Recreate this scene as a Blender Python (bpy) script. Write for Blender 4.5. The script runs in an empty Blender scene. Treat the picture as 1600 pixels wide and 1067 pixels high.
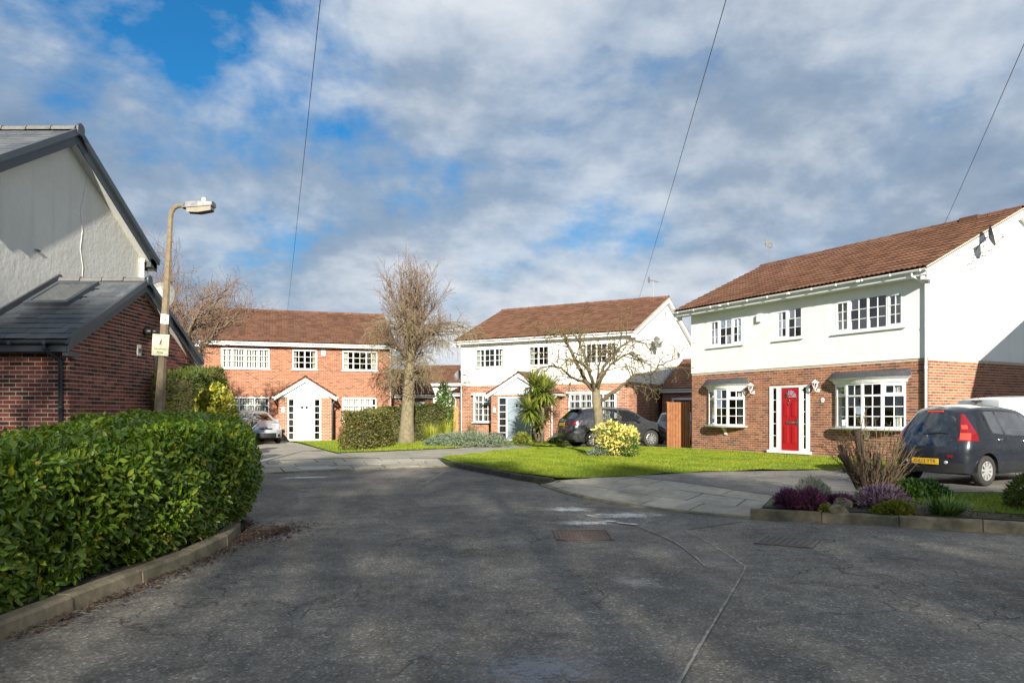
import bpy, bmesh, math, random
import numpy as np
from mathutils import Vector, Matrix, Euler

# ------------------------------------------------------------------ camera, sky, sun, exposure
SC = bpy.context.scene
COL = SC.collection
R = math.radians
CAM_H = 1.45
cam = bpy.data.cameras.new('camera')
cam.sensor_width = 36.0
cam.lens = 1170 / 1600 * 36.0
cam.shift_y = (647 - 533.5) / 1600
cam.clip_start = 0.05
cam.clip_end = 3000
camo = bpy.data.objects.new('camera', cam)
camo.location = (0, 0, CAM_H)
camo.rotation_euler = (R(90), 0, 0)
COL.objects.link(camo)
SC.camera = camo

SUN_EL = 18.8
SUN_AZ_X, SUN_AZ_Y = 0.115, -0.9934          # horizontal direction towards the sun (behind the camera, a little right)
sund = Vector((SUN_AZ_X * math.cos(R(SUN_EL)), SUN_AZ_Y * math.cos(R(SUN_EL)), math.sin(R(SUN_EL)))).normalized()
sl = bpy.data.lights.new('sun', 'SUN')
sl.energy = 5.0
sl.angle = R(0.6)
sl.color = (1.0, 0.93, 0.80)
slo = bpy.data.objects.new('sun', sl)
slo.rotation_euler = (-sund).to_track_quat('-Z', 'Y').to_euler()
slo.location = (0, -30, 30)
COL.objects.link(slo)

SC.view_settings.view_transform = 'Standard'
SC.view_settings.look = 'None'
SC.view_settings.gamma = 1.0
SC.view_settings.use_curve_mapping = False
SC.view_settings.exposure = 1.0
SC.cycles.max_bounces = 6
SC.cycles.transparent_max_bounces = 12
SC.cycles.caustics_reflective = False
SC.cycles.caustics_refractive = False

SKY_STRENGTH = 0.11
world = bpy.data.worlds.new('World')
SC.world = world
world.use_nodes = True
wn = world.node_tree
wn.nodes.clear()


def N(nt, typ, **kw):
    n = nt.nodes.new(typ)
    for k, v in kw.items():
        if k.startswith('i_'):
            n.inputs[k[2:].replace('_', ' ')].default_value = v
        else:
            setattr(n, k, v)
    return n


def ramp(nt, fac, stops, interp='LINEAR'):
    r = nt.nodes.new('ShaderNodeValToRGB')
    r.color_ramp.interpolation = interp
    e = r.color_ramp.elements
    while len(e) < len(stops):
        e.new(0.5)
    for el, (p, c) in zip(e, stops):
        el.position = p
        el.color = (c, c, c, 1) if isinstance(c, (int, float)) else (*c, 1)
    if fac is not None:
        nt.links.new(fac, r.inputs[0])
    return r


def math_node(nt, op, a, b=None, clamp=False):
    m = nt.nodes.new('ShaderNodeMath')
    m.operation = op
    m.use_clamp = clamp
    for i, v in enumerate((a, b)):
        if v is None:
            continue
        if isinstance(v, (int, float)):
            m.inputs[i].default_value = v
        else:
            nt.links.new(v, m.inputs[i])
    return m.outputs[0]


def mixc(nt, fac, a, b, mode='MIX'):
    m = nt.nodes.new('ShaderNodeMix')
    m.data_type = 'RGBA'
    m.blend_type = mode
    for sock, v in ((m.inputs[0], fac), (m.inputs[6], a), (m.inputs[7], b)):
        if isinstance(v, (int, float)):
            sock.default_value = v
        elif isinstance(v, tuple):
            sock.default_value = (*v, 1) if len(v) == 3 else v
        else:
            nt.links.new(v, sock)
    return m.outputs[2]


def build_sky():
    nt = wn
    L = nt.links.new
    out = N(nt, 'ShaderNodeOutputWorld')
    bg = N(nt, 'ShaderNodeBackground')
    bg.inputs['Strength'].default_value = SKY_STRENGTH
    L(bg.outputs[0], out.inputs[0])
    sky = N(nt, 'ShaderNodeTexSky', sky_type='NISHITA')
    sky.sun_disc = False
    sky.sun_elevation = R(SUN_EL)
    sky.sun_rotation = math.atan2(SUN_AZ_X, SUN_AZ_Y)
    sky.air_density = 1.0
    sky.dust_density = 0.6
    sky.ozone_density = 2.0
    tc = N(nt, 'ShaderNodeTexCoord')
    sep = N(nt, 'ShaderNodeSeparateXYZ')
    L(tc.outputs['Generated'], sep.inputs[0])
    zz = math_node(nt, 'ADD', math_node(nt, 'MAXIMUM', sep.outputs[2], 0.0), 0.38)
    cx = math_node(nt, 'DIVIDE', sep.outputs[0], zz)
    cy = math_node(nt, 'DIVIDE', sep.outputs[1], zz)
    comb = N(nt, 'ShaderNodeCombineXYZ')
    L(cx, comb.inputs[0])
    L(cy, comb.inputs[1])
    comb.inputs[2].default_value = 3.7

    def noise(scale, detail, rough, off, dist=0.0, sx=1.0):
        mp = N(nt, 'ShaderNodeMapping')
        mp.inputs['Location'].default_value = off
        mp.inputs['Scale'].default_value = (sx, 1, 1)
        L(comb.outputs[0], mp.inputs[0])
        n = N(nt, 'ShaderNodeTexNoise')
        n.inputs['Scale'].default_value = scale
        n.inputs['Detail'].default_value = detail
        n.inputs['Roughness'].default_value = rough
        n.inputs['Distortion'].default_value = dist
        L(mp.outputs[0], n.inputs['Vector'])
        return n.outputs[0]

    def off(o, d):
        return (o[0] + d[0], o[1] + d[1], o[2])
    n1 = noise(2.7, 12, 0.57, SKY_OFF3, 0.1)                  # cloud masses
    n1b = noise(2.7, 12, 0.57, off(SKY_OFF3, (0.015, 0.06)), 0.1)   # the same clouds seen a little further off: which side is lit
    n2 = noise(0.62, 3, 0.45, SKY_OFF, 0.0)                   # broad open and closed areas
    cov = math_node(nt, 'ADD', math_node(nt, 'MULTIPLY', n1, 0.80), math_node(nt, 'MULTIPLY', n2, 0.62))
    haze = ramp(nt, sep.outputs[2], [(0.0, 0.16), (0.22, 0.05), (0.40, 0.0)])      # clouds close up towards the horizon
    cov = math_node(nt, 'ADD', cov, haze.outputs[0])
    mask = ramp(nt, cov, [(0.575, 0.0), (0.625, 0.45), (0.69, 0.88), (0.80, 1.0)])
    lit = math_node(nt, 'MULTIPLY', math_node(nt, 'SUBTRACT', n1, n1b), 0.62)
    n3 = noise(1.5, 8, 0.58, (9.1, 4.4, 1.0), 0.15)           # thick and thin cloud
    n4 = noise(0.75, 4, 0.5, SKY_OFF2, 0.1)
    sh = math_node(nt, 'ADD', math_node(nt, 'ADD', math_node(nt, 'MULTIPLY', n3, 0.34), math_node(nt, 'MULTIPLY', n4, 0.72)), lit)
    s = 1.0 / SKY_STRENGTH
    k = 0.51
    c0, c1, c2, c3 = (0.20, 0.28, 0.40), (0.33, 0.415, 0.53), (0.55, 0.62, 0.71), (0.88, 0.91, 0.94)
    cl = ramp(nt, sh, [(0.36, tuple(v * k for v in c0)), (0.50, tuple(v * k for v in c1)), (0.60, tuple(v * k for v in c2)), (0.76, tuple(v * k for v in c3))])
    clb = N(nt, 'ShaderNodeVectorMath', operation='SCALE')
    L(cl.outputs[0], clb.inputs[0])
    clb.inputs['Scale'].default_value = s
    blue = N(nt, 'ShaderNodeVectorMath', operation='MULTIPLY')
    L(sky.outputs[0], blue.inputs[0])
    blue.inputs[1].default_value = (0.09, 0.42, 0.62)
    col = mixc(nt, mask.outputs[0], blue.outputs[0], clb.outputs[0])
    L(col, bg.inputs['Color'])


SKY_OFF3 = (14.6379, 17.0930, 0.0)
SKY_OFF = (16.0090, 3.8687, 0.0)
SKY_OFF2 = (6.1970, 12.5395, 0.0)
build_sky()

# ------------------------------------------------------------------ helpers
rnd = random.Random(7)


def link(o, parent=None):
    COL.objects.link(o)
    if parent is not None:
        o.parent = parent
    return o


def tag(o, label=None, cat=None, group=None, kind=None):
    if label:
        o['label'] = label
    if cat:
        o['category'] = cat
    if group:
        o['group'] = group
    if kind:
        o['kind'] = kind
    return o


def thing(name, label, cat, loc=(0, 0, 0), rz=0.0, group=None):
    o = bpy.data.objects.new(name, None)
    o.empty_display_size = 0.2
    link(o)
    o.location = loc
    o.rotation_euler = (0, 0, rz)
    return tag(o, label, cat, group)


def np_mesh(name, V, Fs, smooth=False):
    """V (n,3); Fs a list of (m,k) index arrays"""
    me = bpy.data.meshes.new(name)
    V = np.asarray(V, dtype=np.float32)
    me.vertices.add(len(V))
    me.vertices.foreach_set('co', V.ravel())
    loops = np.concatenate([np.asarray(f, dtype=np.int32).ravel() for f in Fs])
    sizes = np.concatenate([np.full(len(f), np.asarray(f).shape[1], dtype=np.int32) for f in Fs])
    starts = np.concatenate([[0], np.cumsum(sizes)[:-1]]).astype(np.int32)
    me.loops.add(len(loops))
    me.loops.foreach_set('vertex_index', loops)
    me.polygons.add(len(sizes))
    me.polygons.foreach_set('loop_start', starts)
    me.polygons.foreach_set('loop_total', sizes)
    me.polygons.foreach_set('use_smooth', np.full(len(sizes), bool(smooth)))
    me.update(calc_edges=True)
    me.validate()
    return me


class MB:
    def __init__(self):
        self.v = []
        self.f = []

    def add(self, vs, fs):
        b = len(self.v)
        self.v += [tuple(p) for p in vs]
        self.f += [tuple(i + b for i in f) for f in fs]
        return self

    def box(self, x0, x1, y0, y1, z0, z1, M=None):
        vs = [(x0, y0, z0), (x1, y0, z0), (x1, y1, z0), (x0, y1, z0), (x0, y0, z1), (x1, y0, z1), (x1, y1, z1), (x0, y1, z1)]
        if M:
            vs = [M(*p) for p in vs]
        return self.add(vs, [(0, 3, 2, 1), (4, 5, 6, 7), (0, 1, 5, 4), (1, 2, 6, 5), (2, 3, 7, 6), (3, 0, 4, 7)])

    def quad(self, a, b, c, d):
        return self.add([a, b, c, d], [(0, 1, 2, 3)])

    def prism(self, poly, vec):
        """extrude a 3d polygon along vec"""
        n = len(poly)
        vec = Vector(vec)
        top = [tuple(Vector(p) + vec) for p in poly]
        fs = [tuple(range(n))[::-1], tuple(range(n, 2 * n))]
        for i in range(n):
            j = (i + 1) % n
            fs.append((i, j, n + j, n + i))
        return self.add(list(poly) + top, fs)

    def tube(self, pts, rad, n=8, cap=True):
        pts = [Vector(p) for p in pts]
        if isinstance(rad, (int, float)):
            rad = [rad] * len(pts)
        vs = []
        prev = None
        for i, p in enumerate(pts):
            d = (pts[min(i + 1, len(pts) - 1)] - pts[max(i - 1, 0)])
            if d.length < 1e-9:
                d = Vector((0, 0, 1))
            d.normalize()
            if prev is None:
                a = Vector((0, 0, 1)) if abs(d.z) < 0.9 else Vector((1, 0, 0))
                u = d.cross(a).normalized()
            else:
                u = (prev - d * prev.dot(d))
                u = u.normalized() if u.length > 1e-6 else d.orthogonal().normalized()
            prev = u
            w = d.cross(u)
            for k in range(n):
                t = 2 * math.pi * k / n
                vs.append(p + (u * math.cos(t) + w * math.sin(t)) * rad[i])
        fs = []
        for i in range(len(pts) - 1):
            for k in range(n):
                k2 = (k + 1) % n
                fs.append((i * n + k, i * n + k2, (i + 1) * n + k2, (i + 1) * n + k))
        if cap:
            fs.append(tuple(range(n))[::-1])
            fs.append(tuple((len(pts) - 1) * n + k for k in range(n)))
        return self.add(vs, fs)

    def lathe(self, prof, n=20, axis='z', c=(0, 0, 0)):
        """prof: list of (r, h)"""
        vs = []
        for r, h in prof:
            for k in range(n):
                t = 2 * math.pi * k / n
                a, b = r * math.cos(t), r * math.sin(t)
                p = {'z': (a, b, h), 'y': (a, h, b), 'x': (h, a, b)}[axis]
                vs.append((p[0] + c[0], p[1] + c[1], p[2] + c[2]))
        fs = []
        for i in range(len(prof) - 1):
            for k in range(n):
                k2 = (k + 1) % n
                fs.append((i * n + k, i * n + k2, (i + 1) * n + k2, (i + 1) * n + k))
        return self.add(vs, fs)

    def build(self, name, mat, parent=None, smooth=False, bevel=0.0):
        me = bpy.data.meshes.new(name)
        me.from_pydata(self.v, [], self.f)
        if smooth:
            for p in me.polygons:
                p.use_smooth = True
        me.update()
        bm = bmesh.new()
        bm.from_mesh(me)
        bmesh.ops.recalc_face_normals(bm, faces=bm.faces)
        if bevel > 0:
            bmesh.ops.bevel(bm, geom=[e for e in bm.edges if len(e.link_faces) == 2 and e.calc_face_angle(0) > 0.6], offset=bevel, segments=1, affect='EDGES')
        bm.to_mesh(me)
        bm.free()
        me.materials.append(mat)
        return link(bpy.data.objects.new(name, me), parent)


def obj(name, me, mat, parent=None):
    if mat is not None and not me.materials:
        me.materials.append(mat)
    return link(bpy.data.objects.new(name, me), parent)


def scatter(name, bv, bf, pos, rot, scl, mat, parent=None, smooth=False):
    """many copies of a small base mesh joined into one mesh: rot (n,3,3), scl (n,) or (n,3)"""
    bv = np.asarray(bv, dtype=np.float64)
    n = len(pos)
    scl = np.asarray(scl, dtype=np.float64)
    if scl.ndim == 1:
        scl = np.repeat(scl[:, None], 3, 1)
    V = bv[None] * scl[:, None, :]
    V = np.einsum('nij,nkj->nki', rot, V) + np.asarray(pos)[:, None, :]
    nb = len(bv)
    Fs = []
    for k in sorted(set(len(f) for f in bf)):
        ff = np.array([f for f in bf if len(f) == k])
        Fs.append((ff[None] + (np.arange(n) * nb)[:, None, None]).reshape(-1, k))
    return obj(name, np_mesh(name, V.reshape(-1, 3), Fs, smooth), mat, parent)


def frames(dirs, ups):
    """rotation matrices with local y along dirs and local z near ups"""
    d = dirs / np.maximum(np.linalg.norm(dirs, axis=1, keepdims=True), 1e-9)
    x = np.cross(d, ups)
    ln = np.linalg.norm(x, axis=1, keepdims=True)
    x = np.where(ln < 1e-4, np.array([[1.0, 0, 0]]), x / np.maximum(ln, 1e-9))
    z = np.cross(x, d)
    return np.stack([x, d, z], axis=2)


def text_mesh(s, size, depth=0.0015, align='CENTER'):
    cu = bpy.data.curves.new('lettering', 'FONT')
    cu.body = s
    cu.size = size
    cu.align_x = align
    cu.align_y = 'CENTER'
    cu.extrude = depth
    cu.resolution_u = 3
    o = bpy.data.objects.new('lettering', cu)
    COL.objects.link(o)
    dg = bpy.context.evaluated_depsgraph_get()
    me = bpy.data.meshes.new_from_object(o.evaluated_get(dg))
    bpy.data.objects.remove(o)
    me.materials.clear()
    return me


# ------------------------------------------------------------------ materials
MATS = {}


def new_mat(name):
    m = bpy.data.materials.new(name)
    m.use_nodes = True
    nt = m.node_tree
    nt.nodes.clear()
    out = nt.nodes.new('ShaderNodeOutputMaterial')
    p = nt.nodes.new('ShaderNodeBsdfPrincipled')
    nt.links.new(p.outputs[0], out.inputs[0])
    MATS[name] = m
    return m, nt, p, out


def bump(nt, p, h, strength=0.3, dist=0.01):
    b = nt.nodes.new('ShaderNodeBump')
    b.inputs['Strength'].default_value = strength
    b.inputs['Distance'].default_value = dist
    nt.links.new(h, b.inputs['Height'])
    nt.links.new(b.outputs[0], p.inputs['Normal'])


def ncoord(nt, scale, detail=4, rough=0.55, kind='Object', sv=None, dist=0.0):
    tc = nt.nodes.new('ShaderNodeTexCoord')
    src = tc.outputs[kind]
    if kind == 'World':
        pass
    if sv:
        mp = nt.nodes.new('ShaderNodeMapping')
        mp.inputs['Scale'].default_value = sv
        nt.links.new(src, mp.inputs[0])
        src = mp.outputs[0]
    n = nt.nodes.new('ShaderNodeTexNoise')
    n.inputs['Scale'].default_value = scale
    n.inputs['Detail'].default_value = detail
    n.inputs['Roughness'].default_value = rough
    n.inputs['Distortion'].default_value = dist
    nt.links.new(src, n.inputs['Vector'])
    return n.outputs[0]


def pos_noise(nt, scale, detail=4, rough=0.55, sv=None):
    g = nt.nodes.new('ShaderNodeNewGeometry')
    src = g.outputs['Position']
    if sv:
        mp = nt.nodes.new('ShaderNodeMapping')
        mp.inputs['Scale'].default_value = sv
        nt.links.new(src, mp.inputs[0])
        src = mp.outputs[0]
    n = nt.nodes.new('ShaderNodeTexNoise')
    n.inputs['Scale'].default_value = scale
    n.inputs['Detail'].default_value = detail
    n.inputs['Roughness'].default_value = rough
    nt.links.new(src, n.inputs['Vector'])
    return n.outputs[0]


def piece_random(nt):
    """a random value for each loose piece, whether it is an object or an island of a joined mesh"""
    g = nt.nodes.new('ShaderNodeNewGeometry')
    oi = nt.nodes.new('ShaderNodeObjectInfo')
    return math_node(nt, 'FRACT', math_node(nt, 'ADD', g.outputs['Random Per Island'], oi.outputs['Random']))


def plain(name, col, rough=0.6, var=0.12, scale=6.0, metal=0.0, bmp=0.0, bscale=60.0, coat=0.0, spec=0.5):
    m, nt, p, out = new_mat(name)
    n = pos_noise(nt, scale, 5, 0.6)
    a = tuple(max(0, c * (1 - var)) for c in col)
    b = tuple(min(1, c * (1 + var)) for c in col)
    r = ramp(nt, n, [(0.3, a), (0.7, b)])
    nt.links.new(r.outputs[0], p.inputs['Base Color'])
    p.inputs['Roughness'].default_value = rough
    p.inputs['Metallic'].default_value = metal
    p.inputs['Coat Weight'].default_value = coat
    p.inputs['Specular IOR Level'].default_value = spec
    if bmp:
        bump(nt, p, pos_noise(nt, bscale, 4, 0.6), bmp, 0.01)
    return m


def pieces(name, stops, rough=0.85, var=0.25, nscale=25.0, bmp=0.35, bscale=120.0, stain=None, spec=0.3):
    """bricks, tiles, flags: a colour for each piece plus grain and wear"""
    m, nt, p, out = new_mat(name)
    r = ramp(nt, piece_random(nt), stops)
    n = pos_noise(nt, nscale, 5, 0.65)
    g = ramp(nt, n, [(0.25, 1 - var), (0.75, 1 + var)])
    col = mixc(nt, 1.0, r.outputs[0], g.outputs[0], 'MULTIPLY')
    if stain:
        sc, colr, lo, hi, amt = stain
        s = ramp(nt, pos_noise(nt, sc, 6, 0.65), [(lo, 0.0), (hi, amt)])
        col = mixc(nt, s.outputs[0], col, colr)
    nt.links.new(col, p.inputs['Base Color'])
    p.inputs['Roughness'].default_value = rough
    p.inputs['Specular IOR Level'].default_value = spec
    bump(nt, p, pos_noise(nt, bscale, 3, 0.6), bmp, 0.004)
    return m


def leafmat(name, stops, trans=0.3, rough=0.45, spec=0.5):
    m, nt, p, out = new_mat(name)
    r = ramp(nt, piece_random(nt), stops)
    nt.links.new(r.outputs[0], p.inputs['Base Color'])
    p.inputs['Roughness'].default_value = rough
    p.inputs['Specular IOR Level'].default_value = spec
    t = nt.nodes.new('ShaderNodeBsdfTranslucent')
    nt.links.new(r.outputs[0], t.inputs['Color'])
    mx = nt.nodes.new('ShaderNodeMixShader')
    mx.inputs[0].default_value = trans
    nt.links.new(p.outputs[0], mx.inputs[1])
    nt.links.new(t.outputs[0], mx.inputs[2])
    nt.links.new(mx.outputs[0], out.inputs[0])
    return m


def glassmat(name, tint=(0.9, 0.95, 0.95), ior=1.5, extra=0.03):
    m, nt, p, out = new_mat(name)
    nt.nodes.remove(p)
    tr = nt.nodes.new('ShaderNodeBsdfTransparent')
    tr.inputs[0].default_value = (*tint, 1)
    gl = nt.nodes.new('ShaderNodeBsdfGlossy')
    gl.inputs['Roughness'].default_value = 0.01
    fr = nt.nodes.new('ShaderNodeFresnel')
    fr.inputs[0].default_value = ior
    f2 = math_node(nt, 'ADD', math_node(nt, 'MULTIPLY', fr.outputs[0], 1.7), extra, True)
    mx = nt.nodes.new('ShaderNodeMixShader')
    nt.links.new(f2, mx.inputs[0])
    nt.links.new(tr.outputs[0], mx.inputs[1])
    nt.links.new(gl.outputs[0], mx.inputs[2])
    nt.links.new(mx.outputs[0], out.inputs[0])
    return m


MORTAR = plain('mortar', (0.56, 0.48, 0.38), 0.95, 0.15, 9, bmp=0.3)
MORTAR_D = plain('mortar_brown', (0.40, 0.29, 0.21), 0.95, 0.15, 9, bmp=0.3)
MORTAR_A = plain('mortar_sand', (0.62, 0.54, 0.41), 0.95, 0.15, 9, bmp=0.3)
BRICK_C = pieces('brick_orange_brown', [(0.0, (0.150, 0.062, 0.040)), (0.22, (0.215, 0.082, 0.048)), (0.5, (0.290, 0.110, 0.058)), (0.8, (0.345, 0.130, 0.066)), (1.0, (0.385, 0.155, 0.080))], stain=(0.7, (0.19, 0.10, 0.07), 0.5, 0.8, 0.35))
BRICK_D = pieces('brick_orange', [(0.0, (0.15, 0.068, 0.046)), (0.2, (0.25, 0.092, 0.052)), (0.6, (0.315, 0.115, 0.062)), (1.0, (0.37, 0.145, 0.080))])
BRICK_A = pieces('brick_dark_red', [(0.0, (0.075, 0.032, 0.028)), (0.25, (0.125, 0.040, 0.033)), (0.55, (0.225, 0.058, 0.045)), (0.85, (0.275, 0.078, 0.058)), (1.0, (0.31, 0.10, 0.075))], var=0.3)
TILE = pieces('roof_tile_brown', [(0.0, (0.105, 0.050, 0.031)), (0.5, (0.142, 0.068, 0.041)), (1.0, (0.175, 0.086, 0.052))], rough=0.85, nscale=9, stain=(1.3, (0.13, 0.09, 0.055), 0.55, 0.8, 0.45))
SLATE = pieces('roof_slate_grey', [(0.0, (0.075, 0.085, 0.098)), (0.5, (0.098, 0.108, 0.120)), (1.0, (0.122, 0.130, 0.138))], rough=0.6, nscale=14, bmp=0.3, stain=(1.2, (0.14, 0.14, 0.12), 0.55, 0.85, 0.3))
RIDGE_GREY = plain('ridge_tile_grey', (0.14, 0.135, 0.13), 0.8, 0.2, 12)


def render_mat(name, col, dirt=(0.45, 0.43, 0.36), amt=0.35, bmp=0.35, bsc=45):
    m, nt, p, out = new_mat(name)
    n = ramp(nt, pos_noise(nt, 1.1, 6, 0.6), [(0.35, 0.0), (0.85, amt)])
    st = ramp(nt, pos_noise(nt, 1.0, 5, 0.6, (3.5, 3.5, 0.25)), [(0.52, 0.0), (0.8, amt)])
    c = mixc(nt, n.outputs[0], col, dirt)
    c = mixc(nt, st.outputs[0], c, dirt)
    nt.links.new(c, p.inputs['Base Color'])
    p.inputs['Roughness'].default_value = 0.9
    p.inputs['Specular IOR Level'].default_value = 0.2
    bump(nt, p, pos_noise(nt, bsc, 6, 0.65), bmp, 0.012)
    return m


RENDER_W = render_mat('render_white', (0.88, 0.875, 0.845), amt=0.17)
RENDER_A = render_mat('render_old_white', (0.76, 0.745, 0.695), (0.46, 0.44, 0.38), 0.35, 0.9, 7)
PVC = plain('white_plastic', (0.82, 0.83, 0.84), 0.35, 0.03, 3)
PVC_OLD = plain('white_painted_timber', (0.74, 0.74, 0.71), 0.5, 0.08, 4)
CREAM = plain('cream_plastic', (0.72, 0.69, 0.60), 0.5, 0.05, 3)
GREY_PLASTIC = plain('dark_grey_plastic', (0.055, 0.068, 0.082), 0.45, 0.12, 5)
BLACK_PLASTIC = plain('black_plastic', (0.016, 0.016, 0.017), 0.45, 0.2, 8)
LEAD = plain('lead_grey', (0.062, 0.066, 0.074), 0.55, 0.2, 7)
RED_DOOR = plain('red_door_paint', (0.42, 0.009, 0.015), 0.32, 0.04, 3)
GREY_DOOR = plain('blue_grey_door', (0.30, 0.36, 0.42), 0.4, 0.05, 3)
CHROME = plain('chrome', (0.75, 0.75, 0.76), 0.18, 0.03, 4, metal=1.0)
BRASS = plain('dull_metal', (0.42, 0.40, 0.36), 0.35, 0.1, 9, metal=1.0)
GALV = plain('galvanised_metal', (0.24, 0.24, 0.24), 0.55, 0.25, 14, metal=0.4)
CURTAIN = plain('curtain_cloth', (0.62, 0.60, 0.54), 0.9, 0.1, 5)
BLIND = plain('vertical_blind', (0.70, 0.68, 0.60), 0.8, 0.06, 3)
ROOM = plain('room_wall', (0.30, 0.27, 0.24), 0.9, 0.15, 2)
GLASS = glassmat('window_glass')
CAR_GLASS = glassmat('car_glass', (0.66, 0.74, 0.72), 1.5, 0.12)
CAR_GLASS_DARK = glassmat('car_glass_dark', (0.30, 0.36, 0.36), 1.5, 0.14)
ROOF_GLASS = glassmat('roof_glass', (0.85, 0.9, 0.88), 1.5, 0.22)
FROST = glassmat('leaded_glass', (0.35, 0.37, 0.36), 1.5, 0.08)
WOOD_LIGHT = pieces('fence_wood', [(0.0, (0.26, 0.105, 0.045)), (1.0, (0.36, 0.16, 0.07))], nscale=6)
WOOD_GATE = pieces('gate_wood', [(0.0, (0.30, 0.20, 0.06)), (1.0, (0.42, 0.29, 0.10))], nscale=6)
CONC_POST = plain('aged_concrete', (0.195, 0.152, 0.098), 0.9, 0.25, 12, bmp=0.5, bscale=80)
# ------------------------------------------------------------------ ground, road, pavements, lawns
def poly_mesh(name, pts, z, mat, kind='structure', parent=None, sub=0.0, zf=None):
    """a flat sheet from an outline of (x, y); sub > 0 cuts it into smaller faces, zf(x, y) lifts them"""
    bm = bmesh.new()
    vs = [bm.verts.new((x, y, z)) for x, y in pts]
    f = bm.faces.new(vs)
    bmesh.ops.triangulate(bm, faces=[f])
    if sub > 0:
        for ax in (0, 1):
            lo = min(p[ax] for p in pts)
            hi = max(p[ax] for p in pts)
            t = lo + sub
            while t < hi:
                no = (1, 0, 0) if ax == 0 else (0, 1, 0)
                co = (t, 0, 0) if ax == 0 else (0, t, 0)
                bmesh.ops.bisect_plane(bm, geom=bm.verts[:] + bm.edges[:] + bm.faces[:], plane_co=co, plane_no=no)
                t += sub
    if zf:
        for v in bm.verts:
            v.co.z = z + zf(v.co.x, v.co.y)
    bmesh.ops.recalc_face_normals(bm, faces=bm.faces)
    for fc in bm.faces:
        if fc.normal.z < 0:
            fc.normal_flip()
    me = bpy.data.meshes.new(name)
    bm.to_mesh(me)
    bm.free()
    o = obj(name, me, mat, parent)
    if kind:
        o['kind'] = kind
    return o


def slab(name, pts, z0, z1, mat, parent=None, kind='structure'):
    bm = bmesh.new()
    vs = [bm.verts.new((x, y, z1)) for x, y in pts]
    f = bm.faces.new(vs)
    if f.normal.z < 0:
        f.normal_flip()
    r = bmesh.ops.extrude_face_region(bm, geom=[f])
    for v in [g for g in r['geom'] if isinstance(g, bmesh.types.BMVert)]:
        v.co.z = z0
    bmesh.ops.recalc_face_normals(bm, faces=bm.faces)
    bmesh.ops.triangulate(bm, faces=[fc for fc in bm.faces if len(fc.verts) > 4])
    me = bpy.data.meshes.new(name)
    bm.to_mesh(me)
    bm.free()
    o = obj(name, me, mat, parent)
    if kind:
        o['kind'] = kind
    return o


def asphalt_mat(name, base, chips=1.0, wet=True, warm=0.0):
    m, nt, p, out = new_mat(name)
    L = nt.links.new
    g = nt.nodes.new('ShaderNodeNewGeometry')
    # worn and dark areas
    big = pos_noise(nt, 0.55, 6, 0.62)
    c = ramp(nt, big, [(0.30, tuple(v * 0.62 for v in base)), (0.50, base), (0.72, tuple(min(1, v * (1.35 + warm * i)) for i, v in zip((1, .6, 0), base)))]).outputs[0]
    mid = ramp(nt, pos_noise(nt, 5.0, 6, 0.7), [(0.3, 0.68), (0.7, 1.28)])
    c = mixc(nt, 1.0, c, mid.outputs[0], 'MULTIPLY')
    bl = ramp(nt, pos_noise(nt, 1.7, 7, 0.72), [(0.52, 0.0), (0.62, 0.42)])
    c = mixc(nt, bl.outputs[0], c, tuple(v * 0.42 for v in base))
    # stone chips
    vo = nt.nodes.new('ShaderNodeTexVoronoi')
    vo.inputs['Scale'].default_value = 64
    L(g.outputs['Position'], vo.inputs['Vector'])
    ch = ramp(nt, vo.outputs['Color'], [(0.0, 0.30), (0.35, 0.62), (0.60, 1.0), (0.78, 1.5), (0.88, 2.6), (1.0, 4.2)])
    bw = nt.nodes.new('ShaderNodeRGBToBW')
    L(vo.outputs['Color'], bw.inputs[0])
    L(bw.outputs[0], ch.inputs[0])
    c = mixc(nt, chips, c, mixc(nt, 1.0, c, ch.outputs[0], 'MULTIPLY'))
    # cracks
    cr = nt.nodes.new('ShaderNodeTexVoronoi')
    cr.feature = 'DISTANCE_TO_EDGE'
    cr.inputs['Scale'].default_value = 0.9
    dn = nt.nodes.new('ShaderNodeTexNoise')
    dn.inputs['Scale'].default_value = 2.5
    dn.inputs['Detail'].default_value = 5
    L(g.outputs['Position'], dn.inputs['Vector'])
    dv = nt.nodes.new('ShaderNodeVectorMath')
    dv.operation = 'ADD'
    L(g.outputs['Position'], dv.inputs[0])
    L(dn.outputs['Color'], dv.inputs[1])
    L(dv.outputs[0], cr.inputs['Vector'])
    gate = ramp(nt, pos_noise(nt, 0.45, 3, 0.5), [(0.44, 0.0), (0.54, 1.0)])
    ck = ramp(nt, cr.outputs['Distance'], [(0.0, 0.55), (0.014, 0.0)])
    ckf = math_node(nt, 'MULTIPLY', ck.outputs[0], gate.outputs[0])
    c = mixc(nt, ckf, c, (0.012, 0.012, 0.012))
    L(c, p.inputs['Base Color'])
    rg = ramp(nt, pos_noise(nt, 0.8, 5, 0.6), [(0.3, 0.62), (0.6, 0.9)])
    L(rg.outputs[0], p.inputs['Roughness'])
    p.inputs['Specular IOR Level'].default_value = 0.35
    h = math_node(nt, 'SUBTRACT', math_node(nt, 'ADD', bw.outputs[0], math_node(nt, 'MULTIPLY', pos_noise(nt, 30, 4, 0.6), 0.7)), math_node(nt, 'MULTIPLY', ckf, 2.0))
    bump(nt, p, h, 0.9, 0.012)
    return m


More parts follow.
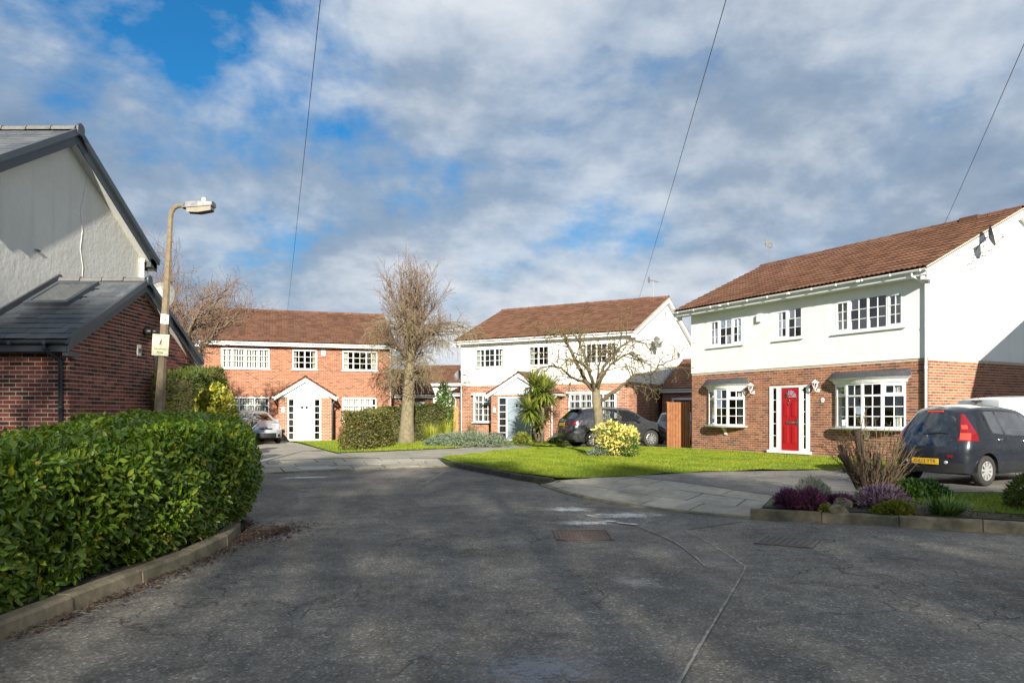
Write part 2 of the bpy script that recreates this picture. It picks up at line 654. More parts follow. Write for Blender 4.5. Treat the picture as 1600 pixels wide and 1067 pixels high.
ASPHALT = asphalt_mat('asphalt_worn', (0.175, 0.160, 0.138), 0.55, warm=0.08)
ASPHALT_DARK = asphalt_mat('asphalt_repair', (0.168, 0.154, 0.136), 0.45)
ASPHALT_DRIVE = asphalt_mat('asphalt_drive', (0.215, 0.200, 0.178), 0.4)
CONCRETE = pieces('concrete_flag', [(0.0, (0.315, 0.290, 0.235)), (0.6, (0.350, 0.322, 0.262)), (1.0, (0.390, 0.360, 0.300))], nscale=7, var=0.28, bscale=150, stain=(1.1, (0.11, 0.105, 0.075), 0.5, 0.78, 0.6))
CONCRETE_D = plain('concrete_drive', (0.30, 0.275, 0.225), 0.9, 0.28, 1.6, bmp=0.3, bscale=90)
KERB = pieces('kerb_concrete', [(0.0, (0.165, 0.138, 0.090)), (1.0, (0.245, 0.208, 0.142))], nscale=9, var=0.4, bscale=90, bmp=0.6, stain=(2.2, (0.055, 0.06, 0.03), 0.46, 0.7, 0.75))
KERB_MOSSY = pieces('kerb_mossy', [(0.0, (0.060, 0.054, 0.040)), (1.0, (0.105, 0.092, 0.068))], nscale=9, var=0.45, bscale=70, bmp=0.7, stain=(3.0, (0.05, 0.065, 0.02), 0.45, 0.7, 0.7))
SOIL = plain('garden_soil', (0.050, 0.036, 0.024), 0.95, 0.4, 9, bmp=0.9, bscale=25)
GROUND = plain('rough_grass', (0.070, 0.105, 0.028), 0.95, 0.35, 2.0, bmp=0.6, bscale=20)


def lawn_mat():
    m, nt, p, out = new_mat('lawn_turf')
    a = ramp(nt, pos_noise(nt, 0.7, 5, 0.6), [(0.3, (0.075, 0.145, 0.012)), (0.5, (0.165, 0.235, 0.016)), (0.75, (0.300, 0.310, 0.034))])
    a = ramp(nt, None, [(0.0, 0.0), (1.0, 1.0)]) if False else a
    b = ramp(nt, pos_noise(nt, 5, 6, 0.75), [(0.3, 0.55), (0.7, 1.35)])
    nt.links.new(mixc(nt, 1.0, a.outputs[0], b.outputs[0], 'MULTIPLY'), p.inputs['Base Color'])
    p.inputs['Roughness'].default_value = 0.85
    p.inputs['Specular IOR Level'].default_value = 0.2
    bump(nt, p, pos_noise(nt, 60, 4, 0.7), 0.9, 0.03)
    return m


LAWN = lawn_mat()

# the road is the lowest sheet, the gardens stand a kerb higher
poly_mesh('ground', [(-900, -900), (900, -900), (900, 900), (-900, 900)], -0.06, GROUND)
KL = [(-3.42, -14), (-3.40, 0), (-3.34, 3.0), (-3.28, 4.8), (-3.19, 6.2), (-3.10, 7.3), (-3.12, 8.3), (-3.30, 9.2), (-3.75, 10.2), (-4.5, 11.2), (-5.0, 13.0), (-5.4, 16.0), (-6.2, 18.0)]
FAR_KERB = [(-6.2, 18.0), (-3.86, 19.5), (-1.75, 20.75)]
LAWN_KERB = [(-1.75, 20.75), (-0.9, 18.9), (0.1, 16.5), (0.54, 15.7)]
DROP_KERB = [(0.56, 15.25), (0.90, 13.75), (1.35, 12.57), (1.85, 11.75), (2.44, 11.03), (3.28, 10.33)]
DROP_BACK = [(0.95, 15.25), (1.9, 15.9), (2.62, 16.1), (3.15, 15.05), (3.63, 14.07), (4.30, 12.3)]
BED_KERB = [(3.28, 10.33), (4.0, 10.05), (4.97, 9.69), (6.17, 9.02), (7.6, 8.25), (9.2, 7.3), (13, 4.8)]
road_pts = [(-3.42, -14)] + KL[1:] + FAR_KERB[1:] + LAWN_KERB[1:] + DROP_KERB + BED_KERB[1:] + [(40, -12), (40, -14)]
poly_mesh('road', road_pts, 0.0, ASPHALT)


def off_line(pts, d):
    """offset an open line to its left by d"""
    r = []
    for i, p in enumerate(pts):
        a = Vector(pts[max(i - 1, 0)])
        b = Vector(pts[min(i + 1, len(pts) - 1)])
        t = (b - a).normalized()
        r.append((p[0] - t.y * d, p[1] + t.x * d))
    return r


def resample(pts, step):
    P = [Vector(p) for p in pts]
    out = [P[0]]
    acc = 0.0
    for a, b in zip(P, P[1:]):
        d = (b - a).length
        t = step - acc
        while t <= d:
            out.append(a + (b - a) * (t / d))
            t += step
        acc = (acc + d) % step
    if (out[-1] - P[-1]).length > 0.12:
        out.append(P[-1])
    else:
        out[-1] = P[-1]
    return [(v.x, v.y) for v in out]


def smooth_line(pts, n=2):
    P = [Vector(p) for p in pts]
    for _ in range(n):
        Q = [P[0]]
        for a, b in zip(P, P[1:]):
            Q += [a * 0.75 + b * 0.25, a * 0.25 + b * 0.75]
        Q.append(P[-1])
        P = Q
    return [(v.x, v.y) for v in P]


slab('verge_ground', [(-60, -14)] + off_line(smooth_line(KL), .07) + [(-60, 18.0)], -0.05, 0.105, SOIL)
FAR_BACK = [(-7.7, 21.2), (-4.7, 22.9), (-2.25, 22.75)]
slab('garden_ground', FAR_BACK + off_line(LAWN_KERB, .06) + [DROP_BACK[0]] + DROP_BACK[1:] + [(3.42, 10.40)] + [(x + 0.07, y + 0.11) for x, y in BED_KERB[1:]] + [(60, -20), (60, 160), (-60, 160), (-60, 18.01), (-6.35, 18.01)], -0.05, 0.10, GROUND)


def kerb(name, pts, z0, z1, mat, width=0.13, step=0.92, side=1):
    base = bpy.data.objects.new(name, None)
    link(base)
    base['kind'] = 'structure'
    line = resample(smooth_line(pts), step)
    for i, (a, b) in enumerate(zip(line, line[1:])):
        a = Vector(a)
        b = Vector(b)
        t = (b - a).normalized()
        nrm = Vector((-t.y, t.x)) * side
        a2 = a + t * 0.005
        b2 = b - t * 0.005
        dz = rnd.uniform(-0.006, 0.006)
        dj = rnd.uniform(-0.006, 0.006)
        prof = [(dj, z0), (dj + 0.008, z1 + dz - 0.022), (dj + 0.03, z1 + dz), (width, z1 + dz), (width, z0)]
        vs = []
        for q in (a2, b2):
            for o_, z in prof:
                vs.append((q.x + nrm.x * o_, q.y + nrm.y * o_, z))
        n = len(prof)
        m = MB().add(vs, [tuple(range(n)), tuple(range(n, 2 * n))] + [(k, (k + 1) % n, n + (k + 1) % n, n + k) for k in range(n)])
        m.build('kerb_stone', mat, base)
    return base


kerb('hedge_kerb', KL[1:11], -0.03, 0.125, KERB)
kerb('far_kerb', FAR_KERB, -0.03, 0.030, KERB, side=1)
kerb('lawn_kerb', LAWN_KERB + [(0.76, 15.36)], -0.03, 0.135, KERB_MOSSY, step=0.6, side=1)
kerb('dropped_kerb', DROP_KERB, -0.03, 0.028, KERB, side=1, width=0.12)
kerb('flower_bed_kerb', BED_KERB[:6], -0.03, 0.145, KERB, side=1)


def curve_at(pts, s):
    P = [Vector(p) for p in pts]
    ds = [(b - a).length for a, b in zip(P, P[1:])]
    t = s * sum(ds)
    for a, b, d in zip(P, P[1:], ds):
        if t <= d or b is P[-1]:
            return a + (b - a) * min(1.0, t / d)
        t -= d
    return P[-1]


def flags(name, front, back, zf, zb, rows, size, base_mat, mat):
    """paving flags laid between two edge lines, every flag its own piece"""
    pts = front + back[::-1]
    n_b = 24
    fr = [curve_at(front, i / n_b) for i in range(n_b + 1)]
    bk = [curve_at(back, i / n_b) for i in range(n_b + 1)]
    vs = [(p.x, p.y, zf - 0.022) for p in fr] + [(p.x, p.y, zb - 0.022) for p in bk]
    bed = MB().add(vs, [(i, i + 1, n_b + 2 + i, n_b + 1 + i) for i in range(n_b)]).build(name, base_mat)
    bed['kind'] = 'structure'
    ln = sum((b - a).length for a, b in zip(fr, fr[1:]))
    lb = sum((b - a).length for a, b in zip(bk, bk[1:]))

    def P(s, t):
        a = curve_at(front, s)
        b = curve_at(back, s)
        q = a + (b - a) * t
        return (q.x, q.y, zf + (zb - zf) * t)
    for r in range(rows):
        t0, t1 = r / rows, (r + 1) / rows
        n = max(2, int(round((ln + (lb - ln) * (t0 + t1) / 2) / size)))
        cuts = [0.0] + sorted(min(0.98, max(0.02, (k + (0.5 if r % 2 else 0.0) + rnd.uniform(-0.15, 0.15)) / n)) for k in range(1 if r % 2 == 0 else 0, n)) + [1.0]
        for s0, s1 in zip(cuts, cuts[1:]):
            if s1 - s0 < 0.25 / n:
                continue
            es = 0.015 / ln
            et = 0.015 / 2.2
            dz = rnd.uniform(-0.004, 0.004)
            tl = rnd.uniform(-0.003, 0.003)
            sm = (s0 + s1) / 2
            ring = [P(s0 + es, t0 + et), P(sm, t0 + et), P(s1 - es, t0 + et), P(s1 - es, t1 - et), P(sm, t1 - et), P(s0 + es, t1 - et)]
            top = [(x, y, z + dz + (tl if k < 3 else -tl)) for k, (x, y, z) in enumerate(ring)]
            bot = [(x, y, z - 0.03) for x, y, z in ring]
            fs = [(0, 1, 4, 5), (1, 2, 3, 4)] + [(k, k + 6, (k + 1) % 6 + 6, (k + 1) % 6) for k in range(6)]
            MB().add(top + bot, fs).build('paving_flag', mat, bed)
    return bed


flags('pavement', off_line(DROP_KERB, 0.125), DROP_BACK, 0.030, 0.112, 3, 0.95, SOIL, CONCRETE)
FAR_BACK = [(-7.7, 21.2), (-4.7, 22.9), (-2.25, 22.75)]
flags('far_pavement', off_line(FAR_KERB, 0.135), FAR_BACK, 0.032, 0.112, 3, 0.9, SOIL, CONCRETE)

# drives and paths
poly_mesh('concrete_drive', [(-7.75, 21.25), (-4.7, 22.95), (-6.05, 25.6), (-9.9, 34.6), (-11.5, 37.4), (-16, 36.2), (-13.5, 31)], 0.116, CONCRETE_D)
poly_mesh('concrete_path', [(-4.68, 22.98), (-2.2, 22.8), (-1.0, 26.0), (0.0, 28.2), (0.9, 29.6), (0.8, 33.8), (-0.4, 34.2), (-1.0, 32.0), (-2.2, 29.3), (-4.0, 27.4), (-6.0, 25.6)], 0.116, CONCRETE_D)
poly_mesh('rear_drive', [(2.2, 29.5), (6.0, 29.6), (9.0, 36.0), (9.0, 40), (4.2, 33.6), (2.2, 34.0)], 0.117, ASPHALT_DRIVE)
poly_mesh('front_drive', DROP_BACK[2:] + [(4.45, 11.9), (5.0, 11.9), (6.5, 12.75), (8.7, 12.6), (11.4, 11.6), (15, 10), (22, 14), (24, 26), (17, 23.4), (11.3, 20.2), (10.3, 19.2), (9.2, 18.3), (7.7, 18.0), (4.5, 17.4), (2.7, 16.3)], 0.115, ASPHALT_DRIVE)


def bumpy(x, y):
    return 0.018 * math.sin(x * 1.7 + 0.6) * math.sin(y * 1.3) + 0.012 * math.sin(x * 4.1 + y * 2.3) + 0.02 * min(1.0, max(0.0, (y - 16) / 10))


LAWN_PTS = [(-1.62, 20.75), (-0.78, 18.95), (0.22, 16.55), (0.66, 15.75), (0.95, 15.27), (1.9, 15.92), (2.62, 16.2), (4.5, 17.38), (7.7, 17.98), (9.2, 18.28), (10.3, 19.2), (11.0, 20.1), (6.70, 27.95), (6.2, 29.5), (5.0, 29.9), (2.1, 29.7), (0.9, 29.4), (0.0, 28.1), (-1.0, 25.9), (-2.15, 22.7)]
poly_mesh('lawn', LAWN_PTS, 0.132, LAWN, sub=0.35, zf=bumpy)
D_LAWN_PTS = [(-6.0, 25.65), (-5.6, 27.3), (-4.6, 30.6), (-4.2, 38.8), (-8.7, 38.2), (-11.2, 37.3), (-9.8, 34.7)]
poly_mesh('lawn', D_LAWN_PTS, 0.130, LAWN, sub=0.5, zf=lambda x, y: 0.4 * bumpy(x, y))
STRIP_PTS = [(-5.97, 25.72), (-4.0, 27.5), (-2.2, 29.4), (-1.0, 32.1), (-1.6, 38.6), (-4.1, 38.8), (-4.5, 30.6), (-5.56, 27.35)]
poly_mesh('lawn', STRIP_PTS, 0.130, LAWN, sub=0.5, zf=lambda x, y: 0.4 * bumpy(x, y))
B_STRIP_PTS = [(-0.9, 32.6), (-0.4, 34.3), (0.8, 33.9), (0.95, 31.4), (2.15, 31.0), (2.15, 34.1), (3.2, 35.6), (-2.4, 39.0), (-1.5, 38.5)]
poly_mesh('lawn', B_STRIP_PTS, 0.128, LAWN, sub=0.5, zf=lambda x, y: 0.4 * bumpy(x, y))
slab('flower_bed', [(3.52, 10.52), (4.1, 10.20), (5.05, 9.85), (6.24, 9.18), (7.7, 8.40), (9.3, 7.45), (13, 5.2), (14.9, 9.9), (11.3, 11.5), (8.7, 12.5), (6.5, 12.65), (5.0, 11.8), (4.4, 11.75)], 0.0, 0.150, SOIL)
BED_GRASS = [(6.1, 10.1), (7.2, 9.1), (9.4, 8.0), (13, 5.9), (14.5, 9.9), (11.2, 11.3), (8.7, 12.2), (6.9, 12.1), (5.9, 11.4)]
poly_mesh('lawn', BED_GRASS, 0.168, LAWN, sub=0.4, zf=lambda x, y: 0.6 * bumpy(x, y))

# repairs in the asphalt: a dark trench with pale sealed joints
SEAL = plain('joint_seal', (0.26, 0.245, 0.215), 0.9, 0.5, 14)


def ground_pt(px, py, z=0.0):
    y = 1170 * (CAM_H - z) / (py - 647)
    return ((px - 800) / 1170 * y, y)


TR_A = [ground_pt(*p) for p in [(1062, 806), (985, 820), (1045, 842), (1075, 862), (1100, 885), (1100, 915), (1065, 985), (1040, 1067)]]
TR_B = [ground_pt(*p) for p in [(1160, 815), (1072, 828), (1105, 846), (1140, 867), (1167, 886), (1152, 915), (1110, 985), (1060, 1075)]]
poly_mesh('trench_repair', TR_A + TR_B[::-1], 0.004, ASPHALT_DARK)


def strip(name, pts, w, z, mat, jitter=0.3):
    v = []
    line = resample(smooth_line(pts, 2), 0.12)
    o = off_line(line, w)
    for a, b in zip(line, o):
        j = rnd.uniform(1 - jitter, 1 + jitter)
        v.append((a[0], a[1], z))
        v.append((a[0] + (b[0] - a[0]) * j, a[1] + (b[1] - a[1]) * j, z))
    n = len(line)
    me = MB().add(v, [(2 * i, 2 * i + 2, 2 * i + 3, 2 * i + 1) for i in range(n - 1)]).build(name, mat)
    me['kind'] = 'structure'
    return me


strip('joint_seal', TR_A[:5], 0.022, 0.008, SEAL, 0.6)
strip('joint_seal', TR_B[1:5], -0.022, 0.008, SEAL, 0.6)
strip('joint_seal', TR_B[4:], -0.018, 0.008, SEAL, 0.6)
strip('joint_seal', [ground_pt(1072, 828), ground_pt(1160, 815)], 0.018, 0.008, SEAL, 0.6)
strip('joint_seal', [ground_pt(640, 752), ground_pt(680, 741)], 0.05, 0.004, SEAL, 0.5)
strip('joint_seal', [ground_pt(668, 754), ground_pt(695, 737)], 0.05, 0.004, SEAL, 0.5)
strip('joint_seal', [ground_pt(705, 762), ground_pt(760, 759), ground_pt(790, 758)], 0.04, 0.004, SEAL, 0.7)


def spill_mat(name, col, lo, hi, amount, rough):
    """a thin patchy film: opaque specks on clear ground, fading out at the rim"""
    m, nt, p, out = new_mat(name)
    p.inputs['Base Color'].default_value = (*col, 1)
    p.inputs['Roughness'].default_value = rough
    tr = nt.nodes.new('ShaderNodeBsdfTransparent')
    mx = nt.nodes.new('ShaderNodeMixShader')
    tc = nt.nodes.new('ShaderNodeTexCoord')
    ln = nt.nodes.new('ShaderNodeVectorMath')
    ln.operation = 'LENGTH'
    nt.links.new(tc.outputs['Object'], ln.inputs[0])
    rim = ramp(nt, ln.outputs['Value'], [(0.10, 1.0), (1.0, 0.0)])
    n = pos_noise(nt, 24, 6, 0.85)
    n2 = pos_noise(nt, 5.0, 5, 0.75)
    s = math_node(nt, 'ADD', math_node(nt, 'MULTIPLY', n, 0.6), math_node(nt, 'MULTIPLY', n2, 0.4))
    s = math_node(nt, 'ADD', s, math_node(nt, 'MULTIPLY', math_node(nt, 'SUBTRACT', rim.outputs[0], 1.0), 0.24))
    k = ramp(nt, s, [(lo, 0.0), (hi, amount)])
    nt.links.new(k.outputs[0], mx.inputs[0])
    nt.links.new(tr.outputs[0], mx.inputs[1])
    nt.links.new(p.outputs[0], mx.inputs[2])
    nt.links.new(mx.outputs[0], out.inputs[0])
    return m


SPILL = spill_mat('white_residue', (0.72, 0.71, 0.66), 0.36, 0.50, 0.9, 0.8)
DAMP = spill_mat('damp_film', (0.105, 0.11, 0.12), 0.34, 0.50, 0.85, 0.22)


def film(name, px, py, rx, ry, z, mat, ang=0.0):
    x, y = ground_pt(px, py)
    n = 28
    vs = [(math.cos(2 * math.pi * k / n), math.sin(2 * math.pi * k / n), 0) for k in range(n)]
    me = bpy.data.meshes.new(name)
    me.from_pydata(vs, [], [tuple(range(n))])
    o = obj(name, me, mat)
    o.location = (x, y, z)
    o.scale = (rx, ry, 1)
    o.rotation_euler = (0, 0, ang)
    o['kind'] = 'structure'
    return o


film('white_spill', 975, 806, 0.85, 0.55, 0.012, SPILL, 0.1)
film('white_spill', 915, 818, 0.75, 0.35, 0.0125, SPILL, 0.1)
film('white_spill', 480, 746, 1.1, 0.45, 0.005, SPILL, 0.3)
film('white_spill', 890, 797, 0.6, 0.5, 0.0115, SPILL, 0.0)
film('damp_patch', 995, 910, 0.36, 0.42, 0.0055, DAMP)
film('damp_patch', 850, 1045, 0.75, 0.55, 0.0055, DAMP, 0.15)
film('damp_patch', 420, 838, 0.6, 0.8, 0.0055, DAMP)


PAINT_LINE = plain('worn_road_paint', (0.68, 0.67, 0.63), 0.8, 0.3, 40)
for a_, b_, w_ in (((943, 815.5), (958, 817), .10), ((962, 818), (992, 821.5), .09), ((915, 806), (925, 808), .05)):
    strip('road_marking', [ground_pt(*a_), ground_pt(*b_)], w_, 0.016, PAINT_LINE, 0.4)


# iron covers in the road
def px_cover(name, label, quad, mat, nx, ny, open_grid, group=None):
    P = [Vector(ground_pt(*q)) for q in quad]            # near-left, near-right, far-right, far-left
    c = (P[0] + P[1] + P[2] + P[3]) / 4
    ax = ((P[1] - P[0]) + (P[2] - P[3])).normalized()
    ay = Vector((-ax.y, ax.x))
    w = ((P[1] - P[0]).length + (P[2] - P[3]).length) / 2
    d = ((P[3] - P[0]).length + (P[2] - P[1]).length) / 2
    d = min(d, w * 1.25)
    t = thing(name, label, 'drain cover', (c.x, c.y, 0.0), math.atan2(ax.y, ax.x), group)
    m = MB()
    for x0, x1, y0, y1 in ((-w / 2, w / 2, -d / 2, -d / 2 + .035), (-w / 2, w / 2, d / 2 - .035, d / 2), (-w / 2, -w / 2 + .035, -d / 2 + .035, d / 2 - .035), (w / 2 - .035, w / 2, -d / 2 + .035, d / 2 - .035)):
        m.box(x0, x1, y0, y1, 0.001, 0.016)
    m.build('rim', mat, t, bevel=0.002)
    m = MB().box(-w / 2 + .04, w / 2 - .04, -d / 2 + .04, d / 2 - .04, 0.001, 0.007)
    for i in range(nx):
        for j in range(ny):
            x = -w / 2 + .05 + (w - .1) * (i + .5) / nx
            y = -d / 2 + .05 + (d - .1) * (j + .5) / ny
            sx = (w - .1) / nx * (0.34 if open_grid else 0.38)
            sy = (d - .1) / ny * (0.30 if open_grid else 0.38)
            m.box(x - sx, x + sx, y - sy, y + sy, 0.0072, 0.0125 if not open_grid else 0.017)
    m.build('plate', mat, t)
    return t


IRON = plain('rusty_cast_iron', (0.135, 0.090, 0.068), 0.7, 0.3, 18, bmp=0.5)
IRON2 = plain('worn_cast_iron', (0.105, 0.095, 0.085), 0.65, 0.3, 18, bmp=0.5)
px_cover('inspection_cover', 'rusty brown rectangular inspection cover in the middle of the road', [(864, 844), (957, 844), (953, 829), (868, 829)], IRON, 14, 9, False)
px_cover('drain_grate', 'grey cast iron drain grate in the road before the flower bed kerb', [(1172, 848), (1262, 857), (1288, 845), (1202, 839)], IRON2, 7, 8, True)
t = thing('utility_cover', 'pale concrete utility cover set in the far pavement', 'utility cover', (-5.10, 19.42, 0.050), 0.56)
t.rotation_euler = (0.028, 0, 0.56)
MB().box(-.46, .46, -.42, .42, -0.02, 0.012).build('lid', plain('pale_concrete', (0.42, 0.42, 0.38), 0.9, 0.1, 5), t)
# ------------------------------------------------------------------ houses
def wall_cells(u0, u1, z0, z1, holes):
    us = sorted({u0, u1, *[min(max(h[0], u0), u1) for h in holes], *[min(max(h[1], u0), u1) for h in holes]})
    zs = sorted({z0, z1, *[min(max(h[2], z0), z1) for h in holes], *[min(max(h[3], z0), z1) for h in holes]})
    for a, b in zip(us, us[1:]):
        for c, d in zip(zs, zs[1:]):
            um, zm = (a + b) / 2, (c + d) / 2
            if any(h[0] < um < h[1] and h[2] < zm < h[3] for h in holes):
                continue
            yield a, b, c, d


def wall(name, M, u0, u1, z0, z1, holes, mat, parent, thick=0.22, d=0.0):
    """a wall slab with openings; M(u, out, z) maps to house coordinates"""
    m = MB()
    for a, b, c, e in wall_cells(u0, u1, z0, z1, holes):
        m.box(a, b, d, d - thick, c, e, M)
    return m.build(name, mat, parent)


BRICK_L, BRICK_H, JOINT = 0.211, 0.0605, 0.0145


def brick_list(u0, u1, z0, z1, holes, top=None, phase=0):
    """brick rectangles (u0, u1, z0, z1) in stretcher bond; top(u) limits the height"""
    out = []
    course = BRICK_H + JOINT
    n = int((z1 - z0) / course + 0.01)
    for k in range(n):
        a = z0 + k * course + JOINT / 2
        b = a + BRICK_H
        spans = [(u0, u1)]
        for h in holes:
            if h[2] < b and h[3] > a:
                ns = []
                for s, e in spans:
                    if h[1] <= s or h[0] >= e:
                        ns.append((s, e))
                    else:
                        if h[0] > s:
                            ns.append((s, h[0]))
                        if h[1] < e:
                            ns.append((h[1], e))
                spans = ns
        x = u0 - (BRICK_L + JOINT) * (0.5 if (k + phase) % 2 else 0.0)
        while x < u1:
            for s, e in spans:
                p, q = max(x, s), min(x + BRICK_L, e)
                if q - p > 0.035:
                    if top is None or min(top(p), top(q)) > b:
                        out.append((p, q, a, b))
            x += BRICK_L + JOINT
    return out


BOXV = np.array([(-.5, 0, -.5), (.5, 0, -.5), (.5, 1, -.5), (-.5, 1, -.5), (-.5, 0, .5), (.5, 0, .5), (.5, 1, .5), (-.5, 1, .5)], dtype=float)
BOXF = [(0, 3, 2, 1), (4, 5, 6, 7), (1, 2, 6, 5), (2, 3, 7, 6), (3, 0, 4, 7)]      # local y points out of the wall


def lay_bricks(rects, M, mat, parent, house, single=0, proud=0.0035):
    """M(u, out, z) in house coordinates; the nearest `single` bricks become parts of their own"""
    o0 = Vector(M(0, 0, 0))
    ax = Vector(M(1, 0, 0)) - o0
    an = Vector(M(0, 1, 0)) - o0
    B = np.array([ax, an, (0, 0, 1)]).T
    W = house.matrix_basis
    pos, scl = [], []
    for a, b, c, d in rects:
        pos.append(M((a + b) / 2, -0.01, (c + d) / 2))
        scl.append((b - a, 0.01 + proud + rnd.uniform(-0.001, 0.0025), d - c))
    pos = np.array(pos)
    scl = np.array(scl)
    order = np.arange(len(pos))
    if single:
        wp = np.array([W @ Vector(p) for p in pos])
        dist = np.linalg.norm(wp - np.array([0, 0, CAM_H]), axis=1)
        order = np.argsort(dist)
        me = bpy.data.meshes.new('brick')
        me.from_pydata([tuple(v) for v in BOXV], [], BOXF)
        me.materials.append(mat)
        q = Matrix(B.tolist()).to_4x4()
        for i in order[:single]:
            o = bpy.data.objects.new('brick', me)
            link(o, parent)
            o.matrix_local = Matrix.Translation(pos[i]) @ q @ Matrix.Diagonal((*scl[i], 1))
        order = order[single:]
    if len(order):
        rot = np.repeat(B[None], len(order), 0)
        o = scatter('brickwork', BOXV, BOXF, pos[order], rot, scl[order], mat, parent)
        o['kind'] = 'stuff'


def tile_mesh(w=0.30, length=0.42, amp=0.016, lift=0.038, thick=0.022, n=10):
    V, Fc = [], []
    for i in range(n + 1):
        u = i / n
        h = amp * (1 - math.cos(4 * math.pi * u)) / 2 * 1.6
        x = (u - .5) * (w + 0.004)
        V += [(x, 0, lift + h - thick), (x, 0, lift + h), (x, length, h * 0.98 + 0.004)]
    for i in range(n):
        a, b = i * 3, (i + 1) * 3
        Fc += [(a, b, b + 1, a + 1), (a + 1, b + 1, b + 2, a + 2)]
    return V, Fc


def slate_mesh(w=0.30, length=0.36, lift=0.016, thick=0.009):
    h = w / 2 - 0.002
    return [(-h, 0, lift - thick), (h, 0, lift - thick), (h, 0, lift), (-h, 0, lift), (h, length, 0.003), (-h, length, 0.003), (-h, length, -0.004), (h, length, -0.004)], [(0, 1, 2, 3), (3, 2, 4, 5), (0, 3, 5, 6), (1, 7, 4, 2)]


def roof_slope(house, parent, x0, x1, ye, ze, yr, zr, kind, mat, single=0, gauge=0.34, w=0.30, holes=(), back=False):
    """tiles from the eaves line (ye, ze) to the ridge (yr, zr)"""
    pitch = math.atan2(zr - ze, abs(yr - ye))
    sgn = 1 if yr > ye else -1
    n_s = int(math.ceil((math.hypot(zr - ze, yr - ye) - 0.06) / gauge))
    gauge = (math.hypot(zr - ze, yr - ye) - 0.04) / n_s
    n_u = max(1, int(round((x1 - x0) / w)))
    w2 = (x1 - x0) / n_u
    sd = np.array((0, sgn * math.cos(pitch), math.sin(pitch)))
    nd = np.array((0, -sgn * math.sin(pitch), math.cos(pitch)))
    xd = np.array((1.0 * sgn, 0, 0))
    B = np.stack([xd, sd, nd], axis=1)
    bv, bf = (tile_mesh(w2, gauge + 0.07) if kind == 'tile' else slate_mesh(w2, gauge + 0.10))
    pos, tw, sx = [], [], []
    for j in range(n_s):
        for i in range(n_u + (1 if kind == 'slate' else 0)):
            xc = x0 + (i + 0.5) * w2
            fx = 1.0
            if kind == 'slate' and j % 2:
                xc -= w2 / 2
                if i == 0:
                    xc, fx = x0 + w2 / 4, .5
                elif i == n_u:
                    xc, fx = x1 - w2 / 4, .5
            elif i >= n_u:
                continue
            s = j * gauge
            p = np.array((xc, ye, ze)) + sd * s
            if any(h[0] < xc < h[1] and h[2] < p[1] + 0.5 * gauge * sgn * math.cos(pitch) < h[3] for h in holes):
                continue
            pos.append(p + nd * rnd.uniform(-0.002, 0.003) + sd * rnd.uniform(-0.006, 0.006))
            tw.append(rnd.uniform(-0.008, 0.008))
            sx.append((fx, 1.0, 1.0))
    pos = np.array(pos)
    rots = []
    for t in tw:
        c, s = math.cos(t), math.sin(t)
        rots.append(B @ np.array([[c, -s, 0], [s, c, 0], [0, 0, 1]]))
    rots = np.array(rots)
    W = house.matrix_basis
    order = np.arange(len(pos))
    if single:
        wp = np.array([W @ Vector(p) for p in pos])
        order = np.argsort(np.linalg.norm(wp - np.array([0, 0, CAM_H]), axis=1))
        me = bpy.data.meshes.new('roof_tile')
        me.from_pydata(bv, [], bf)
        for pl in me.polygons:
            pl.use_smooth = kind == 'tile' and pl.index % 2 == 1
        me.materials.append(mat)
        for i in order[:single]:
            o = bpy.data.objects.new('roof_tile', me)
            link(o, parent)
            o.matrix_local = Matrix.Translation(pos[i]) @ Matrix(rots[i].tolist()).to_4x4() @ Matrix.Diagonal((*sx[i], 1))
        order = order[single:]
    if len(order):
        o = scatter('tiling', bv, bf, pos[order], rots[order], np.array(sx)[order], mat, parent)
        o['kind'] = 'stuff'


def half_pipe(m, p0, p1, r, n=7, up=False):
    """an open half round gutter (or a ridge cap if up) along x"""
    sg = 1 if up else -1
    vs = []
    for p in (p0, p1):
        for k in range(n + 1):
            t = math.pi * k / n
            vs.append((p[0], p[1] + r * math.cos(t), p[2] + sg * r * math.sin(t)))
        for k in range(n + 1):
            t = math.pi * (n - k) / n
            vs.append((p[0], p[1] + (r - .008) * math.cos(t), p[2] + sg * (r - .008) * math.sin(t)))
    q = 2 * (n + 1)
    fs = [(k, (k + 1) % q, q + (k + 1) % q, q + k) for k in range(q)]
    m.add(vs, fs)
    m.add(vs[:q], [(k, k + 1, q - 2 - k, q - 1 - k) for k in range(n)])
    m.add(vs[q:], [(k, k + 1, q - 2 - k, q - 1 - k) for k in range(n)])


def ridge_caps(house, parent, x0, x1, y, z, r, mat, step=0.45):
    n = int((x1 - x0) / step)
    for i in range(n):
        a = x0 + (x1 - x0) * i / n
        b = x0 + (x1 - x0) * (i + 1) / n - 0.012
        m = MB()
        dz = rnd.uniform(-.004, .006)
        half_pipe(m, (a, y, z + dz), (b, y, z + dz), r, 8, True)
        half_pipe(m, (b - 0.03, y, z + dz), (b, y, z + dz), r + .012, 8, True)
        m.build('ridge_tile', mat, parent, smooth=False)


def gable_tri(name, x, y0, y1, z0, zr, mat, parent, thick=0.22, out=1, ym=None):
    ym = (y0 + y1) / 2 if ym is None else ym
    return MB().prism([(x, y0, z0), (x, y1, z0), (x, ym, zr)], (-thick * out, 0, 0)).build(name, mat, parent)


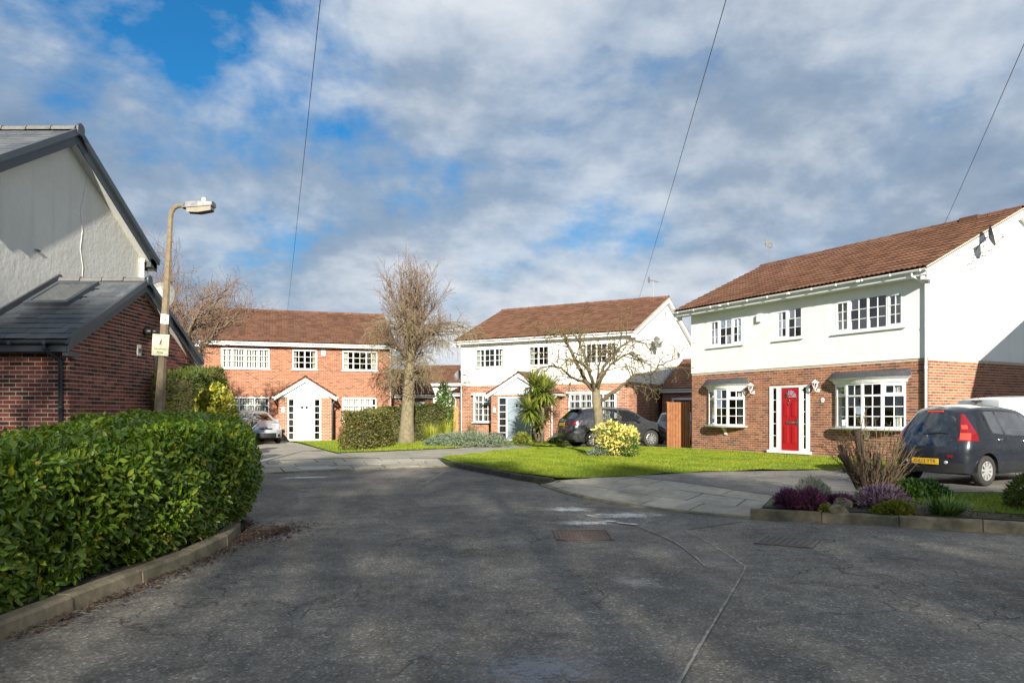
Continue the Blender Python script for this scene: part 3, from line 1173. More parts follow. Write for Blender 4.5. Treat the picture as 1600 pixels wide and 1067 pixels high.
# ---- windows
def window_light(mf, M, u0, u1, z0, z1, rows, cols, sash, parent_panes, glass, single_panes, d=0.0, bar=0.02):
    """one light: an optional opening sash frame, glazing bars and panes"""
    fw = 0.045 if sash else 0.012
    if sash:
        dd = d + 0.025
        mf.box(u0, u1, dd, d - .03, z0, z0 + fw, M)
        mf.box(u0, u1, dd, d - .03, z1 - fw, z1, M)
        mf.box(u0, u0 + fw, dd, d - .03, z0 + fw, z1 - fw, M)
        mf.box(u1 - fw, u1, dd, d - .03, z0 + fw, z1 - fw, M)
    a, b, c, e = u0 + fw, u1 - fw, z0 + fw, z1 - fw
    for i in range(1, cols):
        u = a + (b - a) * i / cols
        mf.box(u - bar / 2, u + bar / 2, d + .006, d - .022, c, e, M)
    for j in range(1, rows):
        z = c + (e - c) * j / rows
        mf.box(a, b, d + .0065, d - .0215, z - bar / 2, z + bar / 2, M)
    cells = [(a, b, c, e)]
    if single_panes:
        cells = [(a + (b - a) * i / cols, a + (b - a) * (i + 1) / cols, c + (e - c) * j / rows, c + (e - c) * (j + 1) / rows) for i in range(cols) for j in range(rows)]
    for (p, q, r, s) in cells:
        t1, t2 = rnd.uniform(-.0022, .0022), rnd.uniform(-.0022, .0022)
        parent_panes.append([M(p, d - .008 + t1, r), M(q, d - .008 - t1, r), M(q, d - .008 - t1 + t2, s), M(p, d - .008 + t1 + t2, s)])


def finish_window(mf, panes, parent, mat=None, glass=None, name='window'):
    w = mf.build(name, mat or PVC, parent)
    for q in panes:
        MB().quad(*q).build('pane', glass or GLASS, w)
    return w


def cloth(M, u0, u1, z0, z1, d, parent, mat, name='curtain', folds=9, amp=0.03):
    n = folds * 4
    vs = []
    for i in range(n + 1):
        u = u0 + (u1 - u0) * i / n
        dd = d + amp * math.sin(i * math.pi / 2)
        vs += [M(u, dd, z0), M(u, dd, z1)]
    return MB().add(vs, [(2 * i, 2 * i + 2, 2 * i + 3, 2 * i + 1) for i in range(n)]).build(name, mat, parent)


def slats(M, u0, u1, z0, z1, d, parent, mat, w=0.09, gap=0.03, ang=0.5):
    u = u0
    m = MB()
    while u + w < u1:
        c, s = math.cos(ang) * w, math.sin(ang) * w * 0.5
        m.quad(M(u, d, z0), M(u + c, d + s, z0), M(u + c, d + s, z1), M(u, d, z1))
        u += w + gap
    return m.build('blind', mat, parent)


def std_window(parent, M, u0, u1, z0, z1, widths, rows=3, cols=2, sash=(), single=False, curtains=True, sill=True, blind=None, transom=None, d=-0.015, fw=0.055, mat=None):
    """flat casement window; widths are relative, sash the indices of opening lights"""
    mf = MB()
    panes = []
    mf.box(u0, u1, d + .02, d - .06, z0, z0 + fw, M)
    mf.box(u0, u1, d + .02, d - .06, z1 - fw, z1, M)
    mf.box(u0, u0 + fw, d + .02, d - .06, z0 + fw, z1 - fw, M)
    mf.box(u1 - fw, u1, d + .02, d - .06, z0 + fw, z1 - fw, M)
    tot = sum(widths)
    inner = u1 - u0 - 2 * fw - (len(widths) - 1) * fw
    u = u0 + fw
    for i, wd in enumerate(widths):
        w = inner * wd / tot
        if transom:
            zt = z0 + (z1 - z0) * transom
            mf.box(u, u + w, d + .02, d - .06, zt - fw / 2, zt + fw / 2, M)
            window_light(mf, M, u, u + w, z0 + fw, zt - fw / 2, rows, cols, False, panes, None, single, d)
            window_light(mf, M, u, u + w, zt + fw / 2, z1 - fw, 1, cols, i in sash, panes, None, single, d)
        else:
            window_light(mf, M, u, u + w, z0 + fw, z1 - fw, rows, cols, i in sash, panes, None, single, d)
        u += w
        if i < len(widths) - 1:
            mf.box(u, u + fw, d + .02, d - .06, z0 + fw, z1 - fw, M)
            u += fw
    w = finish_window(mf, panes, parent, mat)
    if sill:
        m = MB()
        m.add([M(u0 - .06, .0, z0 - .05), M(u1 + .06, .0, z0 - .05), M(u1 + .06, .085, z0 - .05), M(u0 - .06, .085, z0 - .05),
               M(u0 - .06, .0, z0 - .002), M(u1 + .06, .0, z0 - .002), M(u1 + .06, .085, z0 - .018), M(u0 - .06, .085, z0 - .018)],
              [(0, 1, 2, 3), (4, 5, 6, 7), (0, 1, 5, 4), (1, 2, 6, 5), (2, 3, 7, 6), (3, 0, 4, 7)])
        m.build('sill', mat or PVC, w)
    if blind:
        slats(M, u0 + .06, u1 - .06, z0 + .06, z1 - .06, d - .12, w, BLIND, ang=blind)
    elif curtains:
        cw = (u1 - u0) * 0.13
        cloth(M, u0 + .05, u0 + .05 + cw, z0 + .05, z1 - .05, d - .16, w, CURTAIN, folds=4)
        cloth(M, u1 - .05 - cw, u1 - .05, z0 + .05, z1 - .05, d - .16, w, CURTAIN, folds=4)
    return w


def bow_window(parent, u0, u1, z0, z1, nl, depth, label=None, single=True):
    """curved bow window on the front wall with moulded head, lead roof and sill on a bracket"""
    c = u1 - u0
    r = (c * c / 4 + depth * depth) / (2 * depth)
    um = (u0 + u1) / 2
    a0 = math.asin(c / 2 / r)

    def arc(k, off=0.0):
        a = -a0 + 2 * a0 * k
        return (um + (r + off) * math.sin(a), (r + off) * math.cos(a) - (r - depth))
    mf = MB()
    panes = []
    ks = [0] + [(i + 1) / nl for i in range(nl)]
    fw = 0.05
    for i in range(nl):
        p, q = Vector(arc(ks[i])), Vector(arc(ks[i + 1]))
        t = (q - p)
        ln = t.length
        t.normalize()
        nn = Vector((-t.y, t.x))
        if nn.y < 0:
            nn = -nn

        def M(u, d, z, p=p, t=t, nn=nn):
            v = p + t * u + nn * d
            return (v.x, -v.y, z)
        zt = z0 + (z1 - z0) * 0.72
        mf.box(0, ln, .02, -.05, z0, z0 + fw, M)
        mf.box(0, ln, .02, -.05, z1 - fw, z1, M)
        mf.box(-.006, fw * .8, .021, -.05, z0 + fw, z1 - fw, M)
        mf.box(ln - fw * .8, ln + .006, .022, -.05, z0 + fw, z1 - fw, M)
        mf.box(fw * .8, ln - fw * .8, .02, -.05, zt - fw / 2, zt + fw / 2, M)
        window_light(mf, M, fw * .8, ln - fw * .8, z0 + fw, zt - fw / 2, 3, 2, False, panes, None, single)
        window_light(mf, M, fw * .8, ln - fw * .8, zt + fw / 2, z1 - fw, 1, 2, i in (0, nl - 1), panes, None, single)
    w = finish_window(mf, panes, parent, PVC, name='bow_window')
    if label:
        w['label'] = label
    n = 14

    def ring(off, ext=0.0):
        out = []
        for k in range(n + 1):
            x, y = arc(k / n, off)
            out.append((x + (k / n - .5) * 2 * ext, max(y, 0.0)))
        return out

    def band(name, o0, o1, za, zb, mat, e0=0.0, e1=0.0, zt=None):
        ra, rb = ring(o0, e0), ring(o1, e1)
        vs = [(x, -y, za) for x, y in ra] + [(x, -y, zb) for x, y in rb]
        m = len(ra)
        fs = [(k, k + 1, m + k + 1, m + k) for k in range(m - 1)]
        if zt is not None:                     # close to the wall
            vs += [(x, -0.002, zt) for x, y in rb] + [(x, -0.002, za) for x, y in ra]
            fs += [(m + k, m + k + 1, 2 * m + k + 1, 2 * m + k) for k in range(m - 1)]
            fs += [(3 * m + k, 3 * m + k + 1, k + 1, k) for k in range(m - 1)]
            fs += [(0, m, 2 * m, 3 * m), (m - 1, 2 * m - 1, 3 * m - 1, 4 * m - 1)]
        return MB().add(vs, fs).build(name, mat, w)
    band('sill', .10, .13, z0 - .055, z0 - .012, PVC, .05, .07, z0 - .003)
    band('moulded_head', .03, .07, z1 + .001, z1 + .10, PVC, .03, .05, z1 + .10)
    band('moulded_head', .085, .15, z1 + .101, z1 + .155, PVC, .06, .11, z1 + .155)
    # dentils under the head
    m = MB()
    for k in range(40):
        x, y = arc((k + .5) / 40, .055)
        m.box(x - .012, x + .012, -y - .012, -y + .02, z1 + .062, z1 + .098)
    m.build('dentil_course', PVC, w)
    band('lead_roof', .14, .02, z1 + .157, z1 + .30, LEAD, .10, .14, z1 + .36)
    m = MB()
    for x in ([um] if c < 2.0 else [um - .05]):
        m.prism([(x - .05, -.002, z0 - .06), (x - .05, -depth * .75, z0 - .06), (x - .05, -depth * .7, z0 - .10), (x - .05, -.06, z0 - .22), (x - .05, -.05, z0 - .32), (x - .05, -.002, z0 - .33)], (.10, 0, 0))
    m.build('bracket', PVC, w)
    # room behind: boards and a few things on the inner sill
    cloth(lambda u, d, z: (u, -d, z), u0 + .10, u0 + .34, z0 + .05, z1 - .05, depth * .25, w, CURTAIN, folds=4)
    cloth(lambda u, d, z: (u, -d, z), u1 - .30, u1 - .10, z0 + .05, z1 - .05, depth * .2 - .06, w, CURTAIN, folds=4)
    return w


def downpipe(parent, x, y, ztop, zbot, mat, swan=None, r=0.034, face=-1):
    """round downpipe on a front wall, with an offset bend from the gutter"""
    m = MB()
    pts = [(x, y, zbot), (x, y, ztop)]
    if swan:
        pts = [(x, y, zbot), (x, y, ztop - .30), (x + swan[0] * .2, y + swan[1] * .2, ztop - .25), (x + swan[0], y + swan[1], ztop - .10), (x + swan[0], y + swan[1], ztop)]
    m.tube(pts, r, 10)
    for z in np.arange(zbot + .35, ztop - .4, 1.1):
        m.lathe([(r + .003, z), (r + .009, z + .004), (r + .009, z + .03), (r + .003, z + .034)], 10, 'z', (x, y, 0))
    return m.build('downpipe', mat, parent, smooth=True)


def wall_lantern(parent, u, z):
    m = MB()
    m.lathe([(0.0, 0), (.055, 0), (.06, .01), (.055, .02), (0, .022)], 12, 'y', (u, -.023, z - .10))
    m.tube([(u, -.02, z - .10), (u, -.10, z - .14), (u, -.16, z - .10), (u, -.16, z - .04)], .011, 6)
    m.lathe([(0, -.05), (.035, -.045), (.045, -.03), (.03, -.02)], 8, 'z', (u, -.16, z))
    for k in range(6):
        t = k * math.pi / 3
        m.tube([(u + .045 * math.cos(t), -.16 + .045 * math.sin(t), z - .025), (u + .085 * math.cos(t), -.16 + .085 * math.sin(t), z + .13)], .007, 4)
    m.lathe([(.115, .125), (.118, .135), (.05, .19), (.018, .205), (.018, .225), (0, .235)], 12, 'z', (u, -.16, z))
    o = m.build('wall_lamp', PVC, parent)
    MB().lathe([(.040, -.02), (.078, .125)], 6, 'z', (u, -.16, z)).build('lamp_glass', GLASS, o)
    return o


def plaque(parent, u, z, text, r=0.075):
    m = MB().lathe([(0, .022), (r * .9, .022), (r, .014), (r, 0.0)], 18, 'y', (0, 0, 0))
    m.v = [(x * .78 + u, -y - .001, zz + z) for x, y, zz in m.v]
    o = m.build('number_plaque', PVC, parent)
    me = text_mesh(text, .075)
    t = obj('house_number', me, BLACK_PLASTIC, o)
    t.location = (u, -.0245, z)
    t.rotation_euler = (R(90), 0, 0)
    return o


def aerial(parent, x, y, z, h=1.3, n=7, ang=0.6, name='tv_aerial'):
    m = MB()
    m.tube([(x, y, z - .3), (x, y, z + h)], .016, 6)
    c, s = math.cos(ang), math.sin(ang)
    zb = z + h - .06
    m.tube([(x - .45 * c, y - .45 * s, zb), (x + .55 * c, y + .55 * s, zb + .03)], .010, 5)
    for i in range(n):
        t = -.4 + .9 * i / (n - 1)
        l = .17 - .012 * i
        m.tube([(x + t * c + l * s, y + t * s - l * c, zb + .015), (x + t * c - l * s, y + t * s + l * c, zb + .015)], .005, 4)
    m.box(x - .46 * c - .01, x - .46 * c + .01, y - .46 * s - .14, y - .46 * s + .14, zb - .14, zb + .16)
    return m.build(name, GALV, parent)


def dish(parent, c, aim, r=0.3, mat=None, wall_pt=None):
    aim = Vector(aim).normalized()
    u = aim.cross(Vector((0, 0, 1))).normalized()
    w = u.cross(aim)
    c = Vector(c)
    m = MB()
    vs, fs = [tuple(c)], []
    nr, nk = 4, 18
    for i in range(1, nr + 1):
        for k in range(nk):
            t = 2 * math.pi * k / nk
            rr = r * i / nr
            vs.append(tuple(c + u * rr * math.cos(t) * .92 + w * rr * math.sin(t) + aim * (rr * rr / r * .30)))
    for k in range(nk):
        fs.append((0, 1 + k, 1 + (k + 1) % nk))
    for i in range(nr - 1):
        for k in range(nk):
            a, b = 1 + i * nk + k, 1 + i * nk + (k + 1) % nk
            fs.append((a, b, b + nk, a + nk))
    m.add(vs, fs)
    back = [tuple(Vector(v) - aim * .012) for v in vs]
    m.add(back, fs)
    tip = c + aim * r * 1.0 - w * r * .35
    m.tube([c - w * r * .9 + aim * .05, tip], .012, 5)
    m.tube([tip + u * .03, tip - u * .03], .03, 6)
    if wall_pt is not None:
        m.tube([c - aim * .02, Vector(c) - aim * .10, wall_pt], .02, 6)
    return m.build('satellite_dish', mat or GALV, parent)


def bargeboard(parent, x, ya, za, yb, zb, depth, mat, thick=0.03, name='bargeboard'):
    return MB().prism([(x, ya, za), (x, yb, zb), (x, yb, zb - depth), (x, ya, za - depth)], (thick, 0, 0)).build(name, mat, parent)


def front_M(u, d, z):
    return (u, -d, z)


def main_house(name, label, o, ang, L, D, zb, band, wall_top, ridge, brick, upper_render, windows, doors, single, ov=0.40, verge=0.22, verge_l=0.22, gable_vis=True, cat='house', front_holes=(), tile_single=0):
    """two storey gabled house: walls with openings, bricks, tiled roof, gutters and boards"""
    h = thing(name, label, cat, (o[0], o[1], 0.0), R(ang))
    holes = [(w['u0'], w['u1'], w['z0'], w['z1']) for w in windows] + [(d['u0'], d['u1'], d['z0'], d['z1']) for d in doors] + list(front_holes)
    ztop_b = band if upper_render else wall_top
    mort = MORTAR_D if brick is BRICK_D else MORTAR
    bw = wall('brick_wall', front_M, 0, L, -.04, ztop_b, holes, mort, h)
    rects = brick_list(0, L, zb - 0.075, ztop_b, holes)
    lay_bricks(rects, front_M, brick, bw, h, single)
    half = D / 2
    pitch = (ridge - wall_top) / half

    def side_M(u, d, z):
        return (L + d, u, z)
    gb = wall('gable_wall', side_M, 0.0, D, -.04, ztop_b, [], MORTAR, h, d=-.0005)
    top = None
    if not upper_render:
        gable_tri('gable_peak', L - .001, 0, D, ztop_b, ridge, MORTAR, gb)
    if gable_vis:
        lay_bricks(brick_list(0.0, D, zb - .075, ztop_b, [], None, 1), side_M, brick, gb, h, 0)
    wall('left_wall', lambda u, d, z: (-d, u, z), 0.22, D, -.04, ztop_b, [], MORTAR, h)
    wall('rear_wall', lambda u, d, z: (u, D + d, z), 0, L, -.04, wall_top, [], ROOM, h)
    if upper_render:
        e = .022
        wall('rendered_wall', front_M, -e, L + e, band, wall_top + .05, holes, RENDER_W, h, thick=.24, d=e)
        gw = wall('rendered_gable', side_M, 0.22, D, band, wall_top, [], RENDER_W, h, thick=.24, d=e - .0005)
        gable_tri('gable_peak', L + e, -e, D + e, wall_top, ridge + .01, RENDER_W, gw, .24)
        gw = wall('rendered_left_wall', lambda u, d, z: (-d, u, z), 0.22, D, band, wall_top, [], RENDER_W, h, thick=.24, d=e)
        gable_tri('gable_peak', -e, 0, D, wall_top, ridge + .01, RENDER_W, gw, .24, -1)
    else:
        gable_tri('gable_peak', 0, 0, D, wall_top, ridge, MORTAR, h, .22, -1)
    # rooms: floors and a cross wall so that windows look into depth
    MB().box(.23, L - .25, .23, D - .23, zb - .02, zb).build('ground_floor', ROOM, h)
    MB().box(.23, L - .25, .23, D - .23, 2.55, 2.72).build('upper_floor', ROOM, h)
    MB().box(.23, L - .25, 3.8, 3.95, zb + .001, wall_top).build('inner_wall', ROOM, h)
    # roof
    ye, ze = -ov, wall_top - ov * pitch + .10
    yr, zr = half, ridge + .10
    rf = MB()
    x0, x1 = -verge_l, L + verge
    rf.prism([(x0, ye + .02, ze - .03), (x0, yr, zr - .03), (x0, D + ov - .02, ze - .03), (x0, D + ov - .02, ze - .07), (x0, yr, zr - .07), (x0, ye + .02, ze - .07)], (x1 - x0, 0, 0))
    roof = rf.build('roof', TILE, h)
    roof_slope(h, roof, x0, x1, ye - .04, ze - .02, yr, zr - .01, 'tile', TILE, tile_single)
    roof_slope(h, roof, x0, x1, D + ov + .04, ze - .02, yr, zr - .01, 'tile', TILE, 0)
    ridge_caps(h, roof, x0, x1, yr, zr - .045, .12, TILE)
    for xx in (x0 - .004, x1 - .026):
        MB().prism([(xx, ye, ze - .034), (xx, yr, zr - .034), (xx, D + ov, ze - .034), (xx, D + ov, ze - .002), (xx, yr, zr - .002), (xx, ye, ze - .002)], (.03, 0, 0)).build('verge_mortar', MORTAR, roof)
    # boards
    zf = ze - .065
    MB().box(x0 + .02, x1 - .02, ye + .02, ye + .045, zf - .16, zf + .02).build('fascia', PVC, h)
    MB().box(x0 + .03, x1 - .03, ye + .046, 0.0 - .024, zf - .155, zf - .14).build('soffit', PVC, h)
    MB().box(x0 + .02, x1 - .02, D + ov - .045, D + ov - .02, zf - .16, zf + .02).build('fascia', PVC, h)
    for xx in (x0 - .008, x1 - .022):
        for (ya, yb_) in ((ye + .01, yr), (D + ov - .01, yr)):
            bargeboard(h, xx, ya, ze - .072 + (.01) * pitch, yb_, zr - .072, .20, PVC)
    for xx in ((L + .023, x1 - .023), (x0 + .023, -.023)):
        for (ya, yb_) in ((ye + .01, yr), (D + ov - .01, yr)):
            MB().prism([(xx[0], ya, ze - .20), (xx[0], yb_, zr - .20), (xx[0], yb_, zr - .215), (xx[0], ya, ze - .215)], (xx[1] - xx[0], 0, 0)).build('verge_soffit', PVC, h)
    for xx in (x1 - .06, x0 + .0):
        MB().box(xx - .14, xx + .05, ye + .03, -.03, zf - .27, zf - .158).build('box_end', PVC, h)
    g = MB()
    half_pipe(g, (x0 - .01, ye - .045, zf + .0), (x1 + .01, ye - .045, zf + .0), .058)
    for xx in np.arange(x0 + .3, x1, .86):
        g.box(xx - .014, xx + .014, ye - .108, ye + .022, zf - .062, zf + .006)
    for xx in (x0 + .25 * (x1 - x0), x0 + .55 * (x1 - x0), x0 + .8 * (x1 - x0)):
        g.box(xx - .05, xx + .05, ye - .106, ye + .01, zf - .064, zf - .002)
    g.build('gutter', PVC, h)
    h['roof_eave'] = zf
    return h


C_ANG, B_ANG, D_ANG = -61.3, -30.0, 17.5
C_O, B_O, D_O = (6.73, 28.0), (-2.68, 39.7), (-15.09, 36.64)
UP = (3.87, 4.85)
LO = (1.05, 2.34)

# ---- the right-hand house with the red door
c_win = [dict(u0=.90, u1=2.57, z0=UP[0], z1=UP[1]), dict(u0=3.95, u1=5.05, z0=UP[0], z1=UP[1]), dict(u0=6.22, u1=8.46, z0=UP[0], z1=UP[1]),
         dict(u0=.90, u1=2.60, z0=LO[0], z1=LO[1]), dict(u0=6.28, u1=8.47, z0=LO[0], z1=LO[1])]
c_door = [dict(u0=3.73, u1=5.32, z0=.24, z1=2.35)]
HC = main_house('house', 'white rendered and brick house with red front door, at the right', C_O, C_ANG, 9.13, 8.4, .12, 2.96, 5.42, 7.36, BRICK_C, True, c_win, c_door, 300, tile_single=300, verge_l=.55)
std_window(HC, front_M, .90, 2.57, *UP, [1, 1.25, 1], sash=(0, 2), single=True, d=.0)
std_window(HC, front_M, 3.95, 5.05, *UP, [1, 1.15], sash=(0,), single=True, d=.0)
std_window(HC, front_M, 6.22, 8.46, *UP, [1, 1.25, 1.25, 1], sash=(0, 3), single=True, d=.0)
bow_window(HC, .88, 2.62, *LO, 3, .26)
bow_window(HC, 6.26, 8.49, *LO, 4, .30)


def c_entrance(h):
    u0, u1, z0, z1 = 3.73, 5.32, .24, 2.35
    f = MB()
    f.box(u0, u1, -.03, .05, z1 - .05, z1)
    f.box(u0 - .06, u1 + .06, -.09, .05, z0 - .045, z0 + .045)
    du0, du1 = 4.19, 4.92
    for a, b in ((u0, u0 + .13), (du0 - .17, du0), (du1, du1 + .15), (u1 - .13, u1)):
        f.box(a, b, -.03, .05, z0 + .045, z1 - .05)
    panes = []
    for a, b in ((u0 + .13, du0 - .17), (du1 + .15, u1 - .13)):
        f.box(a, b, -.028, .05, z0 + .046, z0 + .13)
        for j in range(1, 5):
            z = z0 + .13 + (z1 - .05 - z0 - .13) * j / 5
            f.box(a, b, -.012, .03, z - .011, z + .011)
        for j in range(5):
            za = z0 + .13 + (z1 - .18 - z0) * j / 5
            panes.append([(a, .0, za), (b, .0, za), (b, .0, za + (z1 - .18 - z0) / 5), (a, .0, za + (z1 - .18 - z0) / 5)])
    fr = finish_window(f, panes, h, PVC, FROST, 'door_frame')
    d = MB()
    d.box(du0 + .004, du1 - .004, -.008, .035, z0 + .05, z1 - .055)
    w = (du1 - du0)
    for a, b in ((du0 + .11, du0 + w / 2 - .045), (du0 + w / 2 + .045, du1 - .11)):
        for c, e in ((z0 + .28, z0 + .86), (z0 + 1.12, z0 + 1.62)):
            d.box(a, b, -.016, -.0085, c, e)
            d.box(a + .03, b - .03, -.026, -.0165, c + .03, e - .03)
    door = d.build('front_door', RED_DOOR, h, bevel=.004)
    uc = (du0 + du1) / 2
    zc, rr = z0 + 1.74, .26
    g = [(uc + rr * math.cos(math.pi * k / 12), -.0105, zc + rr * .95 * math.sin(math.pi * k / 12)) for k in range(13)]
    MB().add(g, [tuple(range(13))]).build('fanlight', GLASS, door)
    b = MB().add([(x, -.0095, z) for x, y, z in g], [tuple(range(13))])
    b.build('fanlight_backing', ROOM, door)
    b = MB()
    b.tube([(x, -.014, z) for x, y, z in g] + [(g[0][0], -.014, g[0][2])], .009, 5)
    for k in (3, 6, 9):
        b.tube([(uc + .06 * math.cos(math.pi * k / 12), -.014, zc + .06 * math.sin(math.pi * k / 12)), (g[k][0], -.014, g[k][2])], .010, 5)
    b.tube([(uc + .08 * math.cos(math.pi * k / 8), -.014, zc + .08 * math.sin(math.pi * k / 8)) for k in range(9)], .008, 5)
    b.build('fanlight_bars', RED_DOOR, door)
    k = MB()
    k.lathe([(0, 0), (.02, -.004), (.016, -.02), (0, -.024)], 10, 'y', (uc, -.02, z0 + 1.66))
    k.tube([(uc - .035, -.04, z0 + 1.60), (uc - .03, -.045, z0 + 1.54), (uc, -.05, z0 + 1.51), (uc + .03, -.045, z0 + 1.54), (uc + .035, -.04, z0 + 1.60), (uc, -.035, z0 + 1.655)], .009, 6)
    k.build('door_knocker', BRASS, door)
    MB().box(uc - .14, uc + .14, -.03, -.009, z0 + .90, z0 + .975).build('letter_plate', BRASS, door, bevel=.004)
    k = MB()
    k.box(du1 - .085, du1 - .045, -.03, -.009, z0 + .86, z0 + 1.06)
    k.tube([(du1 - .065, -.03, z0 + .95), (du1 - .065, -.065, z0 + .95), (du1 - .17, -.065, z0 + .945)], .010, 6)
    k.build('door_handle', CHROME, door)


c_entrance(HC)
wall_lantern(HC, 3.03, 2.28)
wall_lantern(HC, 5.64, 2.28)
plaque(HC, 5.79, 1.88, '6')
eC = HC['roof_eave']
downpipe(HC, 9.10, -.065, eC - .03, .13, PVC, (-.16, -.36), r=.036)
MB().box(3.22, 3.42, -.11, -.023, 4.52, 4.80).build('alarm_box', PVC, HC, bevel=.02)
aerial(HC, -.35, 4.45, 7.5, .85, 8, 2.2)
m = MB().box(7.55, 8.15, 4.05, 4.35, 7.40, 7.545)
m.build('chimney_vent', TILE, HC, bevel=.02)
dish(HC, (9.62, 1.95, 6.30), (.85, .51, .22), .30, LEAD, (9.18, 2.1, 6.05))
m = MB()
m.tube([(9.17, 1.75, 5.6), (9.45, 1.75, 5.6), (9.45, 2.0, 6.1)], .014, 6)
m.tube([(9.17, 1.45, 5.38), (9.55, 1.45, 5.42)], .014, 6)
m.tube([(9.55, 1.45, 5.42), (9.55, 1.9, 5.42), (9.55, 1.9, 6.0)], .012, 6)
m.tube([(9.17, 2.3, 5.95), (9.42, 2.3, 6.0), (9.42, 3.1, 6.12)], .012, 6)
m.build('dish_bracket', GALV, HC)
m = MB()
m.tube([(9.165, .55, 5.10), (9.165, 2.0, 5.72), (9.165, 3.3, 6.32)], .009, 5)
m.build('wall_cable', BLACK_PLASTIC, HC)

# ---- the middle house
b_win = [dict(u0=.90, u1=2.62, z0=UP[0], z1=UP[1]), dict(u0=4.08, u1=5.22, z0=UP[0], z1=UP[1]), dict(u0=6.75, u1=8.78, z0=UP[0], z1=UP[1]),
         dict(u0=.86, u1=2.62, z0=LO[0], z1=LO[1] + .1), dict(u0=6.36, u1=8.80, z0=LO[0], z1=LO[1] + .1)]
HB = main_house('house', 'white rendered and brick house with grey door behind the spiky palm', B_O, B_ANG, 9.64, 9.1, .14, 2.96, 5.40, 7.40, BRICK_C, True, b_win, [dict(u0=2.9, u1=5.6, z0=.14, z1=2.4)], 0)
std_window(HB, front_M, .90, 2.62, *UP, [1, 1.2, 1], d=0.0)
std_window(HB, front_M, 4.08, 5.22, *UP, [1, 1.1], d=0.0)
std_window(HB, front_M, 6.75, 8.78, *UP, [1, 1.2, 1.2, 1], d=0.0)
for u0, u1, n in ((.86, 2.62, 3), (6.36, 8.80, 4)):
    w = std_window(HB, lambda u, d, z: (u, -d - .16, z), u0, u1, LO[0], LO[1] + .1, [1] * n, rows=3, cols=2, transom=.74, blind=.9)
    m = MB()
    m.box(u0 - .09, u1 + .09, -.24, -.001, LO[1] + .101, LO[1] + .20)
    m.box(u0 - .04, u1 + .04, -.20, -.001, LO[0] - .07, LO[0] - .001)
    m.box(u0, u0 + .05, -.14, -.0, LO[0], LO[1] + .1)
    m.box(u1 - .05, u1, -.14, -.0, LO[0], LO[1] + .1)
    m.build('box_surround', PVC, w)


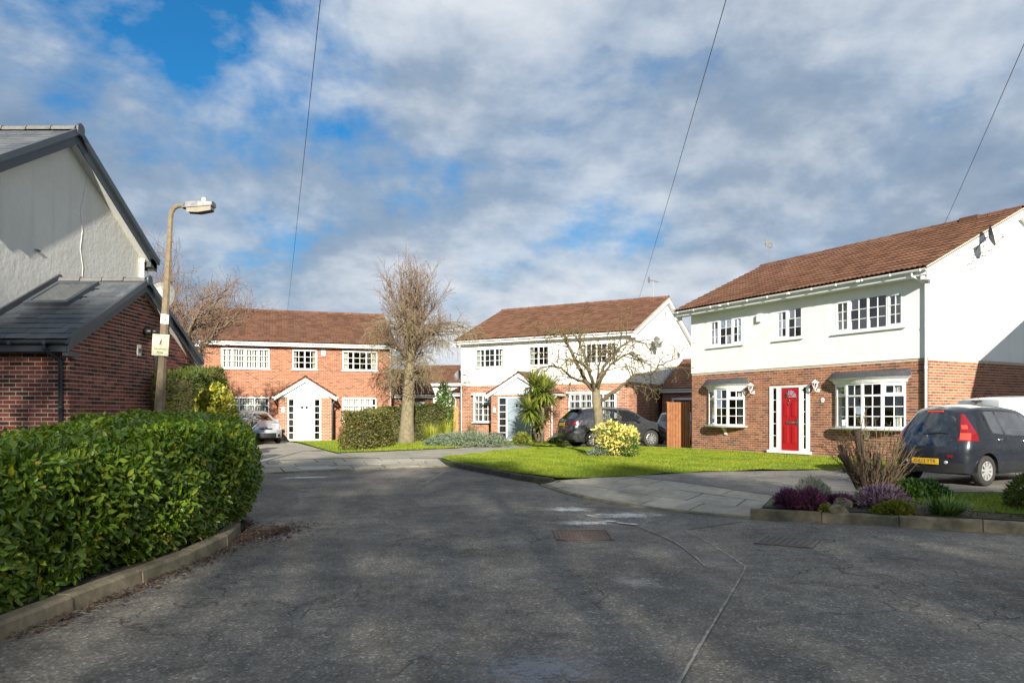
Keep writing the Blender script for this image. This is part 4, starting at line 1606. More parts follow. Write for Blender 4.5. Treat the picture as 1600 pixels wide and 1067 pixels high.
def porch(h, u0, u1, dep, zt, z_eave, z_apex, brick, door_mat, door_u, label_no, gable_fill, zb=.14, roof_over=.22):
    """brick porch with a white gable, glazed door screen and tiled roof"""
    um = (u0 + u1) / 2
    p = MB()
    p.box(u0, u0 + .10, -dep, -.01, zb - .1, z_eave)
    p.box(u1 - .10, u1, -dep, -.01, zb - .1, z_eave)
    a, b = door_u
    p.box(u0 + .10, a, -dep, -dep + .10, zb - .1, z_eave)
    p.box(b, u1 - .10, -dep, -dep + .10, zb - .1, z_eave)
    p.box(a, b, -dep, -dep + .10, zt, z_eave)
    pw = p.build('porch_wall', MORTAR, h)

    def PM(u, d, z):
        return (u, -dep - d, z)
    lay_bricks(brick_list(u0, u1, zb, z_eave, [(a, b, 0, zt)]), PM, brick, pw, h)
    lay_bricks(brick_list(0, dep, zb, z_eave, []), lambda u, d, z: (u1 + d, -dep + u, z), brick, pw, h)
    lay_bricks(brick_list(0, dep, zb, z_eave, []), lambda u, d, z: (u0 - d, -u, z), brick, pw, h)
    y0 = -dep - .18
    s = (z_apex - z_eave) / (um - u0 + roof_over)
    ze = z_eave - .02
    m = MB()
    m.prism([(u0 - .02, -dep - .03, z_eave), (u1 + .02, -dep - .03, z_eave), (um, -dep - .03, z_apex - .1)], (0, .05, 0))
    m.build('porch_gable', gable_fill, h)
    for sg in (-1, 1):
        ue = um + sg * (um - u0 + roof_over)
        m = MB().prism([(ue, y0, ze - .02), (um, y0, z_apex - .02), (um, y0, z_apex - .20), (ue, y0, ze - .19)], (0, .03, 0))
        m.build('porch_bargeboard', PVC, h)
        m = MB().prism([(ue, y0 + .001, ze), (um, y0 + .001, z_apex), (um, y0 + .001, z_apex + .05), (ue - sg * .0, y0 + .001, ze + .05)], (0, dep + .17, 0))
        rf = m.build('porch_roof', TILE, h)
        n = int((dep + .17) / .3)
        bv, bf = tile_mesh((dep + .17) / n, .40)
        ln = math.hypot(um - ue, z_apex - ze)
        sd = np.array(((um - ue) / ln, 0, (z_apex - ze) / ln))
        xd = np.array((0, -1.0 * -sg, 0))
        nd = np.cross(xd, sd)
        if nd[2] < 0:
            xd = -xd
            nd = -nd
        B = np.stack([xd, sd, nd], axis=1)
        pos = []
        k = max(1, int(ln / .32))
        for j in range(k):
            for i in range(n):
                pos.append(np.array((ue, y0 + (i + .5) * (dep + .17) / n, ze + .05)) + sd * (j * ln / k))
        o = scatter('tiling', bv, bf, np.array(pos), np.repeat(B[None], len(pos), 0), np.ones(len(pos)), TILE, rf)
        o['kind'] = 'stuff'
        g = MB()
        xg = ue + sg * .05
        g.tube([(xg, y0 + .02, ze - .03), (xg, -.02, ze - .03)], .05, 8)
        g.build('porch_gutter', PVC, h)
    g = MB()
    for i in range(3):
        ya = y0 + (dep + .17) * i / 3
        half = []
        g2 = MB()
        n = 6
        for yy in (ya, ya + (dep + .17) / 3 - .01):
            for k in range(n + 1):
                t = math.pi * k / n
                half.append((um + .11 * math.cos(t), yy, z_apex + .0 + .11 * math.sin(t)))
        g2.add(half, [(k, k + 1, n + 2 + k, n + 1 + k) for k in range(n)])
        g2.build('ridge_tile', TILE, h)
    # screen and door
    f = MB()
    yd = -dep + .03
    f.box(a, b, yd - .02, yd + .05, zt - .07, zt)
    f.box(a - .04, b + .04, yd - .09, yd + .05, zb - .01, zb + .06)
    w = b - a
    s0, s1 = a + w * .22, b - w * .22
    panes = []
    for c, e in ((a, a + .06), (s0 - .06, s0), (s1, s1 + .06), (b - .06, b)):
        f.box(c, e, yd - .02, yd + .05, zb + .06, zt - .07)
    for c, e in ((a + .06, s0 - .06), (s1 + .06, b - .06)):
        for j in range(1, 6):
            z = zb + .06 + (zt - .13 - zb) * j / 6
            f.box(c, e, yd - .01, yd + .03, z - .014, z + .014)
        panes.append([(c, yd + .01, zb + .06), (e, yd + .01, zb + .06), (e, yd + .01, zt - .07), (c, yd + .01, zt - .07)])
    finish_window(f, panes, h, PVC, FROST, 'door_frame')
    d = MB().box(s0 + .003, s1 - .003, yd + .0, yd + .04, zb + .065, zt - .075)
    for c, e in ((s0 + .08, (s0 + s1) / 2 - .04), ((s0 + s1) / 2 + .04, s1 - .08)):
        for q, r in ((zb + .25, zb + .85), (zb + 1.05, zb + 1.5)):
            d.box(c, e, yd - .008, yd - .0005, q, r)
    door = d.build('front_door', door_mat, h, bevel=.003)
    uc = (s0 + s1) / 2
    for du in (-.16, .06):
        MB().box(uc + du, uc + du + .11, yd - .004, yd - .001, zt - .52, zt - .40).build('door_light', FROST, door)
    m = MB().box(uc - .13, uc + .13, yd - .015, yd - .001, zb + .92, zb + .97)
    m.tube([(s0 + .08, yd - .001, zb + 1.0), (s0 + .08, yd - .05, zb + 1.0), (s0 + .19, yd - .05, zb + 1.0)], .01, 6)
    m.build('door_furniture', CHROME, door)
    # a lobby behind the screen
    MB().box(u0 + .11, u1 - .11, -.35, -.30, zb, z_eave).build('lobby_wall', ROOM, h)
    if label_no:
        pl = MB().box(u0 + .14, u0 + .27, -dep - .03, -dep - .008, 1.55, 1.78).build('number_plaque', PVC if label_no != '4' else BLACK_PLASTIC, h)
        me = text_mesh(label_no, .12)
        t_ = obj('house_number', me, BLACK_PLASTIC if label_no != '4' else PVC, pl)
        t_.location = (u0 + .205, -dep - .031, 1.665)
        t_.rotation_euler = (R(90), 0, 0)
    downpipe(h, u1 + .05, -dep + .12, z_eave - .02, zb, PVC if door_mat is GREY_DOOR else GREY_PLASTIC, (roof_over - .0, 0), r=.034)


porch(HB, 2.55, 5.85, 1.15, 2.32, 2.42, 3.45, BRICK_C, GREY_DOOR, (2.95, 5.3), '1', PVC)
eB = HB['roof_eave']
downpipe(HB, .03, -.065, eB - .03, .13, PVC, (.0, -.36))
dish(HB, (10.0, 2.2, 4.95), (.85, -.35, .3), .30, GALV, (9.67, 2.3, 4.8))
aerial(HB, 8.9, 4.8, 7.5, 1.0, 8, 1.4)
MB().box(8.35, 8.85, 4.4, 4.7, 7.42, 7.58).build('chimney_vent', TILE, HB, bevel=.02)
m = MB()
m.tube([(9.68, 2.25, .3), (9.68, 2.25, 4.75)], .012, 5)
m.build('wall_cable', BLACK_PLASTIC, HB)
m = MB()
for k in range(3):
    m.box(9.665, 9.675, 4.45 - .06 + k * .05, 4.45 - .03 + k * .05, 6.55, 6.75)
m.build('gable_vent', LEAD, HB)

# ---- the left brick house
d_win = [dict(u0=.80, u1=3.06, z0=3.72, z1=4.71), dict(u0=4.17, u1=5.37, z0=3.72, z1=4.71), dict(u0=6.65, u1=8.42, z0=3.72, z1=4.71),
         dict(u0=.95, u1=3.05, z0=1.05, z1=2.29), dict(u0=6.63, u1=8.38, z0=1.05, z1=2.29)]
HD = main_house('house', 'orange brick house with a white gabled porch behind the parked silver hatchback', D_O, D_ANG, 9.18, 9.1, .16, 2.9, 5.14, 7.12, BRICK_D, False, d_win, [dict(u0=3.6, u1=6.0, z0=.14, z1=2.4)], 0)
std_window(HD, front_M, .80, 3.06, 3.72, 4.71, [1, 1.3, 1.3, 1], blind=.7, d=-.02)
std_window(HD, front_M, 4.17, 5.37, 3.72, 4.71, [1, 1], d=-.02)
std_window(HD, front_M, 6.65, 8.42, 3.72, 4.71, [1, 1.3, 1], d=-.02)
std_window(HD, front_M, .95, 3.05, 1.05, 2.29, [1, 1.1, 1], rows=2, transom=.68, blind=.25, d=-.02)
std_window(HD, front_M, 6.63, 8.38, 1.05, 2.29, [1, 1.1, 1], rows=2, transom=.68, blind=.25, d=-.02)
porch(HD, 3.50, 6.02, 1.2, 2.24, 2.32, 3.24, BRICK_D, PVC, (3.92, 5.50), '2', PVC, zb=.16)
downpipe(HD, 9.10, -.065, HD['roof_eave'] - .03, .13, PVC, (.0, -.36))
MB().box(5.58, 5.80, -.11, -.008, 4.42, 4.70).build('alarm_box', PVC, HD, bevel=.02)
aerial(HD, -.1, 5.6, 7.0, 1.5, 7, 2.9)


# ---- single storey garages beside the houses
def garage(label, o, ang, L, D, zt, ridge_y, ridge_z, brick, door=None, window=None, name='garage', single_side=None):
    h = thing(name, label, 'garage', (o[0], o[1], 0), R(ang))
    holes = []
    if door:
        holes.append(door)
    if window:
        holes.append(window)
    bw = wall('brick_wall', front_M, 0, L, -.04, zt, holes, MORTAR, h)
    lay_bricks(brick_list(0, L, .1, zt, holes), front_M, brick, bw, h)
    for nm, M_ in (('side_wall', lambda u, d, z: (L + d, u, z)), ('side_wall', lambda u, d, z: (-d, u, z))):
        sw = wall(nm, M_, .22, D, -.04, zt, [], MORTAR, h, d=-.001)
        lay_bricks(brick_list(.0, D, .1, zt, [], None, 1), M_, brick, sw, h)
    rf = MB().prism([(-.05, -.25, zt - .02), (-.05, ridge_y, ridge_z), (-.05, D + .2, zt - .02), (-.05, D + .2, zt - .06), (-.05, -.25, zt - .06)], (L + .10, 0, 0)).build('roof', TILE, h)
    roof_slope(h, rf, -.05, L + .05, -.28, zt - .01, ridge_y, ridge_z + .02, 'tile', TILE)
    ridge_caps(h, rf, -.05, L + .05, ridge_y, ridge_z - .02, .12, TILE)
    MB().box(-.05, L + .05, -.27, -.245, zt - .20, zt - .03).build('fascia', PVC, h)
    g = MB()
    half_pipe(g, (-.05, -.325, zt - .04), (L + .05, -.325, zt - .04), .055)
    g.build('gutter', PVC, h)
    MB().box(-.04, L + .04, -.244, -.01, zt - .20, zt - .185).build('soffit', PVC, h)
    if door:
        a, b, c, e = door
        f = MB()
        f.box(a, a + .09, -.03, .05, c, e)
        f.box(b - .09, b, -.03, .05, c, e)
        f.box(a + .09, b - .09, -.03, .05, e - .09, e)
        fr = f.build('door_frame', PVC, h)
        m = MB().box(a + .09, b - .09, .02, .06, c, e - .09)
        for k in range(12):
            x = a + .12 + (b - a - .24) * k / 12
            m.box(x, x + .06, .008, .0195, c + .05, e - .13)
        m.build('garage_door', plain('garage_door_dark', (0.045, 0.04, 0.042), 0.5, .15), h)
    if window:
        std_window(h, front_M, *window, [1, 1] if window[1] - window[0] > .9 else [1], rows=2, cols=2, curtains=False, fw=.09)
    return h


vD = Vector((math.cos(R(D_ANG)), math.sin(R(D_ANG))))
nD = Vector((-vD.y, vD.x))
p = Vector(D_O) + vD * 9.42 + nD * .6
garage('low brick garage with white window beside the orange brick house, behind the tall bare tree', p, D_ANG, 2.1, 5.0, 2.52, 2.5, 3.9, BRICK_D, window=(1.0, 1.62, 1.35, 2.12))
vB = Vector((math.cos(R(B_ANG)), math.sin(R(B_ANG))))
nB = Vector((-vB.y, vB.x))
p = Vector(B_O) + vB * (9.64 + .26) + nB * 3.3
garage('brick garage with tiled roof between the two white houses', p, B_ANG, 3.0, 7.2, 2.72, 3.6, 4.35, BRICK_C, door=(.5, 2.75, .1, 2.25))
p = Vector(B_O) - vB * 1.25 + nB * .9
garage('narrow brick outbuilding with white gutter at the left end of the middle house', p, B_ANG, .95, 4.0, 2.62, 2.0, 3.3, BRICK_C, name='outbuilding')
gb = bpy.data.objects['outbuilding']
downpipe(gb, .30, -.07, 2.55, .13, PVC, (.0, -.25))
dish(gb, (-.2, 1.0, 3.6), (-.2, -.9, .3), .30, GALV, (.2, 1.6, 3.1))


# ---- houses whose shade or backs the picture needs
def plain_house(label, o, ang, L, D, zt, ridge, wallmat, roofmat=TILE):
    h = thing('house', label, 'house', (o[0], o[1], 0), R(ang))
    hs = [(1.0, 2.6, 3.8, 4.8), (4.0, 5.0, 3.8, 4.8), (6.2, 7.8, 3.8, 4.8), (1.0, 2.6, 1.0, 2.2), (6.0, 7.8, 1.0, 2.2)]
    hs = [q for q in hs if q[1] < L - .4 and q[3] < zt]
    wall('front_wall', front_M, 0, L, -.05, zt, hs, wallmat, h)
    wall('side_wall', lambda u, d, z: (L + d, u, z), .22, D, -.05, zt, [], wallmat, h, d=-.001)
    wall('side_wall', lambda u, d, z: (-d, u, z), .22, D, -.05, zt, [], wallmat, h, d=-.001)
    wall('rear_wall', lambda u, d, z: (u, D + d, z), 0.22, L - .22, -.05, zt, [], wallmat, h)
    gable_tri('gable_peak', L, 0, D, zt, ridge, wallmat, h)
    gable_tri('gable_peak', 0, 0, D, zt, ridge, wallmat, h, .22, -1)
    for q in hs:
        std_window(h, front_M, *q, [1, 1, 1], curtains=False)
    pit = (ridge - zt) / (D / 2)
    rf = MB().prism([(-.25, -.4, zt - .4 * pit + .1), (-.25, D / 2, ridge + .1), (-.25, D + .4, zt - .4 * pit + .1), (-.25, D + .4, zt - .4 * pit), (-.25, D / 2, ridge), (-.25, -.4, zt - .4 * pit)], (L + .5, 0, 0)).build('roof', roofmat, h)
    roof_slope(h, rf, -.25, L + .25, -.45, zt - .4 * pit + .10, D / 2, ridge + .12, 'tile', roofmat)
    MB().box(-.2, L + .2, -.42, -.40, zt - .4 * pit - .1, zt - .4 * pit + .09).build('fascia', PVC, h)
    return h


h = plain_house('neighbouring house just outside the right edge of the picture', (14.15, 5.2), 90, 9.6, 9.0, 5.1, 8.6, RENDER_W)
h.location = (23.2, 5.6, 0)
plain_house('distant low house with a brown roof glimpsed between the outbuilding and the tall bare tree', (-9.0, 61), -8, 7, 7, 4.0, 5.5, RENDER_W)
# ------------------------------------------------------------------ the left house with its brick extension
def house_a():
    h = thing('house', 'white rendered gable house with grey slate roof and dark red brick extension, at the left', 'house', (-9.53, 12.8, 0), 0.0)
    D, ridge = 6.5, 7.42
    zt = ridge - 3.25 * .577
    def GM(u, d, z):
        return (d, u, z)
    w = wall('rendered_wall', GM, 0, D, -.05, zt, [], RENDER_A, h)
    gable_tri('gable_peak', 0, 0, D, zt, ridge, RENDER_A, w)
    wall('front_wall', front_M, -9, -.22, -.05, zt, [(-8, -6.5, 3.8, 4.8), (-4, -2.4, 3.8, 4.8)], RENDER_A, h)
    wall('rear_wall', lambda u, d, z: (u, D + d, z), -9, -.22, -.05, zt, [], RENDER_A, h)
    wall('far_wall', lambda u, d, z: (-9 - d, u, z), .22, D - .22, -.05, zt, [], RENDER_A, h)
    for u0 in (-8, -4):
        std_window(h, front_M, u0, u0 + 1.5, 3.8, 4.8, [1, 1, 1], curtains=False)
    # trowelled crack running down the gable
    m = MB()
    pts = [(0.004, 3.95, 6.75), (0.004, 3.85, 6.3), (0.004, 3.72, 5.95), (0.004, 3.80, 5.5), (0.004, 3.72, 5.1), (0.004, 3.82, 4.7), (0.004, 3.78, 4.35)]
    m.tube(pts, [.003, .006, .005, .007, .005, .006, .003], 5)
    m.build('render_crack', RENDER_A, w)
    MB().box(.0, .03, 2.15, 2.3, 4.72, 4.75).build('wall_hook', GREY_PLASTIC, h)
    # roof
    s = .577
    ov, x1, x0 = .36, .25, -9.2
    ye, ze = -ov, zt - ov * s + .12
    yr, zr = 3.25, ridge + .12
    rf = MB().prism([(x0, ye, ze - .03), (x0, yr, zr - .03), (x0, D + ov, ze - .03), (x0, D + ov, ze - .09), (x0, yr, zr - .09), (x0, ye, ze - .09)], (x1 - x0 - .01, 0, 0)).build('roof', SLATE, h)
    roof_slope(h, rf, x0, x1 - .03, ye - .03, ze - .015, yr, zr - .015, 'slate', SLATE, 60, .26)
    roof_slope(h, rf, x0, x1 - .03, D + ov + .03, ze - .015, yr, zr - .015, 'slate', SLATE, 0, .26)
    ridge_caps(h, rf, x0, x1 - .02, yr, zr - .03, .11, RIDGE_GREY, .5)
    for ya in (ye - .02, D + ov + .02):
        sg = -1 if ya < 0 else 1
        MB().prism([(x1 - .03, ya, ze + .035), (x1 - .03, yr, zr + .045), (x1 - .03, yr, zr - .10), (x1 - .03, ya, ze - .10)], (.06, 0, 0)).build('verge_cap', GREY_PLASTIC, h)
        MB().prism([(x1 - .06, ya - sg * .03, ze - .085), (x1 - .06, yr, zr - .085), (x1 - .06, yr, zr - .31), (x1 - .06, ya - sg * .03, ze - .29)], (.028, 0, 0)).build('bargeboard', GREY_PLASTIC, h)
        MB().prism([(.002, ya - sg * .05, ze - .24), (.002, yr, zr - .25), (.002, yr, zr - .27), (.002, ya - sg * .05, ze - .26)], (x1 - .065, 0, 0)).build('verge_soffit', PVC_OLD, h)
    MB().lathe([(0, .0), (.13, 0.0), (.14, .02), (.13, .05), (0, .05)], 18, 'x', (x1 + .005, yr, zr + .0)).build('ridge_end', GREY_PLASTIC, h)
    MB().box(-.1, x1 - .032, D + .0, D + ov - .02, zt - .30, zt - .08).build('box_end', GREY_PLASTIC, h)
    MB().box(x0, x1 - .04, D + ov - .02, D + ov + .005, ze - .25, ze - .04).build('fascia', GREY_PLASTIC, h)
    MB().box(x0, x1 - .04, -ov - .005, -ov + .02, ze - .25, ze - .04).build('fascia', GREY_PLASTIC, h)
    m = MB()
    m.tube([(.06, D - .12, 3.2), (.06, D - .12, 5.35)], .055, 10)
    m.lathe([(.06, 5.33), (.068, 5.34), (.068, 5.42), (.06, 5.43)], 10, 'z', (.06, D - .12, 0))
    m.build('vent_pipe', CREAM, h)

    # brick extension, gable to the right
    ex, y0, y1 = 1.73, .40, 5.45
    yr2, apex, et = 2.925, 4.16, 2.80
    sl = (apex - et) / (yr2 - y0)
    fw = wall('extension_front_wall', front_M, 0.0, ex, -.05, et - .02, [], MORTAR_A, h, .10, -y0)
    lay_bricks(brick_list(0.0, ex + .0, .05, et - .04, []), lambda u, d, z: (u, y0 - d, z), BRICK_A, fw, h, 130)
    gw = wall('extension_gable_wall', lambda u, d, z: (ex + d, u, z), y0 + .10, y1, -.05, et - .02, [], MORTAR_A, h, .10, -.0005)
    MB().prism([(ex - .001, y0, et - .02), (ex - .001, y1, et - .02), (ex - .001, yr2, apex)], (-.10, 0, 0)).build('extension_peak', MORTAR_A, h)
    top = lambda u: et - .01 + sl * (u - y0 if u < yr2 else y1 - u)
    lay_bricks(brick_list(y0, y1, .05, apex, [], top, 1), lambda u, d, z: (ex + d, u, z), BRICK_A, gw, h, 300)
    wall('extension_rear_wall', lambda u, d, z: (u, y1 + d, z), 0, ex - .1, -.05, et - .02, [], MORTAR_A, h, .10, -.002)
    ov2 = .26
    ye2, ze2 = y0 - ov2, et - ov2 * sl + .10
    zr2 = apex + .10
    xe = ex + .16
    rf2 = MB().prism([(.0, ye2, ze2 - .03), (.0, yr2, zr2 - .03), (.0, y1 + ov2, ze2 - .03), (.0, y1 + ov2, ze2 - .08), (.0, yr2, zr2 - .08), (.0, ye2, ze2 - .08)], (xe - .01, 0, 0)).build('extension_roof', SLATE, h)
    sx0, sx1, sy0, sy1 = .17, 1.02, 1.55, 2.66
    roof_slope(h, rf2, .03, xe - .03, ye2 - .03, ze2 - .015, yr2, zr2 - .015, 'slate', SLATE, 200, .245, .36, [(sx0 + .02, sx1 - .02, sy0, sy1)])
    roof_slope(h, rf2, .03, xe - .03, y1 + ov2 + .03, ze2 - .015, yr2, zr2 - .015, 'slate', SLATE, 0, .245, .36)
    ridge_caps(h, rf2, .05, xe - .02, yr2, zr2 - .03, .09, RIDGE_GREY, .42)
    for ya in (ye2 - .02, y1 + ov2 + .02):
        sg = -1 if ya < 2 else 1
        MB().prism([(xe - .03, ya, ze2 + .03), (xe - .03, yr2, zr2 + .04), (xe - .03, yr2, zr2 - .08), (xe - .03, ya, ze2 - .08)], (.055, 0, 0)).build('verge_cap', GREY_PLASTIC, h)
        MB().prism([(xe - .055, ya - sg * .03, ze2 - .075), (xe - .055, yr2, zr2 - .075), (xe - .055, yr2, zr2 - .24), (xe - .055, ya - sg * .03, ze2 - .23)], (.024, 0, 0)).build('bargeboard', GREY_PLASTIC, h)
        MB().prism([(ex + .009, ya - sg * .05, ze2 - .20), (ex + .009, yr2, zr2 - .20), (ex + .009, yr2, zr2 - .22), (ex + .009, ya - sg * .05, ze2 - .22)], (.09, 0, 0)).build('verge_soffit', PVC_OLD, h)
    MB().lathe([(0, .0), (.105, 0.0), (.112, .02), (.105, .04), (0, .04)], 16, 'x', (xe + .01, yr2, zr2 - .005)).build('ridge_end', GREY_PLASTIC, h)
    # lead flashing against the gable, stepped up the slope
    MB().prism([(.002, ye2, ze2 + .0), (.002, yr2, zr2 + .0), (.002, yr2, zr2 + .13), (.002, ye2, ze2 + .13)], (.05, 0, 0)).build('flashing', LEAD, h)
    MB().prism([(.002, y1 + ov2, ze2 + .0), (.002, yr2, zr2 + .0), (.002, yr2, zr2 + .13), (.002, y1 + ov2, ze2 + .13)], (.05, 0, 0)).build('flashing', LEAD, h)
    MB().box(.01, xe - .06, ye2 + .0, ye2 + .025, ze2 - .23, ze2 - .05).build('fascia', GREY_PLASTIC, h)
    MB().box(.01, xe - .06, ye2 + .026, y0 - .008, ze2 - .225, ze2 - .21).build('soffit', GREY_PLASTIC, h)
    MB().box(ex + .009, xe - .058, ye2 + .03, y0 + .12, ze2 - .30, ze2 - .226).build('box_end', GREY_PLASTIC, h)
    MB().box(ex + .009, xe - .058, y1 - .10, y1 + ov2 - .02, ze2 - .34, ze2 - .226).build('box_end', GREY_PLASTIC, h)
    g = MB()
    half_pipe(g, (.0, ye2 - .05, ze2 - .05), (xe - .03, ye2 - .05, ze2 - .05), .058)
    for xx in (.3, .9, 1.5):
        g.box(xx - .03, xx + .03, ye2 - .11, ye2 + .0, ze2 - .112, ze2 - .05)
    g.build('gutter', GREY_PLASTIC, h)
    downpipe(h, 1.60, y0 - .05, ze2 - .08, .1, GREY_PLASTIC, (-.12, -.26), r=.036)
    # roof light
    def slope_pt(x, y, n):
        nv = Vector((0, -sl, 1)).normalized()
        p = Vector((x, y, ze2 + (y - ye2) * sl)) + nv * n
        return tuple(p)
    f = MB()
    for (a, b, c, e) in ((sx0, sx1, sy0, sy0 + .10), (sx0, sx1, sy1 - .09, sy1), (sx0, sx0 + .08, sy0 + .10, sy1 - .09), (sx1 - .08, sx1, sy0 + .10, sy1 - .09)):
        f.add([slope_pt(a, c, -.02), slope_pt(b, c, -.02), slope_pt(b, e, -.02), slope_pt(a, e, -.02), slope_pt(a, c, .085), slope_pt(b, c, .085), slope_pt(b, e, .085), slope_pt(a, e, .085)],
              [(0, 3, 2, 1), (4, 5, 6, 7), (0, 1, 5, 4), (1, 2, 6, 5), (2, 3, 7, 6), (3, 0, 4, 7)])
    rl = f.build('roof_light', GREY_PLASTIC, h, bevel=.006)
    MB().quad(slope_pt(sx0 + .08, sy0 + .10, .07), slope_pt(sx1 - .08, sy0 + .10, .07), slope_pt(sx1 - .08, sy1 - .09, .07), slope_pt(sx0 + .08, sy1 - .09, .07)).build('pane', ROOF_GLASS, rl)
    MB().quad(slope_pt(sx0 + .08, sy0 + .10, .06), slope_pt(sx1 - .08, sy0 + .10, .06), slope_pt(sx1 - .08, sy1 - .09, .06), slope_pt(sx0 + .08, sy1 - .09, .06)).build('pane_reflection_sheet', CREAM, rl)  # pale sheet under the pane, standing in for the sky reflected in it
    # flue and vent on the gable
    m = MB()
    yf, zf = 3.10, 3.20
    m.lathe([(.085, 0.0), (.085, .025), (.062, .03), (.062, .16)], 14, 'x', (ex + .006, yf, zf))
    m.tube([(ex + .16, yf, zf), (ex + .22, yf + .05, zf), (ex + .25, yf + .25, zf), (ex + .25, yf + .42, zf + .02), (ex + .25, yf + .48, zf + .12), (ex + .25, yf + .48, zf + .55)], .055, 12)
    m.lathe([(.064, .0), (.07, .01), (.07, .06), (.064, .07)], 12, 'y', (ex + .25, yf + .28, zf))
    m.build('flue_pipe', BLACK_PLASTIC, h, smooth=True)
    v = MB().box(ex + .008, ex + .03, 2.74, 2.90, 2.66, 2.90).build('wall_vent', CREAM, h, bevel=.004)
    m = MB().lathe([(.045, 0.0), (.05, .012), (.0, .013)], 12, 'x', (ex + .031, 2.82, 2.78))
    m.build('vent_grille', GREY_PLASTIC, v)
    MB().box(ex + .008, ex + .06, 3.52, 3.60, .1, 2.9).build('meter_trunking', BLACK_PLASTIC, h)
    dish(h, (ex - .3, y1 - .9, 4.15), (.1, -.9, .25), .34, GALV, (ex - .3, y1 - .4, 3.4))


house_a()


# ------------------------------------------------------------------ street lamp with its notice
def street_lamp():
    t = thing('street_lamp', 'leaning weathered concrete street lamp in front of the brick extension', 'street lamp', (-6.20, 13.0, 0.10), 0)
    lean = R(3.0)
    t.rotation_euler = (R(-.6), lean, 0)
    col = MB()
    n = 8
    prof = [(0.118, 0.0), (0.112, 1.3), (0.108, 1.55), (0.088, 2.1), (0.080, 2.9), (0.068, 3.7), (0.060, 4.35)]
    col.lathe([(r_ * .84, z_) for r_, z_ in prof], n, 'z')
    col.build('column', CONC_POST, t)
    b = MB()
    b.lathe([(.050, 4.35), (.056, 4.352), (.056, 4.40), (.047, 4.41)], n, 'z')
    pts = [(0, 0, 4.40), (0, 0, 4.78), (.012, 0, 4.88), (.05, 0, 4.95), (.12, -.01, 4.985), (.22, -.02, 5.0)]
    b.tube(pts, [.047, .043, .043, .042, .04, .036], 8)
    b.build('bracket', CONC_POST, t)
    m = MB()
    x0, x1 = .20, .74
    sec = lambda x, w, zb_, zt_: [(x, -w, zb_), (x, -w * .9, zt_ - .02), (x, -w * .4, zt_), (x, w * .4, zt_), (x, w * .9, zt_ - .02), (x, w, zb_)]
    S = [sec(x0, .05, 4.95, 5.03), sec(x0 + .08, .10, 4.95, 5.07), sec(x0 + .3, .115, 4.97, 5.09), sec(x1, .105, 5.01, 5.09)]
    vs = [p for s in S for p in s]
    fs = [(i * 6 + k, i * 6 + (k + 1) % 6, (i + 1) * 6 + (k + 1) % 6, (i + 1) * 6 + k) for i in range(3) for k in range(6)] + [tuple(range(6)), tuple(range(18, 24))]
    hd = m.add(vs, fs).build('lantern', GALV, t)
    m = MB()
    S = [sec(x0 + .10, .085, 4.945, 4.90), sec(x0 + .3, .10, 4.965, 4.90), sec(x1 - .02, .09, 5.005, 4.95)]
    vs = [p for s in S for p in s]
    fs = [(i * 6 + k, i * 6 + (k + 1) % 6, (i + 1) * 6 + (k + 1) % 6, (i + 1) * 6 + k) for i in range(2) for k in range(6)] + [tuple(range(6)), tuple(range(12, 18))]
    m.add(vs, fs).build('diffuser', plain('cloudy_diffuser', (0.30, 0.27, 0.21), 0.35, .15), hd)
    MB().lathe([(.0, 5.16), (.03, 5.155), (.036, 5.13), (.036, 5.085)], 10, 'z', (x0 + .36, 0, 0)).build('photocell', PVC, hd)
    MB().lathe([(.070, 2.92), (.0710, 2.925), (.0690, 3.08), (.068, 3.085)], 8, 'z').build('white_sticker', PVC, t)
    m = MB()
    for z in (2.98, 3.04):
        m.box(.025, .05, -.0705, -.060, z, z + .022)
    m.build('sticker_marks', BRASS, t)
    MB().box(.03, .08, -.104, -.075, .38, .85).build('access_door', GREY_PLASTIC, t)
    # notice
    pl = MB().box(-.145, .145, -.108, -.100, 2.36, 2.73).build('notice_board', plain('notice_cream', (0.60, 0.60, 0.42), 0.5, .12, 14), t, bevel=.003)
    MB().box(-.05, .05, -.100, -.080, 2.45, 2.64).build('clamp', GALV, pl)
    for s, z, sz in (('This is a', 2.695, .052), ('HomeWatch', 2.478, .040), ('Area', 2.418, .056)):
        me = text_mesh(s, sz, .0008)
        o = obj('lettering', me, BLACK_PLASTIC, pl)
        o.location = (0, -.109, z)
        o.rotation_euler = (R(90), 0, 0)
    f = MB()                                          # small running figure
    for a, b, r in (((.012, .625), (.004, .585), .013), ((.004, .585), (-.008, .56), .010), ((-.008, .56), (-.028, .548), .007), ((.004, .585), (.018, .555), .009), ((.018, .555), (.010, .525), .007), ((.010, .615), (.032, .60), .006), ((.010, .615), (-.016, .598), .006)):
        f.tube([(a[0], -.1092, a[1] + 2.0), (b[0], -.1092, b[1] + 2.0)], r * .75, 6)
    f.lathe([(0, -.001), (.012, -.001), (.012, .001), (0, .001)], 10, 'y', (.018, -.1092, 2.643))
    f.build('figure_mark', BLACK_PLASTIC, pl)


street_lamp()


